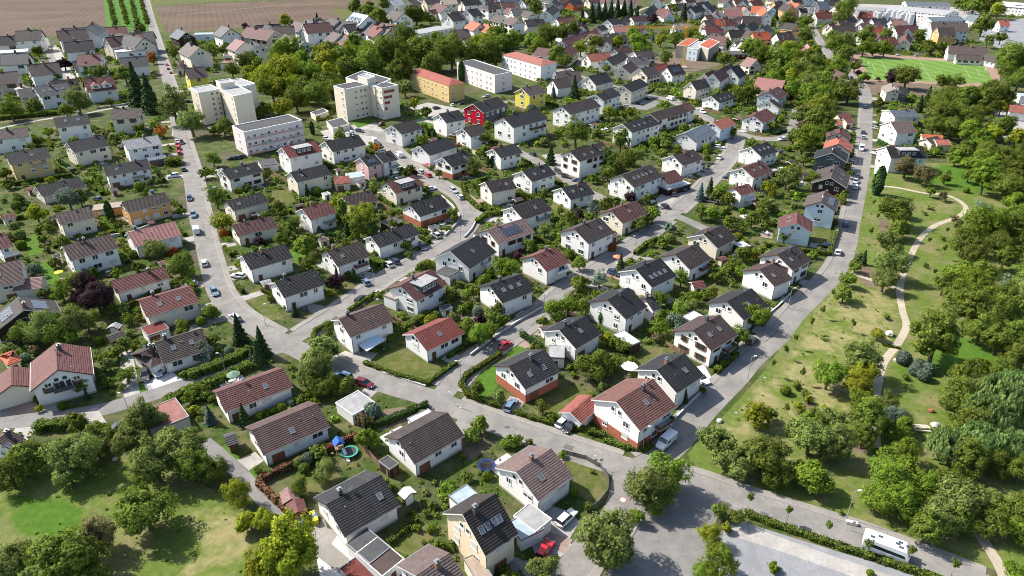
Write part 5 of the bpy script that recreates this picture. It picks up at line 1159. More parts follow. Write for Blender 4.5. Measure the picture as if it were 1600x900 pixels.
# ---------------------------------------------------------------- houses: ridge ends as seen in the photo, roof colour, wall colour
HOUSE_DATA = """
@0 0 4
-40 232 95 222 k w E4 D9
-60 330 178 312 w w f E4 D9
5 338 180 330 g w E4.8 D10
378 178 540 170 g w E4.5 D11
645 170 790 162 m w E3 D9
672 228 880 216 s w E3 D11
420 280 580 268 k c E3 D10
715 320 900 305 w w f E4 D8
742 362 915 348 g w E4.5 D9
450 385 650 366 k w E3 D10
515 495 700 474 r w E5 D11 d2
205 545 415 515 g w E5 D11 k4
100 535 190 520 t w E3 D7 h
-60 555 10 548 g w E5 D10
692 690 878 676 n c E6 D9
332 738 548 712 k w E6 D10 k2
-60 822 175 795 n w E5.5 D9
1162 200 1108 180 s d E4.5 D8
1215 212 1330 208 u b f E3.5 D6
1440 178 1385 160 g w E6 D9
1245 297 1172 265 n c E6 D9
1095 378 1150 376 m c E3 D8 h N
1150 428 1275 415 n y E6 D9
1530 262 1470 243 p c E6 D9
1590 288 1520 262 k w E6 D9
1385 388 1460 386 p w E2.8 D6 f N
1395 345 1475 340 g w E2.8 D5 f N
@400 0 4
92 162 42 148 k w E5.5 D9
315 150 245 130 n b E5.5 D9
522 130 460 113 n c E5.5 D9
705 98 610 78 u w E8 D11 d3
925 80 850 62 n w E6 D10
950 5 985 -15 n w E5 D10
830 2 900 -8 w w E5 D9
238 240 180 212 n w E5.5 D9
305 256 240 236 g w E5.5 D9
535 215 478 198 n c E5.5 D9
600 228 540 208 r c E5.5 D9 S
795 182 735 157 r w E5.5 D9
880 200 820 180 n w E5.5 D9
25 278 -25 255 k w E6 D9
50 392 175 372 p w E3 D8 N
262 358 372 340 p w E3 D8 N
505 320 600 318 p w E3 D8 N
700 298 820 285 n w E4 D8
985 205 1180 168 l w E4 D10 f
1200 42 1128 18 m w E5.5 D9
1075 65 1125 58 m w E4 D6
1190 88 1268 78 b w E6 D10
1315 62 1385 52 k w E6 D10
1420 22 1505 14 b w E7 D10 h
1150 -8 1250 -12 t c E7 D9
1280 0 1390 -8 k w E6 D9
1408 150 1345 130 o w E6 D9
1500 165 1425 146 o w E6 D9 k2
1215 190 1325 182 n w E5.5 D9
1290 240 1388 230 n w E5 D9
1558 102 1498 88 n w E7 D9
1645 118 1584 106 n w E7 D9
1510 -10 1600 -20 s b E8 D10
1355 650 1510 605 k r E5.5 D11 Z
850 785 985 748 b w E5 D10
1140 712 1268 688 k w E5.5 D10
1290 802 1405 775 b w E5 D10
@0 0 1
786 183 840 170 k w E6.8 D12 b
812 15 792 12 m w E5 D8
833 19 815 15 n c E5 D8
933 42 943 38.5 b w E5 D8
949 30 964 27 k w E7 D11
985 26 1009 24 m w E4 D11
1047 20 1039 16 r b E4 D10 S
1052 37 1077 36 t w E4 D9
1079 12 1095 7 k w E6 D10
1114 115 1132 104 m w E5.5 D10
1101 115 1116 109 m w E5 D9
1132 104 1143 99 n w E5 D9
1400 139 1392 130 t c E5 D9
@800 0 4
355 5 425 -5 k o E5 D10
202 28 268 22 m w E4 D8
310 255 470 195 m w E3.5 D9
475 195 535 190 r w E3.5 D8
590 368 690 322 b w E5 D10
640 305 722 285 m w E5 D9
475 478 590 452 k w E4 D11
690 535 800 490 k c E6 D11
250 495 350 482 n w E5 D10
60 552 170 530 n y E6 D10
310 662 500 612 b w E6.5 D11
520 590 630 552 k w E6.5 D10
690 775 870 722 k w E6.5 D11 k4
865 708 1055 655 b w E6 D10
1055 655 1100 640 m w E6 D10
1085 832 1212 775 s w E4.5 D12 k4
1255 768 1350 733 o b E6 D9 k1
1115 512 1205 490 n c E6 D9
1245 602 1355 570 k w E4 D11 k3
880 410 965 392 o w E4 D8
800 430 890 410 n c E5 D10
965 415 1050 400 m w E5 D10 S
@1100 0 8
60 105 130 55 k w E5 D8
300 25 370 -20 g w E5 D9
490 10 520 -20 s w E6 D10
240 125 470 120 p w E5 D11
530 100 490 75 p w E6 D8
600 72 760 80 o w E7 D12
790 145 740 85 o w E8 D10
10 190 100 185 m w E4 D10
235 150 190 130 g w E6 D9
140 165 170 130 p w E6 D9
390 225 480 215 p w E4 D6
480 200 720 205 b c E5 D12
0 325 210 320 r w E7 D10
300 380 510 372 b c E5 D10
600 405 810 395 o a E5 D10
900 410 1100 400 b w E5 D11 k2
1110 395 1200 400 m c E4 D7
870 20 980 15 b a E8 D12
1000 40 1110 60 b a E8 D12
1070 20 1200 50 o c E7 D12
1180 105 1280 100 b c E5 D8
1380 160 1600 150 r c E5 D10
1400 20 1540 15 s g E6 D14
1420 130 1500 120 o c E4 D8
1330 588 1288 548 p c E5 D8
1190 740 1300 710 n w E3 D7
380 530 480 520 p w E4 D8
940 550 1010 530 p w E4 D7
240 655 500 655 g f f E4 D14
665 745 540 712 p c E5 D9
@1130 100 8
95 48 190 5 k w E5 D11
430 165 780 210 p w E4.5 D12
572 352 688 282 m b E5.5 D12 k2
572 462 625 438 b w E4.5 D12
380 640 545 556 m w E5 D11
1520 122 1392 62 m w E5 D9 k1
1570 205 1480 185 t w E4 D8
1420 622 1580 612 m c E3 D6 N
1370 692 1450 687 o c E3 D7 N
1500 682 1600 672 r c E3 D6 N
@1180 200 8
1055 60 1055 5 r c E4 D10 S
1040 200 1065 110 o c E5 D11
960 310 985 215 k g E5.5 D12
945 620 1000 460 n d E4 D12 k2
@1200 0 4
375 150 440 140 r c E5 D8
395 160 532 155 n c E4.5 D10
575 72 695 80 r w E5 D14 P38
570 150 630 135 p w E5 D8
660 150 695 138 p w E5 D6
785 162 920 157 r w E6 D12
880 185 860 152 r b E6 D8
862 240 872 205 r c E5 D8
815 548 875 552 k g E5 D9
755 688 915 688 s w E5 D14 P15
762 760 890 757 x w E6 D14 P25
1510 655 1640 667 o w E4 D10
1560 590 1650 594 u w f E4 D8
960 838 1090 845 o c E2.5 D4 N
985 865 1060 850 n c E3 D7
1040 872 1130 872 o c E3 D6 N
@0 0 1
1340 10 1384 12 l w E7 D25 P10
1392 8 1490 17 l w E8 D30 P10
1414 2 1482 4 s w E9 D30 P10
1448 27 1502 26 s w E8 D16 P18
1454 35 1512 36 n b E8 D12
1464 43 1492 43 n a E7 D10
1488 66 1508 66 k d E4 D12 h
1482 71 1545 74 n w E4.5 D10
1494 85 1536 87 n w E3 D6
1540 84 1566 89 n w E3 D8
1562 2 1640 8 w w E8 D40 P8 S
1535 25 1516 22 s w E5 D10
1560 31 1576 31 o w E5 D9
@1200 225 4
335 360 358 292 n b E6.5 D10 S
178 495 185 425 r b E5 D10 k2
735 15 965 15 k w E6 D12 X
@0 225 4
30 62 285 18 k e E7 D11
415 -8 640 -52 k c E5.5 D11
765 -20 985 -55 l w E5 D10
642 140 920 95 k w E5 D10
220 268 492 205 k c E3 D10
925 95 1035 78 s g f E2.5 D5 N
342 440 560 390 n c E5 D9
758 368 1030 302 b a E5 D9
795 555 1085 482 p w E4 D11
388 638 690 560 q w E5.5 D11
690 858 1025 765 r w E3.5 D8
-60 575 30 552 m w E5 D11
-80 762 130 722 q c E5 D14
90 850 265 828 p c E3 D7 N
580 398 760 375 t a f E2.8 D6 N
0 450 90 430 m c E2.5 D4 N
1385 165 1600 113 k w E5 D10 k2
1415 358 1635 300 k c E4 D9
1450 508 1700 450 m c E3.5 D9
1512 700 1780 625 k w E4.5 D10
@400 225 4
160 22 368 -20 r w E7 D11 X
430 -15 640 -58 k w E5 D11
210 178 430 128 k c E5.5 D10
650 88 745 64 k p E5.5 D10 S
745 64 840 40 k w E5.5 D10
1020 12 1200 -42 k w E4.5 D11
1165 85 1310 42 k w E5 D11 B
1480 30 1620 -2 k w E5 D10
815 240 990 192 r c E4.5 D11 X
540 335 715 288 q w E3 D10
285 405 450 358 m w E5 D10
960 378 1152 318 k w E4 D11 B k1
715 578 970 495 k w E4 D9
445 672 650 608 b w E4.5 D11
115 865 370 785 k w E4.5 D10
1215 672 1390 570 k w E4.5 D13 P30 k1
1445 538 1675 465 x w E4.5 D11 S
905 885 1100 783 m w E5 D11 X
1430 238 1590 208 b c E5 D10
480 208 580 195 o c E2.8 D7 N
570 200 665 185 u w f E2.8 D6 N
20 120 125 105 g w f E3 D8 N
805 500 890 470 g d f E2.5 D5 N
@800 225 4
62 170 215 124 k w E5 D11 k2
362 45 565 -12 b w E7 D11 k3
0 395 182 335 b w E4.5 D11 b
308 275 460 238 k w E4 D11 k2
688 196 868 130 b w E6 D12 k5
918 188 1018 160 m w E4 D10 N
1003 72 1135 33 b w E5 D11
618 415 780 355 m c E4.5 D11 k1
390 530 552 462 b w E5.5 D12
135 700 275 645 m w E4.5 D11
1195 565 1320 506 b c E4 D11 k1
1022 690 1155 625 b w E4.5 D11 b
772 785 930 715 k w E4.5 D12 k4
1440 150 1560 105 m w E5 D11 k2
1492 20 1600 -12 k w E5 D11 k3
1390 275 1480 250 m w E5 D7
1120 865 1195 855 r c E2.2 D4 N
945 275 1090 235 w d f E2.4 D5 N
1405 636 1470 622 w d f E2.3 D4 N
@0 0 1
692 428 710 417.5 g w f E3 D5 N
608 465 629.5 453 t w f E3.2 D4.5 N
765 446 815 428 k w E4.5 D11 k3
1187 421 1215 410 q w E4.5 D11
1215 398 1244 383 b w E5 D11
37 484 28 464 b d E3.5 D14 T
217 470 299 447 r c E4.5 D11 P22 k2
338 613.8 443 575.5 m w E3.2 D9
622 687 700 645 b w E3.5 D10 V
806.5 738 862 701 x w E4 D11
@0 450 4
965 345 1260 255 b w E3 D11 k2
860 405 955 362 q w E2.8 D9 h
360 512 352 340 m w E4.6 D11.4 P30 Y
70 608 68 490 m c E2.6 D10 N
80 580 235 535 m c E2.4 D5 N
0 420 95 385 o c E2.5 D6 h N
985 730 1070 850 p c f E2.6 D7 N
668 300 765 265 n d E2.2 D4 N
900 275 1035 228 r w f E2.6 D5 N
700 238 722 215 l w E1.9 D3 N
@400 450 4
-28 892 385 722 q w E3.2 D10 k1
518 198 795 98 q w E5 D10
985 290 1220 185 r w E3.5 D9.6 P26 k1
548 757 692 678 l w f E2.5 D6 N
965 835 1098 772 w w f E2.4 D2.5 N
@800 450 4
598 75 730 -2 k w E5 D12
832 68 882 53 k w E4 D7
295 265 460 175 k w E4 D10.5 k1
-20 492 205 385 k w E4 D11 B k2
1133 265 1300 170 q w E5 D11 k2
1345 85 1500 3 k w E4 D11 k1
905 515 1080 410 k w E4.5 D11 V
650 712 885 570 h w E5.5 D12.5 k1 B b
362 778 488 668 v w E2.5 D5.5 N
665 278 770 350 w d f E2.5 D3.5 N
1097 198 1175 162 w d f E2.6 D4 N
225 395 330 400 l w f E2.8 D5 N
@400 675 4
440 455 785 270 k w E3.5 D11 V
1290 515 1500 385 b j E6 D11 P38 k4
1000 900 1210 757 x w E4 D11
635 760 768 658 g w f E2.8 D6 N
703 832 843 722 n w f E2.8 D6.5 N
585 930 695 850 r w f E2.8 D6 N
1260 450 1375 375 u w f E4.2 D5 N
1350 880 1440 838 t c f E2.6 D6 N
922 345 965 385 w w E2.2 D2.6 N
800 210 860 170 g d f E2.2 D3.2 N
@800 675 4
60 482 198 585 l w f E2.7 D4 N
42 530 132 640 u w f E2.7 D4.5 N
@0 675 4
-30 60 70 -10 q w E3 D8
1400 30 1470 5 g d E2.2 D4 N
"""
def parse(txt):
    ox = oy = 0; k = 1
    for ln in txt.strip().splitlines():
        t = ln.split()
        if not t: continue
        if t[0][0] == '@': ox, oy, k = float(t[0][1:]), float(t[1]), float(t[2]); continue
        yield t, ox, oy, k
for t, ox, oy, k in parse(HOUSE_DATA):
    a = [float(x) for x in t[:4]]; house(ox + a[0]/k, oy + a[1]/k, ox + a[2]/k, oy + a[3]/k, t[4], t[5], t[6:])

# apartment blocks
def apt(name, look, cat, u, v): r = link(name, None); p = P(u, v); r.location = (0, 0, 0); tag(r, "", cat, "apartment blocks", label=look); return r
def z8(ox, oy, k, *pts): return [(ox + x / k, oy + y / k) for x, y in pts]
r = apt("apartment_tower", "cream apartment tower of three flat-roofed wings beside the yellow house", "apartment block", 350, 170)
q = z8(280, 90, 8, (135, 385), (240, 445), (500, 398), (520, 405), (680, 490), (910, 438), (600, 300), (790, 368), (950, 328), (455, 295), (515, 330), (690, 305))
block(r, *q[0:3], 15.5, 'c', 'l', 6, [.72], [.62, .88], name="wing"); block(r, *q[3:6], 15.5, 'c', 'l', 6, [.12, .85], [], name="wing"); block(r, *q[6:9], 15.6, 'c', 'l', 6, [.5], [.4], name="wing"); block(r, *q[9:12], 18.0, 'c', 'l', 0, [], [], name="stair_core")
HOUSES.append((P(350, 188).x, P(350, 188).y, 0, 18, 18, False))
r = apt("apartment_tower", "beige apartment tower with dark red window panels on its corner", "apartment block", 575, 170)
q = z8(500, 90, 8, (168, 360), (305, 405), (598, 345), (640, 345), (772, 388), (978, 350), (345, 265), (420, 300), (600, 225), (700, 205), (770, 260), (890, 268), (470, 235), (590, 275), (690, 240))
block(r, *q[0:3], 15.5, 'c', 'g', 5, [.75], [.45, .68, .85], name="wing"); ab = block(r, *q[3:6], 15.5, 'c', 'g', 5, [.15, .5, .85], [], name="wing"); block(r, (540, 122), (585, 136), (611, 124), 15.3, 'c', 'g', 5, [], [], name="wing"); block(r, *q[12:15], 18.5, 'c', 'l', 0, [], [], name="stair_core")
e = (ab[2] - ab[1]); Le = e.length; e.normalize(); rp_ = plain("panel_red_brown", (.20, .05, .03), .6)
for j in range(4):
    for i in range(4 - j):
        pm = MB(); pm.box(-.75, -.06, 0, .75, .02, 1.3); x = ab[1] + e * (Le * (.14 + .165 * i) + .3); pm.build("window_panel", [rp_], r, (x.x + e.y * .03, x.y - e.x * .03, 13.0 - j * 2.75), math.atan2(e.y, e.x))
gl = MB(); s0 = P(577, 135, 15); gl.box(-1.2, -.1, 0, 1.2, .1, 16.5); gl.build("stair_glazing", [plain("dark_stair_glass", (.045, .02, .015), .2, .6)], r, tuple(P(578, 178)) , 0)
HOUSES.append((P(575, 182).x, P(575, 182).y, 0, 17, 15, False))
r = apt("apartment_block", "orange apartment block with red hipped roof behind the parking yard", "apartment block", 683, 150)
q = z8(620, 60, 5.714, (105, 300), (462, 425), (600, 392)); block(r, *q, 9.3, 'a', 'v', 3, [.06, .16, .3, .4, .5, .6, .7, .86, .93], [.25], hip=True, name="wing", wmat=wm('e'))
r = apt("apartment_block", "pale pink apartment block with grey flat roof and balconies", "apartment block", 757, 120)
q = z8(620, 60, 5.714, (535, 218), (875, 332), (1030, 300)); block(r, *q, 10.2, 'p', 'g', 3, [.1, .2, .3, .42, .55, .65, .8, .9], [.5], name="wing", wmat=wall_mat("render_pale_pink", (.76, .655, .64)))
r = apt("apartment_block", "white apartment block with bright red hipped roof and open garages", "apartment block", 827, 105)
q = z8(620, 60, 5.714, (940, 148), (1285, 245), (1425, 213)); block(r, *q, 10.2, 'w', 'o', 3, [.06, .15, .25, .35, .5, .62, .74, .86], [.5], hip=True, name="wing")
r = apt("apartment_block", "pink and white apartment block with flat roof below the cream tower", "apartment block", 418, 212)
block(r, (362.5, 197.5), (381, 207.5), (472, 188.5), 10.0, 'w', 'g', 3, [.5], [.06, .16, .28, .4, .52, .64, .76, .9], name="wing", wmat=wall_mat("render_pale_pink", (.76, .655, .64)))
pa, pb, pc_ = P(362.5, 197.5, 10), P(381, 207.5, 10), P(472, 188.5, 10); ee = (pc_ - pb); Lb = ee.length; ee.normalize(); PINKB = plain("facade_band_pink", (.56, .33, .33), .9)
for j in range(3):
    m = MB(); m.box(.3, -.05, 0, Lb - .3, .02, .75); m.build("facade_band", [PINKB], r, (pb.x + ee.y * .03, pb.y - ee.x * .03, .05 + j * 3.2), math.atan2(ee.y, ee.x))
for x0 in (.30, .80):
    for j in range(3): m = MB(); m.box(0, -1.1, 0, 3.6, -.06, .15); m.box(0, -1.1, .15, 3.6, -1.02, 1.05); m.build("balcony", [CONC], r, (pb.x + ee.x * Lb * x0, pb.y + ee.y * Lb * x0, .3 + j * 3.2), math.atan2(ee.y, ee.x))
for lb, qq, h in (("long row of flat garages beside the beige tower", [(485, 176), (493, 181), (513, 174)], 2.6), ("second flat garage row beside the beige tower", [(510, 190), (520, 201), (546, 194)], 2.6), ("white flat garages beside the red-roofed white block", [(868, 113), (876, 122), (901, 115)], 2.8)):
    r = link("garage_row", None); tag(r, "", "garage", "garages and sheds", label=lb); block(r, *qq, h, 'c', 'g', 0, [], [], name="wall", parapet=.15)
r = link("construction_building", None); tag(r, "", "building", None, label="unfinished grey building with two orange roofs at the crane")
sc_ = plain("scaffold_net", (.36, .34, .27), .9, var=.25, nscale=.5)
block(r, (1057, 71), (1076, 72), (1092, 61), 8.6, 'w', 'o', 0, [], [.3, .7], name="wing", wmat=sc_, parapet=.1); block(r, (1091.5, 70.5), (1107.5, 76.5), (1124.5, 65.5), 8.6, 'w', 'o', 1, [], [.25, .6], name="wing", wmat=sc_, parapet=.1); block(r, (1074, 75), (1090, 77), (1106, 66), 8.0, 'b', 'l', 2, [.3, .7], [], name="middle_wing", parapet=.1)

# yellow tower crane on the building site
cy = plain("crane_yellow", (.62, .33, .03), .5, .4); r = link("tower_crane", None); cb = P(1067, 106); r.location = cb; tag(r, "", "crane", None, label="yellow lattice tower crane over the orange-roofed building site")
def lattice(p0, p1, w, n, name):
    m = MB(); p0, p1 = Vector(p0), Vector(p1); d = (p1 - p0); L = d.length; d.normalize(); a = d.orthogonal().normalized() * w / 2; b = d.cross(a).normalized() * w / 2
    C = [a + b, a - b, -a - b, -a + b]
    for c in C: m.tube([p0 + c, p1 + c], .09, 4)
    for i in range(n):
        for k in range(4): x, y = C[k], C[(k + 1) % 4]; m.tube([p0 + d * (L * i / n) + x, p0 + d * (L * (i + 1) / n) + y], .06, 4)
    m.build(name, [cy], r)
lattice((0, 0, 0), (0, 0, 26), 1.5, 18, "mast"); lattice((0, 0, 26), (-44, -2, 26.4), 1.1, 30, "jib"); lattice((0, 0, 26), (12, .6, 26), 1.1, 8, "counter_jib"); lattice((0, 0, 26), (0, 0, 31), .8, 4, "tower_head")
m = MB(); m.box(9, -.8, 24.4, 11.5, .9, 26); m.build("counterweight", [CONC], r); m = MB(); m.box(-1.9, -1.9, 24, -.8, -.6, 26); m.build("cab", [cy], r); m = MB(); m.box(-2.6, -2.6, -.2, 2.6, 2.6, .8); m.build("base_frame", [CONC], r)
# factory silos
sm = plain("silo_metal", (.52, .53, .54), .45, .5, .35); cm = None
for x, y in ((715, 120), (788, 128), (850, 138), (912, 148), (968, 156), (1010, 166), (640, 190), (600, 150), (745, 205), (690, 150), (830, 240), (560, 140), (880, 170)):
    u, v = 1300 + x / 8, y / 8; h = 12.0 if y < 185 else 8.0; p = P(u, v, h); rr = 2.5
    r = link("silo", None, None, (p.x, p.y, 0)); k_ = int(h)
    if ('silo', k_) not in DM:
        a = MB(); a.tube([(0, 0, 0), (0, 0, h - .8)], rr, 16); b = MB(); b.tube([(0, 0, h - .8), (0, 0, h), (0, 0, h + .3)], [rr + .05, rr * .35, .3], 16); c = MB(); c.tube([(rr + .2, 0, 0), (rr + .2, 0, h)], .15, 5); DM[('silo', k_)] = (a.mesh("tank", [sm]), b.mesh("dome", [sm]), c.mesh("ladder", [METAL]))
    for nm, me in zip(("tank", "dome", "ladder"), DM[('silo', k_)]): link(nm, me, r)
    tag(r, f"{'tall' if h > 9 else 'short'} pale metal silo", "silo", "factory silos", u, v)
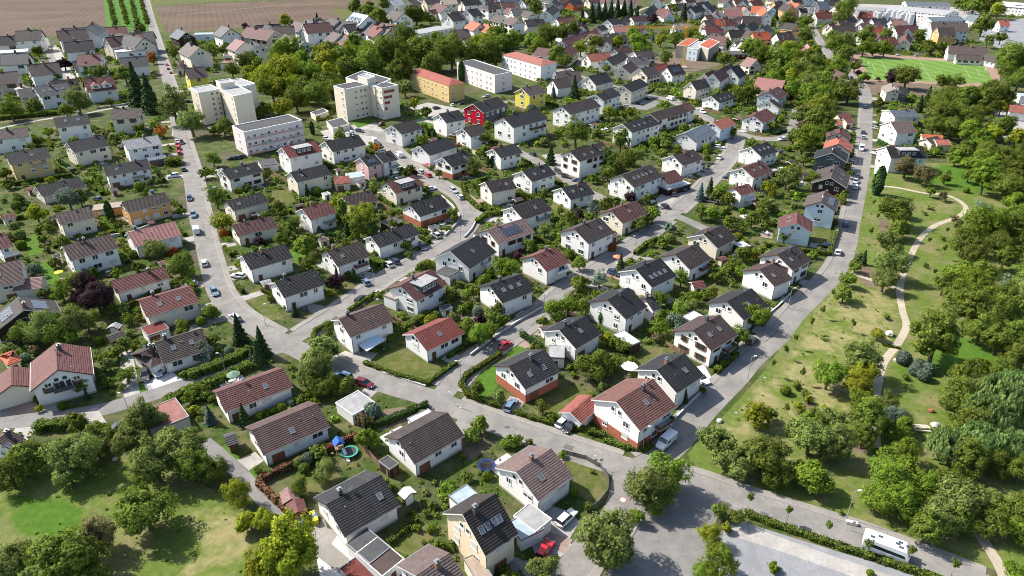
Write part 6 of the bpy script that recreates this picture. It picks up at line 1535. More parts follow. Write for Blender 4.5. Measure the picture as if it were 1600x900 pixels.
# ---------------------------------------------------------------- trees and shrubs: crown centre and radius in the photo, kind
TREE_DATA = """
@0 0 4
222 238 50 d;238 325 35 d;215 470 62 c;400 400 50 p;615 425 38 o;80 510 40 o;60 680 70 d;215 665 50 d;480 630 75 v;415 695 45 l;345 490 45 d;850 545 110 c;930 600 105 c;780 470 60 d;1080 660 90 v;1195 770 85 v;1400 800 70 d;1450 440 50 d;1540 395 70 d;1570 460 60 y;950 360 35 o;940 290 30 y;1090 330 40 d;1410 305 45 d;1535 170 30 p;1330 330 40 d;540 440 40 l;620 460 50 d;690 640 30 d;870 810 40 d;1010 820 40 o;880 845 30 l;880 190 40 d;300 830 40 l
@400 0 4
185 135 45 y;385 140 35 c;620 45 50 d;700 60 60 d;770 130 70 l;810 30 50 d;1000 90 75 d;1000 120 35 y;1090 110 40 d;940 235 80 d;60 480 90 y;190 460 110 y;330 470 90 l;450 410 110 y;430 520 80 d;600 450 100 d;720 420 90 d;850 350 110 d;900 430 90 d;1030 330 110 d;1150 350 100 d;1220 330 90 d;1100 420 80 d;1330 340 80 d;1440 330 95 d;1560 280 60 d;1500 370 60 d;170 680 60 y;250 620 80 d;390 590 90 d;50 690 60 d;930 550 55 v;990 640 40 y;1285 450 22 k;1370 270 50 d;800 270 50 d;100 560 80 l;320 580 70 d;500 560 70 d;520 840 40 l;350 800 15 k;1040 880 40 l;1080 840 13 k;1115 845 13 k;1060 700 40 d;1430 860 50 d;700 330 60 d;560 380 60 l;300 400 80 l
@800 0 4
30 240 50 d;150 50 50 d;100 30 40 l;460 130 25 y;500 90 50 c;540 80 50 c;580 80 50 c;620 80 50 c;660 70 50 c;700 70 50 c;740 80 46 c;780 90 40 c;440 110 40 c;350 110 35 d;215 220 70 d;120 260 60 l;250 220 60 d;320 210 45 d;370 190 50 d;170 290 70 l;290 350 70 d;330 380 50 d;430 300 50 y;520 280 65 d;500 340 50 d;480 390 30 d;590 430 32 d;260 580 36 s;390 560 70 c;610 700 45 y;760 220 60 l;790 270 65 l;800 310 50 l;660 270 45 y;960 355 45 d;1025 240 50 d;1100 210 50 d;1000 60 40 l;1075 90 45 c;880 120 35 p;880 240 25 s;930 250 40 y;400 830 90 d;680 880 60 d;1190 240 30 d;1330 370 45 d;1350 280 30 d;1500 300 80 l;1560 350 60 d;750 700 35 y;700 720 30 l;960 880 60 d;1480 590 60 d;1420 600 50 d;1440 560 30 l;950 660 40 l;1380 830 30 d
@1200 0 4
120 130 50 d;50 100 30 c;250 130 40 l;490 60 70 d;460 110 60 d;240 220 55 d;160 310 60 l;100 340 60 d;40 350 50 d;30 430 50 d;430 280 75 d;490 260 60 d;480 340 60 d;400 230 45 d;620 230 60 d;740 220 45 d;600 300 50 l;660 310 45 l;730 310 50 l;910 130 35 s;950 230 45 d;1000 300 50 d;940 300 25 l;1085 295 40 d;1345 160 65 d;1290 40 60 d;1380 30 60 d;1440 70 50 y;1375 258 38 d;1455 240 38 d;545 410 40 d;565 455 25 p;600 480 38 l;690 495 18 p;780 485 45 p;870 480 75 d;1100 520 50 d;1180 510 48 d;1530 370 100 d;1500 450 70 d;1570 500 70 d;1580 400 60 d;1395 550 50 d;1470 590 70 d;1250 620 90 d;1150 640 90 d;1080 720 90 d;1200 700 90 d;1040 790 70 d;1150 800 80 d;1250 830 90 l;1330 870 70 l;1380 640 60 d;1455 680 45 y;950 660 40 c;1000 610 45 c;690 640 35 d;690 700 25 d;705 830 25 d;140 440 60 l;200 460 60 d;260 480 70 d;300 520 80 d;330 470 60 d;150 530 50 l;200 540 50 d;290 610 90 l;350 650 80 d;510 570 80 d;440 590 60 d;260 690 60 f;230 800 50 f;330 730 80 d;370 790 60 d;340 840 35 l;160 860 45 d;30 790 35 d;80 745 25 l;470 520 50 d;400 560 60 d;110 270 30 d
@0 225 4
50 250 40 d;230 440 65 y;105 340 30 d;430 350 70 b;500 340 50 d;680 420 24 k;740 520 30 d;970 660 72 v;900 310 25 l;1000 230 30 d;940 240 25 d;540 240 28 d;610 210 35 l;1280 180 40 d;1350 340 65 d;1390 490 65 y;1400 560 30 o;1330 90 50 d;340 740 40 d;220 790 50 b;160 770 30 y;270 600 30 l;240 540 28 d;290 520 35 d;300 660 25 d;470 860 70 l;540 880 70 p;730 810 35 l;1120 760 80 d;1180 800 45 l;830 690 30 d;860 770 40 d;1110 870 40 d;400 610 35 d;700 480 25 d;30 180 40 d;1490 300 35 d;1130 420 30 l
@400 225 4
70 190 30 d;320 305 42 c;140 400 50 d;170 440 40 d;240 490 50 d;510 360 50 y;540 400 45 l;660 450 85 y;640 520 60 d;570 530 19 k;310 640 80 l;330 740 50 d;465 600 22 d;510 595 22 d;440 590 18 d;860 435 30 d;850 510 40 d;990 180 30 p;1065 290 30 d;1100 150 22 d;1145 185 25 l;950 170 40 d;1250 25 40 o;1390 270 45 d;1360 150 50 d;1400 60 35 d;1450 110 13 k;1475 110 13 k;440 30 45 d;740 300 40 d;630 560 40 l;570 820 30 d;610 820 16 k;510 800 16 k;490 860 60 p;1040 770 50 d;1560 790 80 l;1420 860 50 l;740 690 30 d;940 640 40 d;960 690 30 d;1060 560 30 d;1200 530 25 l;1230 440 40 d;350 590 40 d;150 590 45 d;200 560 30 d;30 610 40 p;1240 470 30 d;1180 890 30 c;490 450 30 l
@800 225 4
243 70 58 c;610 100 65 d;700 110 75 d;770 80 60 d;600 180 50 d;510 220 35 l;590 380 55 d;650 360 40 d;510 410 45 b;410 450 45 p;370 470 50 d;310 500 35 l;205 540 50 v;265 550 25 l;740 340 45 p;850 340 40 d;880 440 50 l;790 500 50 d;850 470 45 d;565 655 20 p;625 645 30 o;420 750 45 l;430 860 60 d;545 840 55 b;680 740 44 c;740 720 15 d;760 740 15 d;985 530 40 b;950 620 40 l;870 630 25 d;1180 310 52 s;1240 270 45 c;1290 330 50 d;1350 350 50 d;1390 330 45 c;1190 430 50 d;1250 440 50 l;1330 430 45 d;1310 300 50 l;1360 500 50 d;1440 520 40 d;1500 480 55 d;1560 440 50 d;1580 380 50 d;1450 690 60 d;1510 700 50 y;1380 760 50 d;1450 800 50 l;1340 800 50 d;1270 830 40 d;1060 840 55 l;110 640 45 d;40 690 45 p;230 320 22 d;170 360 30 l;60 130 30 l;90 130 20 y;300 410 30 d;1220 90 25 d;1580 270 40 l
@1180 200 8
190 760 90 y;400 620 150 v;740 650 110 d;620 400 80 d;480 480 70 d;500 560 70 d;860 70 60 l;480 130 70 d;340 240 40 d;420 260 40 d;250 210 40 d;760 450 26 k;860 420 50 d;1190 580 60 d;560 150 60 d;700 120 50 d;760 160 50 d;1120 660 40 d;1180 320 40 d;1110 850 60 d
@1200 225 4
100 590 35 d;420 490 20 l;470 360 25 d;490 300 20 d;865 150 70 f;980 200 65 f;695 230 33 k;1110 210 35 d;1255 200 45 d;800 430 95 d;840 400 60 d;820 540 70 d;770 620 85 v;760 760 100 v;730 850 80 v;600 720 38 c;545 770 38 d;500 850 50 l;975 430 18 d;1015 395 20 d;1090 320 35 f;1020 300 35 l;1240 290 20 l;1095 590 20 d;985 760 18 d;1180 490 40 f;1350 420 60 b;1320 530 50 y;1230 600 90 d;1290 680 80 d;1200 820 110 l;1330 850 110 l;1440 630 80 d;1480 540 80 d;1540 470 90 d;1560 380 80 l;1500 280 90 d;1400 200 90 d;1550 180 90 d;1450 100 90 d;1350 100 80 l;1230 80 60 d;1170 100 40 l;1240 30 60 d;1350 30 60 d;1550 80 60 d;1580 260 70 d;1550 330 60 d;1600 600 60 d;1480 720 60 d;1560 690 50 d;1590 860 60 d;1500 860 60 b;1100 880 60 d;1420 480 60 l
@1200 450 4
475 40 60 d;740 180 25 d;690 290 45 y;355 310 22 d;1060 310 155 d;380 550 100 l;500 390 40 l;590 450 110 v;590 530 90 y;570 620 100 y;600 720 90 l;620 820 110 d;850 440 48 b;940 480 42 b;1000 500 45 b;920 515 40 b;975 545 45 b;860 555 25 d;750 720 60 v;770 800 70 b;200 750 45 y;250 700 30 y;350 750 30 y;180 610 35 d;230 660 35 d;110 640 35 l;1350 475 50 y;1240 560 110 d;1380 560 100 d;1180 650 100 d;1300 640 100 v;1200 760 110 d;1470 520 90 d;1500 700 170 w;1380 800 150 w;1560 620 130 w;1280 860 120 d;1180 880 80 d;1200 60 100 d;1290 130 120 d;1400 180 120 d;1500 150 120 d;1330 260 100 d;1440 330 100 d;1540 300 100 d;1580 420 90 d;1500 60 90 d;1350 30 90 l;1210 220 30 v;280 850 90 l;420 840 90 v;160 870 60 v;10 790 50 d;850 870 70 l;740 880 50 l
@1200 675 4
20 130 110 v;60 250 100 d;260 270 130 l;270 40 130 v;420 60 110 v;850 130 90 l;800 220 110 l;880 280 130 l;750 300 130 l;700 420 110 l;850 430 120 l;980 350 110 l;1150 330 100 d;1200 420 140 v;1080 530 120 v;1000 600 100 d;1200 550 110 d;820 20 60 l;600 30 70 d;1150 80 130 w;1250 150 110 d;1330 60 130 w;1430 200 90 d;1520 80 120 w;1580 250 90 d;1560 500 110 d;1580 620 90 l;1420 430 90 v;1550 880 70 l;1400 560 110 d;45 850 45 l;640 880 25 l
@800 675 4
850 330 150 v;980 280 130 l;900 400 110 d;580 660 190 v;640 760 130 v;780 530 55 l;1300 500 55 d;1340 600 40 y;1410 530 55 d;1240 650 85 y;1290 820 120 l;1200 870 80 l;1300 100 130 v;1420 200 110 v;1560 180 130 d;395 370 35 l;500 245 20 l;480 470 35 d;200 870 100 v;310 140 30 l;110 65 30 d;40 50 40 d
@400 675 4
700 50 75 l;430 240 75 v;265 350 60 d;10 240 35 d;1280 150 32 l;1350 20 60 d;1580 60 50 l;1000 600 32 l;1095 605 32 l;1045 685 18 l;950 505 18 d;1235 690 45 d;1060 510 30 d;60 560 80 y;200 740 190 y;100 830 150 y;1560 880 50 d;40 870 90 y
@0 675 4
130 200 130 d;60 270 100 d;200 150 90 d;470 140 150 v;430 260 100 v;600 100 90 v;820 60 110 v;960 180 130 v;1130 120 150 v;1050 60 100 v;1220 210 120 d;1330 250 90 d;900 480 170 d;600 650 110 f;400 820 190 d;560 850 120 d;60 830 140 v;1480 390 90 y;1560 560 80 y;1580 850 60 y;700 30 60 d;880 330 60 l;580 30 60 d
@0 450 4
600 60 110 p;490 40 60 p;260 250 110 v;350 270 100 d;450 230 100 v;540 210 70 d;150 270 80 d;100 300 60 d;420 320 60 l;620 330 30 l;155 435 32 b;200 500 35 d;510 620 50 l;790 540 60 d;780 360 50 d;1140 245 55 l;1320 150 55 l;1270 400 60 b;1490 270 85 c;1580 430 60 c;1150 545 30 d;390 735 30 l;250 750 30 y;240 690 30 d;540 670 30 c;690 430 40 l;680 480 45 v;600 410 35 v;730 400 40 d;760 620 30 v;1210 770 40 y;1310 800 62 s;1520 800 66 c;1330 695 35 d;900 800 100 v;830 860 80 v;980 830 80 v;480 850 70 d;620 880 60 l;870 185 30 d;700 130 50 d;380 20 60 l;270 30 40 d;860 140 30 l;680 590 40 l;640 560 30 v;1430 390 30 b;530 580 30 d
@400 450 4
30 350 90 c;10 420 80 c;400 400 120 v;380 500 110 v;350 560 90 d;400 620 70 d;340 660 40 l;480 600 70 d;560 620 60 d;215 715 35 b;285 700 40 d;160 745 35 l;110 760 30 l;70 780 28 l;20 800 30 l;720 770 60 b;680 830 50 f;460 260 45 d;240 140 40 c;315 130 20 s;195 120 25 d;95 65 28 d;1380 630 50 d;1510 135 45 d;1385 145 35 b;1360 30 40 l;1200 60 45 d;1400 300 75 l;1330 280 50 d;1450 280 60 l;1490 200 60 d;1550 210 40 l;1310 60 30 d;1330 110 30 l;1400 860 60 l;1520 680 45 v
@800 450 4
270 140 75 l;350 110 70 l;440 130 55 l;200 220 45 d;420 20 60 d;560 180 19 k;920 240 60 l;1030 215 60 b;600 320 50 y;650 340 50 l;700 370 45 d;500 490 100 d;560 440 70 d;590 500 60 d;640 470 50 d;560 620 35 v;190 750 45 d;250 800 30 l;1110 110 45 v;1040 150 50 l;1140 60 50 l;1250 30 45 d;1520 170 85 l;1420 300 75 d;1310 420 40 b;1345 440 36 s;1080 680 42 c;830 860 42 s;1530 790 80 y;930 70 50 l;370 500 30 l;380 540 25 l;240 330 30 v;1190 640 30 d;550 380 25 d
"""
ox = oy = 0; k = 1
for ln in TREE_DATA.strip().splitlines():
    if ln[0] == '@': ox, oy, k = [float(x) for x in ln[1:].split()]; continue
    for it in ln.split(';'):
        x, y, r_, kd = it.split(); tree(ox + float(x)/k, oy + float(y)/k, float(r_)/k, kd)
# wood edge and belts where crowns close up
def belt(poly, step, kinds, seed):
    rng = random.Random(seed); g = [P(*p) for p in poly]; pp = [(p.x, p.y) for p in g]; x0, x1 = min(p[0] for p in pp), max(p[0] for p in pp); y0, y1 = min(p[1] for p in pp), max(p[1] for p in pp)
    for _ in range(int((x1 - x0) * (y1 - y0) / step / step * 3)):
        x, y = rng.uniform(x0, x1), rng.uniform(y0, y1)
        if not pin(pp, x, y): continue
        rad = rng.uniform(.42, .66) * step
        if any((x - a) ** 2 + (y - b) ** 2 < ((rad + c) * .78) ** 2 for a, b, c in PLANTS): continue
        if not clear_of(x, y, rad): continue
        u, v = pix((x, y, rad * 1.15)); 
        if not (-40 < u < 1640 and -20 < v < 940): continue
        tree(u, v, rad * scale_at(v, rad * 1.15), rng.choice(kinds), True if v < 130 else None)
belt([(1480, 240), (1530, 300), (1510, 420), (1490, 470), (1540, 540), (1500, 600), (1470, 700), (1500, 800), (1560, 860), (1660, 880), (1720, 500), (1620, 230), (1540, 215)], 9.5, 'ddvlly', 1)
belt([(1462, 190), (1455, 165), (1540, 150), (1560, 190), (1480, 230), (1462, 215)], 9.0, 'dddl', 2)
belt([(400, 115), (470, 98), (560, 88), (740, 68), (840, 76), (800, 92), (730, 100), (650, 118), (530, 130), (480, 185), (420, 170)], 14.0, 'ddvly', 3)
belt([(1205, 85), (1290, 90), (1320, 150), (1310, 200), (1250, 300), (1200, 300), (1255, 215), (1230, 160), (1190, 130)], 11.0, 'ddvlly', 4)
belt([(1490, 0), (1560, -5), (1545, 25), (1500, 22)], 9, 'ddl', 5)
# the far town: more houses in the gaps between those read off singly
rp = np.array([(x, y, h) for x, y, h, _ in ROADPTS]); rg = random.Random(31); nf = 0
for poly, n_ in (([(660, 2), (1000, 2), (1000, 22), (900, 60), (780, 45), (660, 20)], 36), ([(1000, 4), (1330, 4), (1320, 60), (1240, 100), (1180, 95), (1130, 90), (1100, 40), (1000, 30)], 60), ([(860, 60), (990, 40), (1020, 100), (940, 140), (850, 130)], 20), ([(400, 48), (640, 44), (660, 62), (560, 78), (380, 72)], 14), ([(1330, 30), (1420, 40), (1420, 75), (1340, 78)], 8), ([(0, 48), (230, 50), (240, 130), (0, 170)], 14)):
    g_ = [P(*p) for p in poly]; pp = [(p.x, p.y) for p in g_]; got = 0
    for _ in range(1400):
        if got >= n_: break
        x, y = rg.uniform(min(p[0] for p in pp), max(p[0] for p in pp)), rg.uniform(min(p[1] for p in pp), max(p[1] for p in pp))
        if not pin(pp, x, y) or not clear_of(x, y, 9.5) or (np.hypot(rp[:, 0] - x, rp[:, 1] - y) - rp[:, 2] < 6).any() or any((x - a) ** 2 + (y - b) ** 2 < (c * .8 + 4.5) ** 2 for a, b, c in PLANTS) or any(pin(q, x, y) for q in NOFILL): continue
        u, v = pix((x, y, 8)); hl = rg.uniform(5.5, 8) * scale_at(v) * zoomf(u, v); t = rg.choice([.12, .2, -.35, .3, 1.1]); dx, dy = hl * math.cos(t), -hl * math.sin(t) * .35
        house(u - dx, v - dy, u + dx, v + dy, rg.choice('mmnnbbrpokgq' if u > 900 else 'nnbkmgq'), rg.choice('wwwwwcct' + ('ba' if u > 1000 else 'w')), [f"E{rg.uniform(4.4, 6):.1f}", 'D10']); got += 1
# orchard rows: single small trees
ORDER = ['first'] + ORD[1:] + ['twenty-first', 'twenty-second', 'twenty-third', 'twenty-fourth', 'twenty-fifth', 'twenty-sixth']; ORCHARD = []
for i, (u0, u1) in enumerate(((166, 181), (183, 200), (199, 216), (214, 232))):
    a, b = P(u0, -22), P(u1, 42); n = 26
    for j in range(n):
        p = a.lerp(b, j / (n - 1)); rad = 2.85; u, v = pix((p.x, p.y, rad * 1.1))
        if v > -14:
            ot = tree(u, v, rad * scale_at(v, rad), 'd')
            if ot: ot.name = "orchard_tree"; ot["group"] = "orchard rows"; ORCHARD.append((ot, f"{ORDER[j]} tree from the far end of the {ORDER[i]} orchard row"))
# the far wood past what can be counted
if WOOD:
    PT, NN, S = [], [], []
    vs = [crown_points(100 + i * 7, 46, 16, 1.0, cr=(.18, .32), lsize=.17, lobes=5 + i) for i in range(3)]
    for i, (x, y, rm_, zc, hz) in enumerate(WOOD):
        a, b, c = vs[i % 3]; t = i * 2.4; ca, sa = math.cos(t), math.sin(t); M_ = np.array([[ca, sa, 0], [-sa, ca, 0], [0, 0, 1]])
        PT.append(a @ M_ * rm_ + np.array([x, y, zc * rm_])); NN.append(b @ M_); S.append(c * rm_)
    o = link("woodland", leaf_mesh("woodland", np.concatenate(PT), np.concatenate(NN), np.concatenate(S), LEAF['d'])); setkind(o, 'stuff'); o["label"] = "far leafy wood behind the apartment blocks"
    tk = MB()
    for x, y, rm_, zc, hz in WOOD: tk.tube([(x, y, 0), (x, y, zc * rm_)], [.3, .15], 5)
    link("trunk", tk.mesh("trunk", [BARK]), o)["kind"] = 'stuff'
# young street trees beside the parking strip and in the park
for u, v in ((1228, 817), (1288, 845), (1351, 868), (1416, 885), (1483, 905), (1167, 802), (1205, 588), (1226, 562), (1240, 545), (1265, 520), (1282, 498), (1297, 476), (1362, 330), (1368, 352), (1358, 372), (1448, 388), (1470, 405), (1476, 372), (1490, 395), (1440, 432), (1456, 438), (1330, 520), (1250, 600), (1225, 655)):
    rng = random.Random(u); p = P(u, v); r = link("young_tree", None, None, (p.x, p.y, 0), rng.random() * 6); h = rng.uniform(2.6, 3.8)
    me = broad_variant(u % 4, 'd', 0)[0]; c = link("crown", me, r, (0, 0, h)); c.scale = (.62, .62, 1.15)
    if 'yt' not in VAR: a = MB(); a.tube([(0, 0, 0), (0, 0, 3.0)], [.05, .03], 6); b = MB(); b.tube([(.3, 0, 0), (.3, 0, 1.7)], .035, 5); b.tube([(-.3, 0, 0), (-.3, 0, 1.7)], .035, 5); b.tube([(-.3, 0, 1.6), (.3, 0, 1.6)], .03, 5); VAR['yt'] = (a.mesh("trunk", [BARKP]), b.mesh("stake", [plain("stake_wood", (.3, .22, .14), .9)]))
    link("trunk", VAR['yt'][0], r); link("stake", VAR['yt'][1], r); tag(r, "thin young staked tree", "tree", "young staked trees", u, v)

# ---------------------------------------------------------------- hedges
for pts, h, w in (([(570, 569), (620, 588), (668, 601), (713, 569)], .9, .9), ([(782, 555), (728, 590), (721, 603), (732, 621), (782, 638)], 1.1, 1.0), ([(605, 533), (640, 512), (670, 493)], 1.6, 1.6), ([(489, 531), (493, 519), (527, 502)], 1.1, .9), ([(545, 488), (587, 461)], 1.1, .9), ([(674, 497), (691, 484), (710, 491)], 1.2, 1.1),
  ([(575, 672), (620, 655), (668, 636)], 1.3, 1.2), ([(298, 591), (340, 576), (375, 561), (390, 552)], 1.8, 2.0), ([(262, 631), (300, 613), (345, 596), (398, 571)], 1.6, 2.0), ([(22, 290), (112, 276)], 1.5, 1.2), ([(0, 348), (40, 341)], 1.4, 1.2), ([(722, 292), (727, 308), (742, 322), (752, 330)], 1.5, 1.3), ([(722, 291), (760, 282)], 1.5, 1.2), ([(745, 349), (760, 338), (795, 334)], 1.5, 1.4),
  ([(866, 382), (902, 404)], 1.2, 1.1), ([(992, 398), (1008, 384), (1025, 375)], 1.2, 1.1), ([(815, 525), (845, 545)], 1.3, 1.2), ([(1118, 584), (1150, 556)], 1.4, 1.3), ([(952, 424), (975, 434)], 1.0, 1.0), ([(804, 646), (830, 655), (862, 664)], .9, .9), ([(896, 668), (920, 677), (945, 684)], 1.1, 1.2), ([(945, 690), (975, 701), (1005, 705), (1018, 698)], .8, 1.0),
  ([(607, 851), (652, 815)], 1.0, .9), ([(1165, 804), (1200, 818), (1282, 846), (1350, 869), (1410, 889), (1470, 908)], .9, 1.1), ([(0, 187), (45, 183), (90, 179)], 2.0, 3.0), ([(190, 485), (220, 472), (250, 457)], 1.4, 1.3), ([(1250, 394), (1295, 399), (1308, 360)], 1.2, 1.1), ([(264, 258), (283, 256)], 2.8, 5.0), ([(1152, 193), (1184, 207), (1212, 211), (1228, 206)], 1.3, 1.1),
  ([(1380, 540), (1405, 545)], .5, .6), ([(60, 672), (100, 668), (132, 664)], 1.8, 2.2), ([(690, 195), (715, 208), (730, 203)], 1.0, 1.0), ([(1262, 408), (1245, 425)], 1.0, .9), ([(880, 318), (905, 330)], 1.2, 1.0), ([(500, 165), (555, 183)], 1.0, 1.0), ([(640, 190), (668, 205), (690, 200)], 1.2, 1.0), ([(1330, 415), (1345, 400)], 1.0, 1.0), ([(480, 350), (500, 365), (540, 375)], 1.3, 1.2), ([(410, 455), (440, 470)], 1.0, .9), ([(700, 560), (750, 525), (790, 498)], .9, .8),
  ([(1000, 150), (1012, 146), (1022, 140)], 1.2, 1.0), ([(830, 32), (850, 35), (880, 33)], 1.5, 1.4), ([(160, 370), (190, 362)], 1.2, 1.0), ([(455, 290), (470, 330)], 1.2, 1.0), ([(900, 250), (930, 236)], 1.2, 1.1), ([(1310, 800), (1316, 806)], .6, .5)):
    hedge(pts, h, w, 'd' if h != 1.3 else 'k')
hedge([(405, 756), (440, 738), (500, 710), (558, 684)], 1.4, .9, 'z', 'rust-brown dead hedge'); hedge([(404, 758), (430, 783), (456, 809)], 1.4, .9, 'z', 'rust-brown dead hedge')
plank_fence([(556, 691), (580, 717), (607, 746)], 1.7, look='brown plank fence between two back gardens')
plank_fence([(880, 709), (915, 718), (938, 731), (950, 748), (951, 768), (938, 786), (920, 800)], 1.0, plain("fence_grey", (.11, .105, .10), .9), 'dark grey slat fence curving round the corner garden', .36)
plank_fence([(430, 812), (455, 822), (490, 815)], 1.6, look='brown plank fence beside the bungalow bins')
plank_fence([(722, 500), (760, 520), (776, 534)], .6, plain("fence_rust", (.32, .13, .07), .9), 'low rusty board edging of the vegetable plot', .5)
plank_fence([(1040, 540), (1062, 552), (1080, 560)], 1.3, look='brown plank fence below the brown house')
for pts, h, lk in (([(690, 308), (706, 322), (718, 338), (715, 350), (695, 370)], .8, 'low pale wall inside the street curve'), ([(776, 334), (745, 345), (737, 360), (726, 372)], .7, 'low pale wall outside the street curve'), ([(580, 570), (600, 583), (665, 604)], .3, 'low kerb wall under the corner lawn hedge'), ([(735, 556), (770, 530), (807, 505), (848, 482)], .6, 'grey retaining wall along the side street'),
  ([(1100, 610), (1055, 655), (1040, 680)], .6, 'grey wall along the street by the red-brown house'), ([(1190, 500), (1215, 480), (1235, 460)], .5, 'low wall by the street and white house'), ([(140, 690), (150, 665)], .6, 'short wall at the lower drive'), ([(165, 372), (205, 366), (240, 352)], .9, 'grey wall behind the long pink roof'), ([(150, 170), (190, 165), (205, 162)], .8, 'long pale wall below the conifers')): wall_run(pts, h, look=lk)

def parasol(u, v, col, lb, r_=1.9):
    p = P(u, v, 2.4); r = link("parasol", None, None, (p.x, p.y, 0)); tag(r, "sun parasol", "parasol", "garden parasols", u, v, label=lb or None); m = MB(); m.tube([(0, 0, 0), (0, 0, 2.7)], .035, 6); m.build("pole", [plain("play_timber", (.36, .22, .12), .9, var=.3)], r); m = MB(); n = 8; C = [(r_ * math.cos(2*math.pi*i/n), r_ * math.sin(2*math.pi*i/n), 2.2) for i in range(n)]
    for i in range(n): m.poly([(0, 0, 2.75), C[i], C[(i+1) % n]])
    m.build("canopy", [plain("parasol_" + (lb.split()[0] if lb else "%d" % (col[0] * 100)), col, .8)], r); m = MB(); m.box(-.4, -.4, 0, .4, .4, .12); m.build("base_plate", [CONC], r)
# ---------------------------------------------------------------- plots: hedges between neighbours, sheds and sitting places
rp = np.array([(x, y, h) for x, y, h, _ in ROADPTS]); rg = random.Random(21); nh = ns = nt_ = 0
def free(x, y, r_):
    return clear_of(x, y, r_) and not (np.hypot(rp[:, 0] - x, rp[:, 1] - y) - rp[:, 2] < r_ + 1.6).any() and not any(pin(q, x, y) for q in NOFILL) and not any((x - a) ** 2 + (y - b) ** 2 < (r_ + c * .6) ** 2 for a, b, c in PLANTS)
base = [h for h in HOUSES if not h[5]]
for cx, cy, an, hl, hd, sm in base:
    u0, v0 = pix((cx, cy, 0)); ex, ey = math.cos(an), math.sin(an)
    if not (30 < u0 < 1560) or v0 < 150: continue
    for sx in (-1, 1):
        d = hl + rg.uniform(2.5, 5); bx, by = cx + ex * d * sx, cy + ey * d * sx; l0, l1 = rg.uniform(3, 8), rg.uniform(4, 9)
        run = [(bx - ey * t, by + ex * t) for t in np.arange(-l0 - 3, l1 + 3, 1.2)]
        best, cur = [], []
        for x, y in run:
            if free(x, y, .5): cur.append((x, y)); best = cur if len(cur) > len(best) else best
            else: cur = []
        if len(best) >= 4 and nh < 130:
            nh += 1; a, b = pix((*best[0], 0)), pix((*best[-1], 0))
            if rg.random() < .8: hedge([a, b], rg.uniform(.9, 1.9), rg.uniform(.8, 1.3), rg.choice('dddkvl'), rg.choice(['trimmed green boundary hedge', 'leafy boundary hedge', 'dark boundary hedge']))
            else: plank_fence([a, b], 1.2, plain("fence_timber", (.24, .15, .09), .9, var=.35, nscale=3), 'brown plank fence between gardens', .4, 40)
            for x, y in best: PLANTS.append((x, y, .9))
    if ns < 70 and v0 > 180:
        for _ in range(14):
            x, y = cx + rg.uniform(-1, 1) * (hl + 9), cy + rg.uniform(-1, 1) * (hd + 11)
            if free(x, y, 1.9):
                u, v = pix((x, y, 2.2)); dx = rg.uniform(1.0, 1.5) * scale_at(v); house(u - dx, v + dx * .25, u + dx, v - dx * .25, rg.choice('gnbmlqr'), rg.choice('wdcdt'), ['E2.1', 'D2.6', 'N', rg.choice(['P20', 'f', 'P15'])]); ns += 1; PLANTS.append((x, y, 1.6)); break
    if v0 > 240 and nt_ < 60:
        for _ in range(10):
            s_ = rg.choice((-1, 1)); x, y = cx + (-ey) * s_ * -(hd + 2.2) + ex * rg.uniform(-hl * .6, hl * .6), cy + ex * s_ * -(hd + 2.2) + ey * rg.uniform(-hl * .6, hl * .6)
            if free(x, y, 1.5):
                c4 = [Vector((x + ex * a - ey * b, y + ey * a + ex * b, 0)) for a, b in ((-2.6, -1.9), (2.6, -1.9), (2.6, 1.9), (-2.6, 1.9))]; sheet("terrace", c4, rg.choice([PAVE, YARD, YARDR, YARDW]), ground=True, fill=True); nt_ += 1; u, v = pix((x, y, 0)); PLANTS.append((x, y, 2.0))
                if 'set' not in DM:
                    wd_ = plain("garden_furniture", (.55, .52, .48), .6, var=.2); a = MB(); a.box(-.8, -.45, .70, .8, .45, .74); b = MB(); b.box(-.25, -.25, .40, .25, .25, .45); b.box(-.25, .2, .45, .25, .25, .9); c = MB()
                    for q in ((-.7, -.36), (.7, -.36), (.7, .36), (-.7, .36)): c.box(q[0] - .03, q[1] - .03, 0, q[0] + .03, q[1] + .03, .70)
                    e = MB()
                    for q in ((-.22, -.22), (.22, -.22), (.22, .22), (-.22, .22)): e.box(q[0] - .02, q[1] - .02, 0, q[0] + .02, q[1] + .02, .40)
                    DM['set'] = (a.mesh("table_top", [wd_]), c.mesh("leg_frame", [wd_]), b.mesh("seat", [wd_]), e.mesh("leg_frame", [wd_]))
                t = link("garden_table", None, None, (x, y, .012), an + rg.uniform(-.4, .4)); link("table_top", DM['set'][0], t); link("leg_frame", DM['set'][1], t); tag(t, "small pale garden table", "table", "garden tables", u, v)
                for k in range(4):
                    an2 = an + k * math.pi / 2; r2 = 1.15 if k % 2 else .85; ch = link("garden_chair", None, None, (x + math.sin(an2) * -r2, y + math.cos(an2) * r2, .012), an2); link("seat", DM['set'][2], ch); link("leg_frame", DM['set'][3], ch); tag(ch, "pale garden chair", "chair", "garden chairs", u + k, v)
                if rg.random() < .14: parasol(u, v - 2.4 * scale_at(v) * .85, rg.choice([(.48, .45, .38), (.5, .1, .07), (.62, .5, .3), (.12, .2, .14)]), "", 1.5)
                break
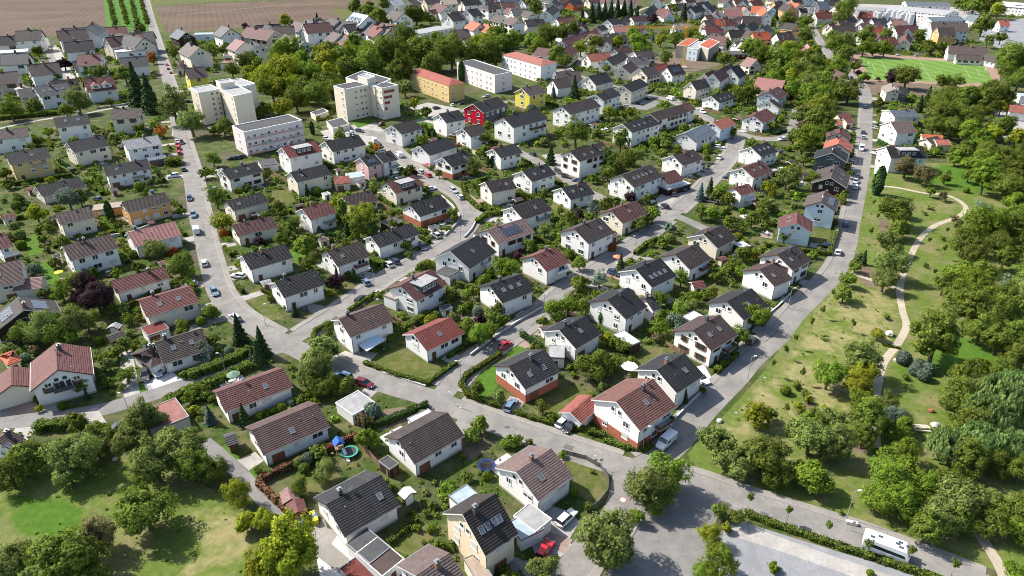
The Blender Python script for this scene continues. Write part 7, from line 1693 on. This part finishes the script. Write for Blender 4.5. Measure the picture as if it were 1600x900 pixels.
# ---------------------------------------------------------------- garden planting between the houses
rp = np.array([(x, y, h) for x, y, h, _ in ROADPTS]); PA = [np.array(PLANTS)]
cand = []; rng = random.Random(99); grid = {}
for x, y, r_ in PLANTS: grid.setdefault((int(x // 8), int(y // 8)), []).append((x, y, r_))
def near_plant(x, y, r_):
    gx, gy = int(x // 8), int(y // 8)
    for i in (-1, 0, 1):
        for j in (-1, 0, 1):
            for a, b, c in grid.get((gx + i, gy + j), ()):
                if (x - a) ** 2 + (y - b) ** 2 < ((r_ + c) * .62) ** 2: return True
    return False
NOFB = [(min(p[0] for p in q), max(p[0] for p in q), min(p[1] for p in q), max(p[1] for p in q), q) for q in NOFILL]
for cx, cy, an, hl, hd, sm in list(HOUSES):
    u0, v0 = pix((cx, cy, 0))
    if v0 < 14 or not (-60 < u0 < 1660): continue
    far = v0 < 235
    for _ in range((90 if far else 28 if v0 > 600 else 62) if not sm else 8):
        x = cx + rng.uniform(-1, 1) * (hl + 9); y = cy + rng.uniform(-1, 1) * (hd + 11); r_ = rng.choice([.8, 1.0, 1.2, 1.5, 1.8, 2.2, 2.7] if far else [.5, .6, .7, .8, .95, 1.1, 1.3, 1.6, 1.9])
        u, v = pix((x, y, 0))
        if not (-10 < u < 1610 and 10 < v < 930): continue
        if not clear_of(x, y, r_ + .3) or near_plant(x, y, r_) or (530 < u < 580 and 685 < v < 730) or (735 < u < 785 and 700 < v < 745) or (440 < u < 480 and 755 < v < 805): continue
        if (np.hypot(rp[:, 0] - x, rp[:, 1] - y) - rp[:, 2] < r_ + 1.5).any(): continue
        if any(a < x < b and c < y < d and pin(q, x, y) for a, b, c, d, q in NOFB): continue
        kd = rng.choice('dddddvvvllly' + 'bofp'[rng.randrange(4)]); cand.append((r_ * scale_at(v), u, v, r_, kd, x, y)); grid.setdefault((int(x // 8), int(y // 8)), []).append((x, y, r_))
# garden paths and drives from the houses to the street
for cx, cy, an, hl, hd, sm in list(HOUSES):
    u0, v0 = pix((cx, cy, 0))
    if v0 < 110 or not (0 < u0 < 1600): continue
    i = int(np.argmin(np.hypot(rp[:, 0] - cx, rp[:, 1] - cy) - rp[:, 2])); x, y, h = rp[i]; d = Vector((x - cx, y - cy, 0)); L = d.length
    if L > 26 or L < 5: continue
    d.normalize(); n = Vector((-d.y, d.x, 0)); w = (2.6 if sm else 3.4) / 2; off = n * random.Random(int(cx * 9)).uniform(-2, 2)
    st = Vector((cx, cy, 0)) + off; en = st + d * (L - h + .05); k0 = next((k for k in range(int(L)) if clear_of(*(st + d * k)[:2], .05)), None)
    if k0 is None: continue
    a = st + d * (k0 - .6)
    if any(not clear_of(*(a + d * k)[:2], 1.2) for k in range(2, int((en - a).length))): continue
    if v0 > 170 and not sm and (en - a).length > 6.5 and random.Random(int(cx * 3 + cy)).random() < .42:
        cp = en - d * 3.4; cu, cv = pix((cp.x, cp.y, .7)); rgc = random.Random(int(cx * 5)); car(cu, cv, rgc.choice('wksgbuswkr'), rgc.choice(['hatch', 'estate', 'suv']), math.atan2(d.y, d.x) + (math.pi if rgc.random() < .5 else 0))
    sheet("driveway", [a - n * w, a + n * w, en + n * w * 1.25, en - n * w * 1.25], YARD if random.Random(int(cy * 7)).random() < .6 else YARDR if random.Random(int(cy * 5)).random() < .4 else PAVE, ground=True)
cand.sort(reverse=True); room = max(0, 298 - SHRUB_COUNT[0])
for s_, u, v, r_, kd, x, y in cand[:room]: shrub_at(u, v, r_, kd, (x, y, 0))
def joined(name, rows, per, lsize, kindmat):
    """planting past what can be counted: leaf clumps of many small shrubs in one object"""
    r = np.random.RandomState(8); PT, NN, S = [], [], []
    for x, y, rad, hz in rows:
        d = r.normal(0, 1, (per, 3)); d /= np.linalg.norm(d, axis=1)[:, None]; d[:, 2] = abs(d[:, 2]) * 1.2 - .25
        PT.append(np.array([x, y, rad * .45 * hz]) + d * rad * r.uniform(.55, 1, (per, 1)) * np.array([1, 1, .8 * hz])); NN.append(d); S.append(lsize * rad * r.uniform(.7, 1.3, per))
    if PT: o = link(name, leaf_mesh(name, np.concatenate(PT), np.concatenate(NN), np.concatenate(S), kindmat, jit=.5)); setkind(o, 'stuff'); o["label"] = "mixed low shrubs scattered through the gardens"
rest = cand[room:]
for i, kd in enumerate('dvly'): joined("shrubbery", [(x, y, r_, 1.0) for s_, u, v, r_, k2, x, y in rest if (k2 if k2 in 'dvly' else 'd') == kd], 46, .42, LEAF[kd])
# low ground cover and tufts in the gardens and the park
gc = {'d': [], 'l': [], 'v': [], 'y': []}
for cx, cy, an, hl, hd, sm in HOUSES:
    u0, v0 = pix((cx, cy, 0))
    if v0 < 60: continue
    for _ in range(46 if v0 > 250 else 18):
        x = cx + rng.uniform(-1, 1) * (hl + 10); y = cy + rng.uniform(-1, 1) * (hd + 12)
        if not clear_of(x, y, .4) or (np.hypot(rp[:, 0] - x, rp[:, 1] - y) - rp[:, 2] < 1.9).any() or any(a < x < b and c < y < d and pin(q, x, y) for a, b, c, d, q in NOFB): continue
        gc[rng.choice('dddvvvlly')].append((x, y, rng.uniform(.2, .5), .7))
for kd, rows in gc.items(): joined("ground_cover", rows, 10, .7, LEAF[kd])
for q, n, sd in (([(1300, 445), (1222, 560), (1120, 676), (1200, 720), (1330, 690), (1380, 560), (1405, 470)], 110, 1), ([(1345, 300), (1310, 440), (1400, 450), (1440, 370), (1490, 310)], 70, 2), ([(20, 770), (330, 760), (420, 840), (440, 900), (20, 900)], 50, 3), ([(1420, 480), (1400, 700), (1470, 700), (1480, 560), (1490, 480)], 50, 4)):
    g_ = [P(*p) for p in q]; pp = [(p.x, p.y) for p in g_]; rr = random.Random(sd); rows = []
    while len(rows) < n:
        x, y = rr.uniform(min(p[0] for p in pp), max(p[0] for p in pp)), rr.uniform(min(p[1] for p in pp), max(p[1] for p in pp)); n -= .2
        if pin(pp, x, y) and not (np.hypot(rp[:, 0] - x, rp[:, 1] - y) - rp[:, 2] < .4).any(): rows.append((x, y, rr.uniform(.15, .4), .6))
    joined("grass_tufts", rows, 9, .8, LEAF['l'])

# ---------------------------------------------------------------- vehicles
for u, v, c, k_, *t in ((261, 101, 'r', 'hatch'), (263, 107, 'r', 'hatch'), (267, 113, 'r', 'hatch'), (295, 158, 'k', 'estate', 1.5), (330, 200, 'w', 'estate', .4), (277, 221, 'w', 'hatch'), (284, 222, 'k', 'hatch'), (65, 100, 'w', 'hatch'), (241, 82, 'g', 'hatch'), (547, 207, 'w', 'estate'), (562, 204, 'b', 'estate'), (510, 216, 'w', 'hatch'), (595, 194, 'm', 'suv'), (585, 220, 'w', 'van'), (682, 168, 'k', 'estate'), (707, 164, 'w', 'hatch', 1.2), (722, 161, 'k', 'estate'), (760, 150, 's', 'estate'), (565, 56, 'w', 'estate'),
  (980, 166, 's', 'hatch', .8), (1000, 161, 'b', 'estate'), (1012, 154, 'k', 'estate'), (1047, 154, 'w', 'van'), (1098, 174, 'w', 'estate'), (934, 209, 'k', 'estate'), (945, 203, 'w', 'suv'), (937, 191, 'g', 'hatch'), (822, 58, 's', 'hatch'), (1032, 206, 'r', 'hatch'), (1402, 85, 's', 'estate'), (1431, 87, 's', 'estate'), (1331, 122, 'g', 'estate'), (1352, 167, 'g', 'hatch'), (1349, 206, 'g', 'hatch'), (1349, 214, 's', 'hatch'), (1375, 194, 'k', 'suv', 1.2), (1370, 200, 's', 'estate', 1.2), (1446, 181, 'k', 'estate'), (1222, 217, 'w', 'hatch'),
  (277, 226, 'r', 'hatch'), (279, 231, 'r', 'hatch'), (280, 238, 'r', 'estate'), (287, 264, 'b', 'hatch'), (296, 309, 'b', 'estate'), (302, 335, 'u', 'suv'), (307, 360, 'w', 'van'), (319, 410, 'w', 'estate'), (152, 310, 'b', 'hatch', .6), (335, 455, 'u', 'estate'), (367, 495, 's', 'estate'), (372, 430, 'w', 'estate', .8), (170, 426, 'g', 'hatch'), (362, 247, 'k', 'hatch', 1.3), (369, 246, 'k', 'hatch', 1.3), (377, 244, 'k', 'hatch', 1.3),
  (624, 242, 'w', 'van'), (657, 267, 'w', 'estate'), (669, 273, 'r', 'hatch'), (709, 297, 's', 'estate'), (719, 307, 's', 'estate'), (681, 367, 's', 'suv', 1.1), (607, 412, 'w', 'hatch', 1.3), (616, 407, 'b', 'estate', 1.3), (661, 385, 'b', 'hatch', .9), (572, 440, 'u', 'hatch', 1.0), (594, 227, 'k', 'estate'), (1124, 246, 'w', 'hatch'), (1052, 302, 'g', 'estate', .5), (1070, 294, 'k', 'estate', .4), (1039, 321, 'k', 'estate', .8), (872, 267, 'k', 'estate'), (885, 275, 'k', 'hatch', .6), (902, 281, 'b', 'estate', .6), (832, 240, 'k', 'hatch'),
  (1165, 339, 'w', 'hatch'), (1337, 283, 's', 'hatch'), (1337, 291, 'w', 'estate'), (1341, 274, 'g', 'hatch'), (1322, 349, 'b', 'estate'), (1310, 393, 'w', 'hatch'), (1346, 232, 'w', 'van'), (1369, 239, 'w', 'estate', 1.0), (1329, 253, 'k', 'hatch', 1.2), (227, 586, 'g', 'suv', 1.4), (247, 579, 's', 'estate', 1.4), (185, 666, 'k', 'suv', 1.5), (35, 607, 'b', 'hatch', .9), (536, 586, 'u', 'estate'), (570, 598, 'm', 'estate'), (565, 466, 'k', 'estate'), (789, 538, 'r', 'hatch'),
  (1096, 590, 'w', 'estate', 1.2), (880, 659, 'w', 'hatch', 1.4), (891, 666, 'k', 'hatch', 1.4), (1175, 531, 'g', 'hatch'), (1041, 690, 'w', 'van'), (885, 808, 'w', 'estate'), (851, 859, 'r', 'suv')):
    car(u, v, c, k_, turn=t[0] if t else 0.0)
motorhome(1349, 841, 1421, 867)
for u, v, h, s in ((1322, 811, 6.5, 1), (720, 600, 6, -1), (585, 447, 5.5, -1), (993, 395, 5.5, -1), (352, 581, 5, -1), (202, 645, 5, -1), (1231, 482, 6, 1), (720, 378, 5.5, 1), (1004, 705, 6, 1), (1168, 592, 6, 1), (1298, 388, 6, 1), (1342, 262, 6, 1), (322, 372, 6, -1), (415, 508, 6, 1), (296, 232, 6, -1), (1110, 262, 5.5, 1), (690, 283, 5.5, 1), (850, 488, 5.5, 1)): lamp(u, v, h, s)
road_sign(1121, 803, 'noentry'); road_sign(939, 733, 'ring', 2.3); road_sign(1330, 830, 'back', 2.0); road_sign(930, 728, 'back', 1.4)

# ---------------------------------------------------------------- garden things, park things
trampoline(546, 705, 1.65, (.03, .30, .22), False, "green edged trampoline beside the blue play tower"); trampoline(760, 726, 1.6, (.02, .07, .33), True, "blue trampoline with dark net in the back garden")
p = P(531, 706); r = link("play_tower", None, None, (p.x, p.y, 0), .5); tag(r, "", "play tower", None, label="wooden play tower with blue roof and white slide")
tw = plain("play_timber", (.36, .22, .12), .9, var=.3)
for x in (-.7, .7):
    for y in (-.7, .7): m = MB(); m.box(x - .06, y - .06, 0, x + .06, y + .06, 2.6); m.build("post", [tw], r)
m = MB(); m.box(-.8, -.8, 1.2, .8, .8, 1.3); m.build("platform", [tw], r); m = MB(); m.prism([(-1, 2.4), (0, 3.3), (1, 2.4)], -.95, .95); m.build("roof", [plain("tarpaulin_blue", (.015, .09, .40), .6)], r)
m = MB(); m.poly([(.2, -.8, 1.35), (.75, -.8, 1.35), (.95, -3.6, .15), (.4, -3.6, .15)]); m.poly([(.2, -.8, 1.5), (.2, -.8, 1.3), (.4, -3.6, .1), (.4, -3.6, .3)]); m.poly([(.75, -.8, 1.3), (.75, -.8, 1.5), (.95, -3.6, .3), (.95, -3.6, .1)]); m.build("slide", [plain("slide_white", (.75, .75, .73), .4)], r)
m = MB(); m.tube([(-.7, 0, 2.2), (-3.4, -.4, 2.2)], .06, 6); m.tube([(-3.4, -.4, 2.2), (-3.6, -1.3, 0)], .05, 6); m.tube([(-3.4, -.4, 2.2), (-3.5, .6, 0)], .05, 6); m.build("swing_frame", [plain("swing_red", (.5, .03, .03), .5)], r)
for x in (-1.5, -2.6): m = MB(); m.tube([(x - .2, -.2, 2.2), (x - .2, -.2, .5)], .015, 4); m.tube([(x + .2, -.2, 2.2), (x + .2, -.2, .5)], .015, 4); m.box(x - .28, -.35, .44, x + .28, -.05, .5); m.build("swing_seat", [tw], r)
for (u, v, c, lb) in ((452, 772, 'p', "faded pink roofed play shed"), (463, 791, 'r', "red roofed play shed")):
    p = P(u, v, 1.9); r = link("play_shed", None, None, (p.x, p.y, 0), .45); tag(r, "", "shed", None, label=lb + " beside the rust-brown hedge"); m = MB(); m.prism([(-1.3, 0), (-1.3, 1.6), (0, 2.1), (1.3, 1.6), (1.3, 0)], -1.4, 1.4); m.build("wall", [plain("shed_red_wood", (.30, .06, .04), .8)], r)
    m = MB(); m.poly([(-1.5, -1.6, 1.55), (0, -1.6, 2.15), (0, 1.6, 2.15), (-1.5, 1.6, 1.55)]); m.poly([(0, -1.6, 2.15), (1.5, -1.6, 1.55), (1.5, 1.6, 1.55), (0, 1.6, 2.15)]); m.build("roof", [rm(c)], r); m = MB(); m.box(-.4, -1.43, 0, .4, -1.4, 1.5); m.build("door", [tw], r)
parasol(984, 571, (.78, .77, .73), "cream square parasol behind the large red-brown house"); parasol(667, 256, (.55, .03, .05), "red parasol beside the white house wall", 1.3); parasol(91, 424, (.66, .62, .05), "yellow parasol on the lawn below the purple tree", 1.2); parasol(965, 400, (.6, .2, .1), "orange parasol on the terrace by the round box tree", 1.4)
# blue patio canopy of the corner house
q = [P(x, y, z) for x, y, z in ((560, 539, 2.7), (573, 549, 2.2), (602, 531, 2.2), (588, 522, 2.7))]; r = link("patio_canopy", None); tag(r, "", "canopy", None, label="pale blue patio canopy on posts beside the maroon house"); m = MB(); m.poly(q); m.poly([p_ - Vector((0, 0, .08)) for p_ in reversed(q)]); m.build("canopy_sheet", [plain("canopy_blue_sheet", (.50, .60, .70), .3, .6)], r)
for p_ in q: m = MB(); m.box(p_.x - .05, p_.y - .05, 0, p_.x + .05, p_.y + .05, p_.z - .09); m.build("post", [METAL], r)
def crate(u, v, sx, sy, sz, col, nm, cat, lb, rz=.4, lid=None):
    p = P(u, v, sz * .5); r = link(nm, None, None, (p.x, p.y, 0), rz); tag(r, "", cat, None, label=lb); m = MB(); b_ = plain(nm + "_" + "_".join(lb.split()[:2]), col, .6); m.prism([(-sx*.45, .06), (-sx/2, sz*.9), (sx/2, sz*.9), (sx*.45, .06)], -sy/2, sy/2); m.build("body", [b_], r); m = MB(); m.prism([(-sx*.54, sz*.9), (-sx*.5, sz), (sx*.5, sz*1.03), (sx*.54, sz*.9)], -sy*.54, sy*.54); m.build("lid", [plain("lid_" + "_".join(lb.split()[:2]), lid or col, .6)], r)
    for x in (-.35, .35): m = MB(); m.tube([(x*sx, sy*.5, .08), (x*sx, sy*.58, .08)], .08, 8); m.build("wheel", [TYRE], r)
for u, v, c, lb in ((472, 817, (.02, .12, .38), "blue wheelie bin nearest the bungalow corner"), (490, 808, (.03, .15, .42), "second blue bin beside the yellow bins"), (493, 814, (.65, .50, .03), "yellow lidded bin beside the blue bins"), (488, 805, (.6, .45, .04), "second yellow bin behind the first"), (238, 300, (.02, .10, .40), "blue bin by the black-roofed house bend"), (1046, 369, (.02, .08, .32), "blue bin on the paved corner yard"), (1340, 400, (.05, .06, .06), "dark bin by the street corner hedge")): crate(u, v, .9, .9, 1.15, c, "wheelie_bin", "bin", lb)
# park table, boulders
p = P(1440, 668, .5); r = link("picnic_table", None, None, (p.x, p.y, 0), -.12); tag(r, "", "picnic table", None, label="pale wooden picnic table with benches on the park lawn"); wd = plain("weathered_wood", (.46, .40, .34), .9, var=.3)
for i in range(5): m = MB(); m.box(-1.5, -.42 + i * .17, .72, 1.5, -.27 + i * .17, .77); m.build("plank", [wd], r)
for y in (-.85, .85): m = MB(); m.box(-1.5, y - .17, .42, 1.5, y + .17, .47); m.build("seat", [wd], r)
for x in (-1.1, 1.1):
    m = MB(); m.box(x - .05, -.95, .34, x + .05, .95, .42); m.box(x - .05, -.35, 0, x + .05, -.22, .72); m.box(x - .05, .22, 0, x + .05, .35, .72); m.build("leg", [wd], r)
def boulder(u, v, s, lb, col=(.50, .47, .42)):
    rr = np.random.RandomState(int(u)); bm_ = __import__('bmesh'); b = bm_.new(); bm_.ops.create_icosphere(b, subdivisions=2, radius=1)
    for vv in b.verts: vv.co *= 1 + rr.uniform(-.18, .18); vv.co.z *= .65
    me = bpy.data.meshes.new("boulder"); b.to_mesh(me); b.free(); me.materials.append(plain("stone_pale" if col[0] > .3 else "stone_rust", col, .9, var=.3, nscale=3)); p = P(u, v, s * .3); o = link("boulder", me, None, (p.x, p.y, s * .35), rr.rand() * 6); o.scale = (s, s * .8, s); tag(o, "", "boulder", "park boulders", label=lb)
boulder(1390, 522, 1.1, "pale boulder beside the yellow park tree"); boulder(1429, 513, .8, "pale boulder beside the large round park tree"); boulder(1400, 563, .7, "small pale boulder at the silvery shrubs"); boulder(1455, 642, .7, "rust coloured block on the park lawn", (.22, .08, .05)); boulder(1461, 664, .9, "pale boulder beside the picnic table"); boulder(1468, 683, .6, "small pale boulder below the picnic table"); boulder(1124, 658, .7, "white stone on the verge by the street"); boulder(180, 718, .6, "pale stone under the park trees"); boulder(190, 760, .5, "small pale stone on the sunny lawn edge")
# white stone wall slab by the lower road
crate(1331, 817, 1.8, .6, .6, (.55, .5, .45), "planter_box", "planter", "pale stone planter box at the street lamp", -.35)
finish_labels()
for ot, lb in ORCHARD: ot["label"] = lb
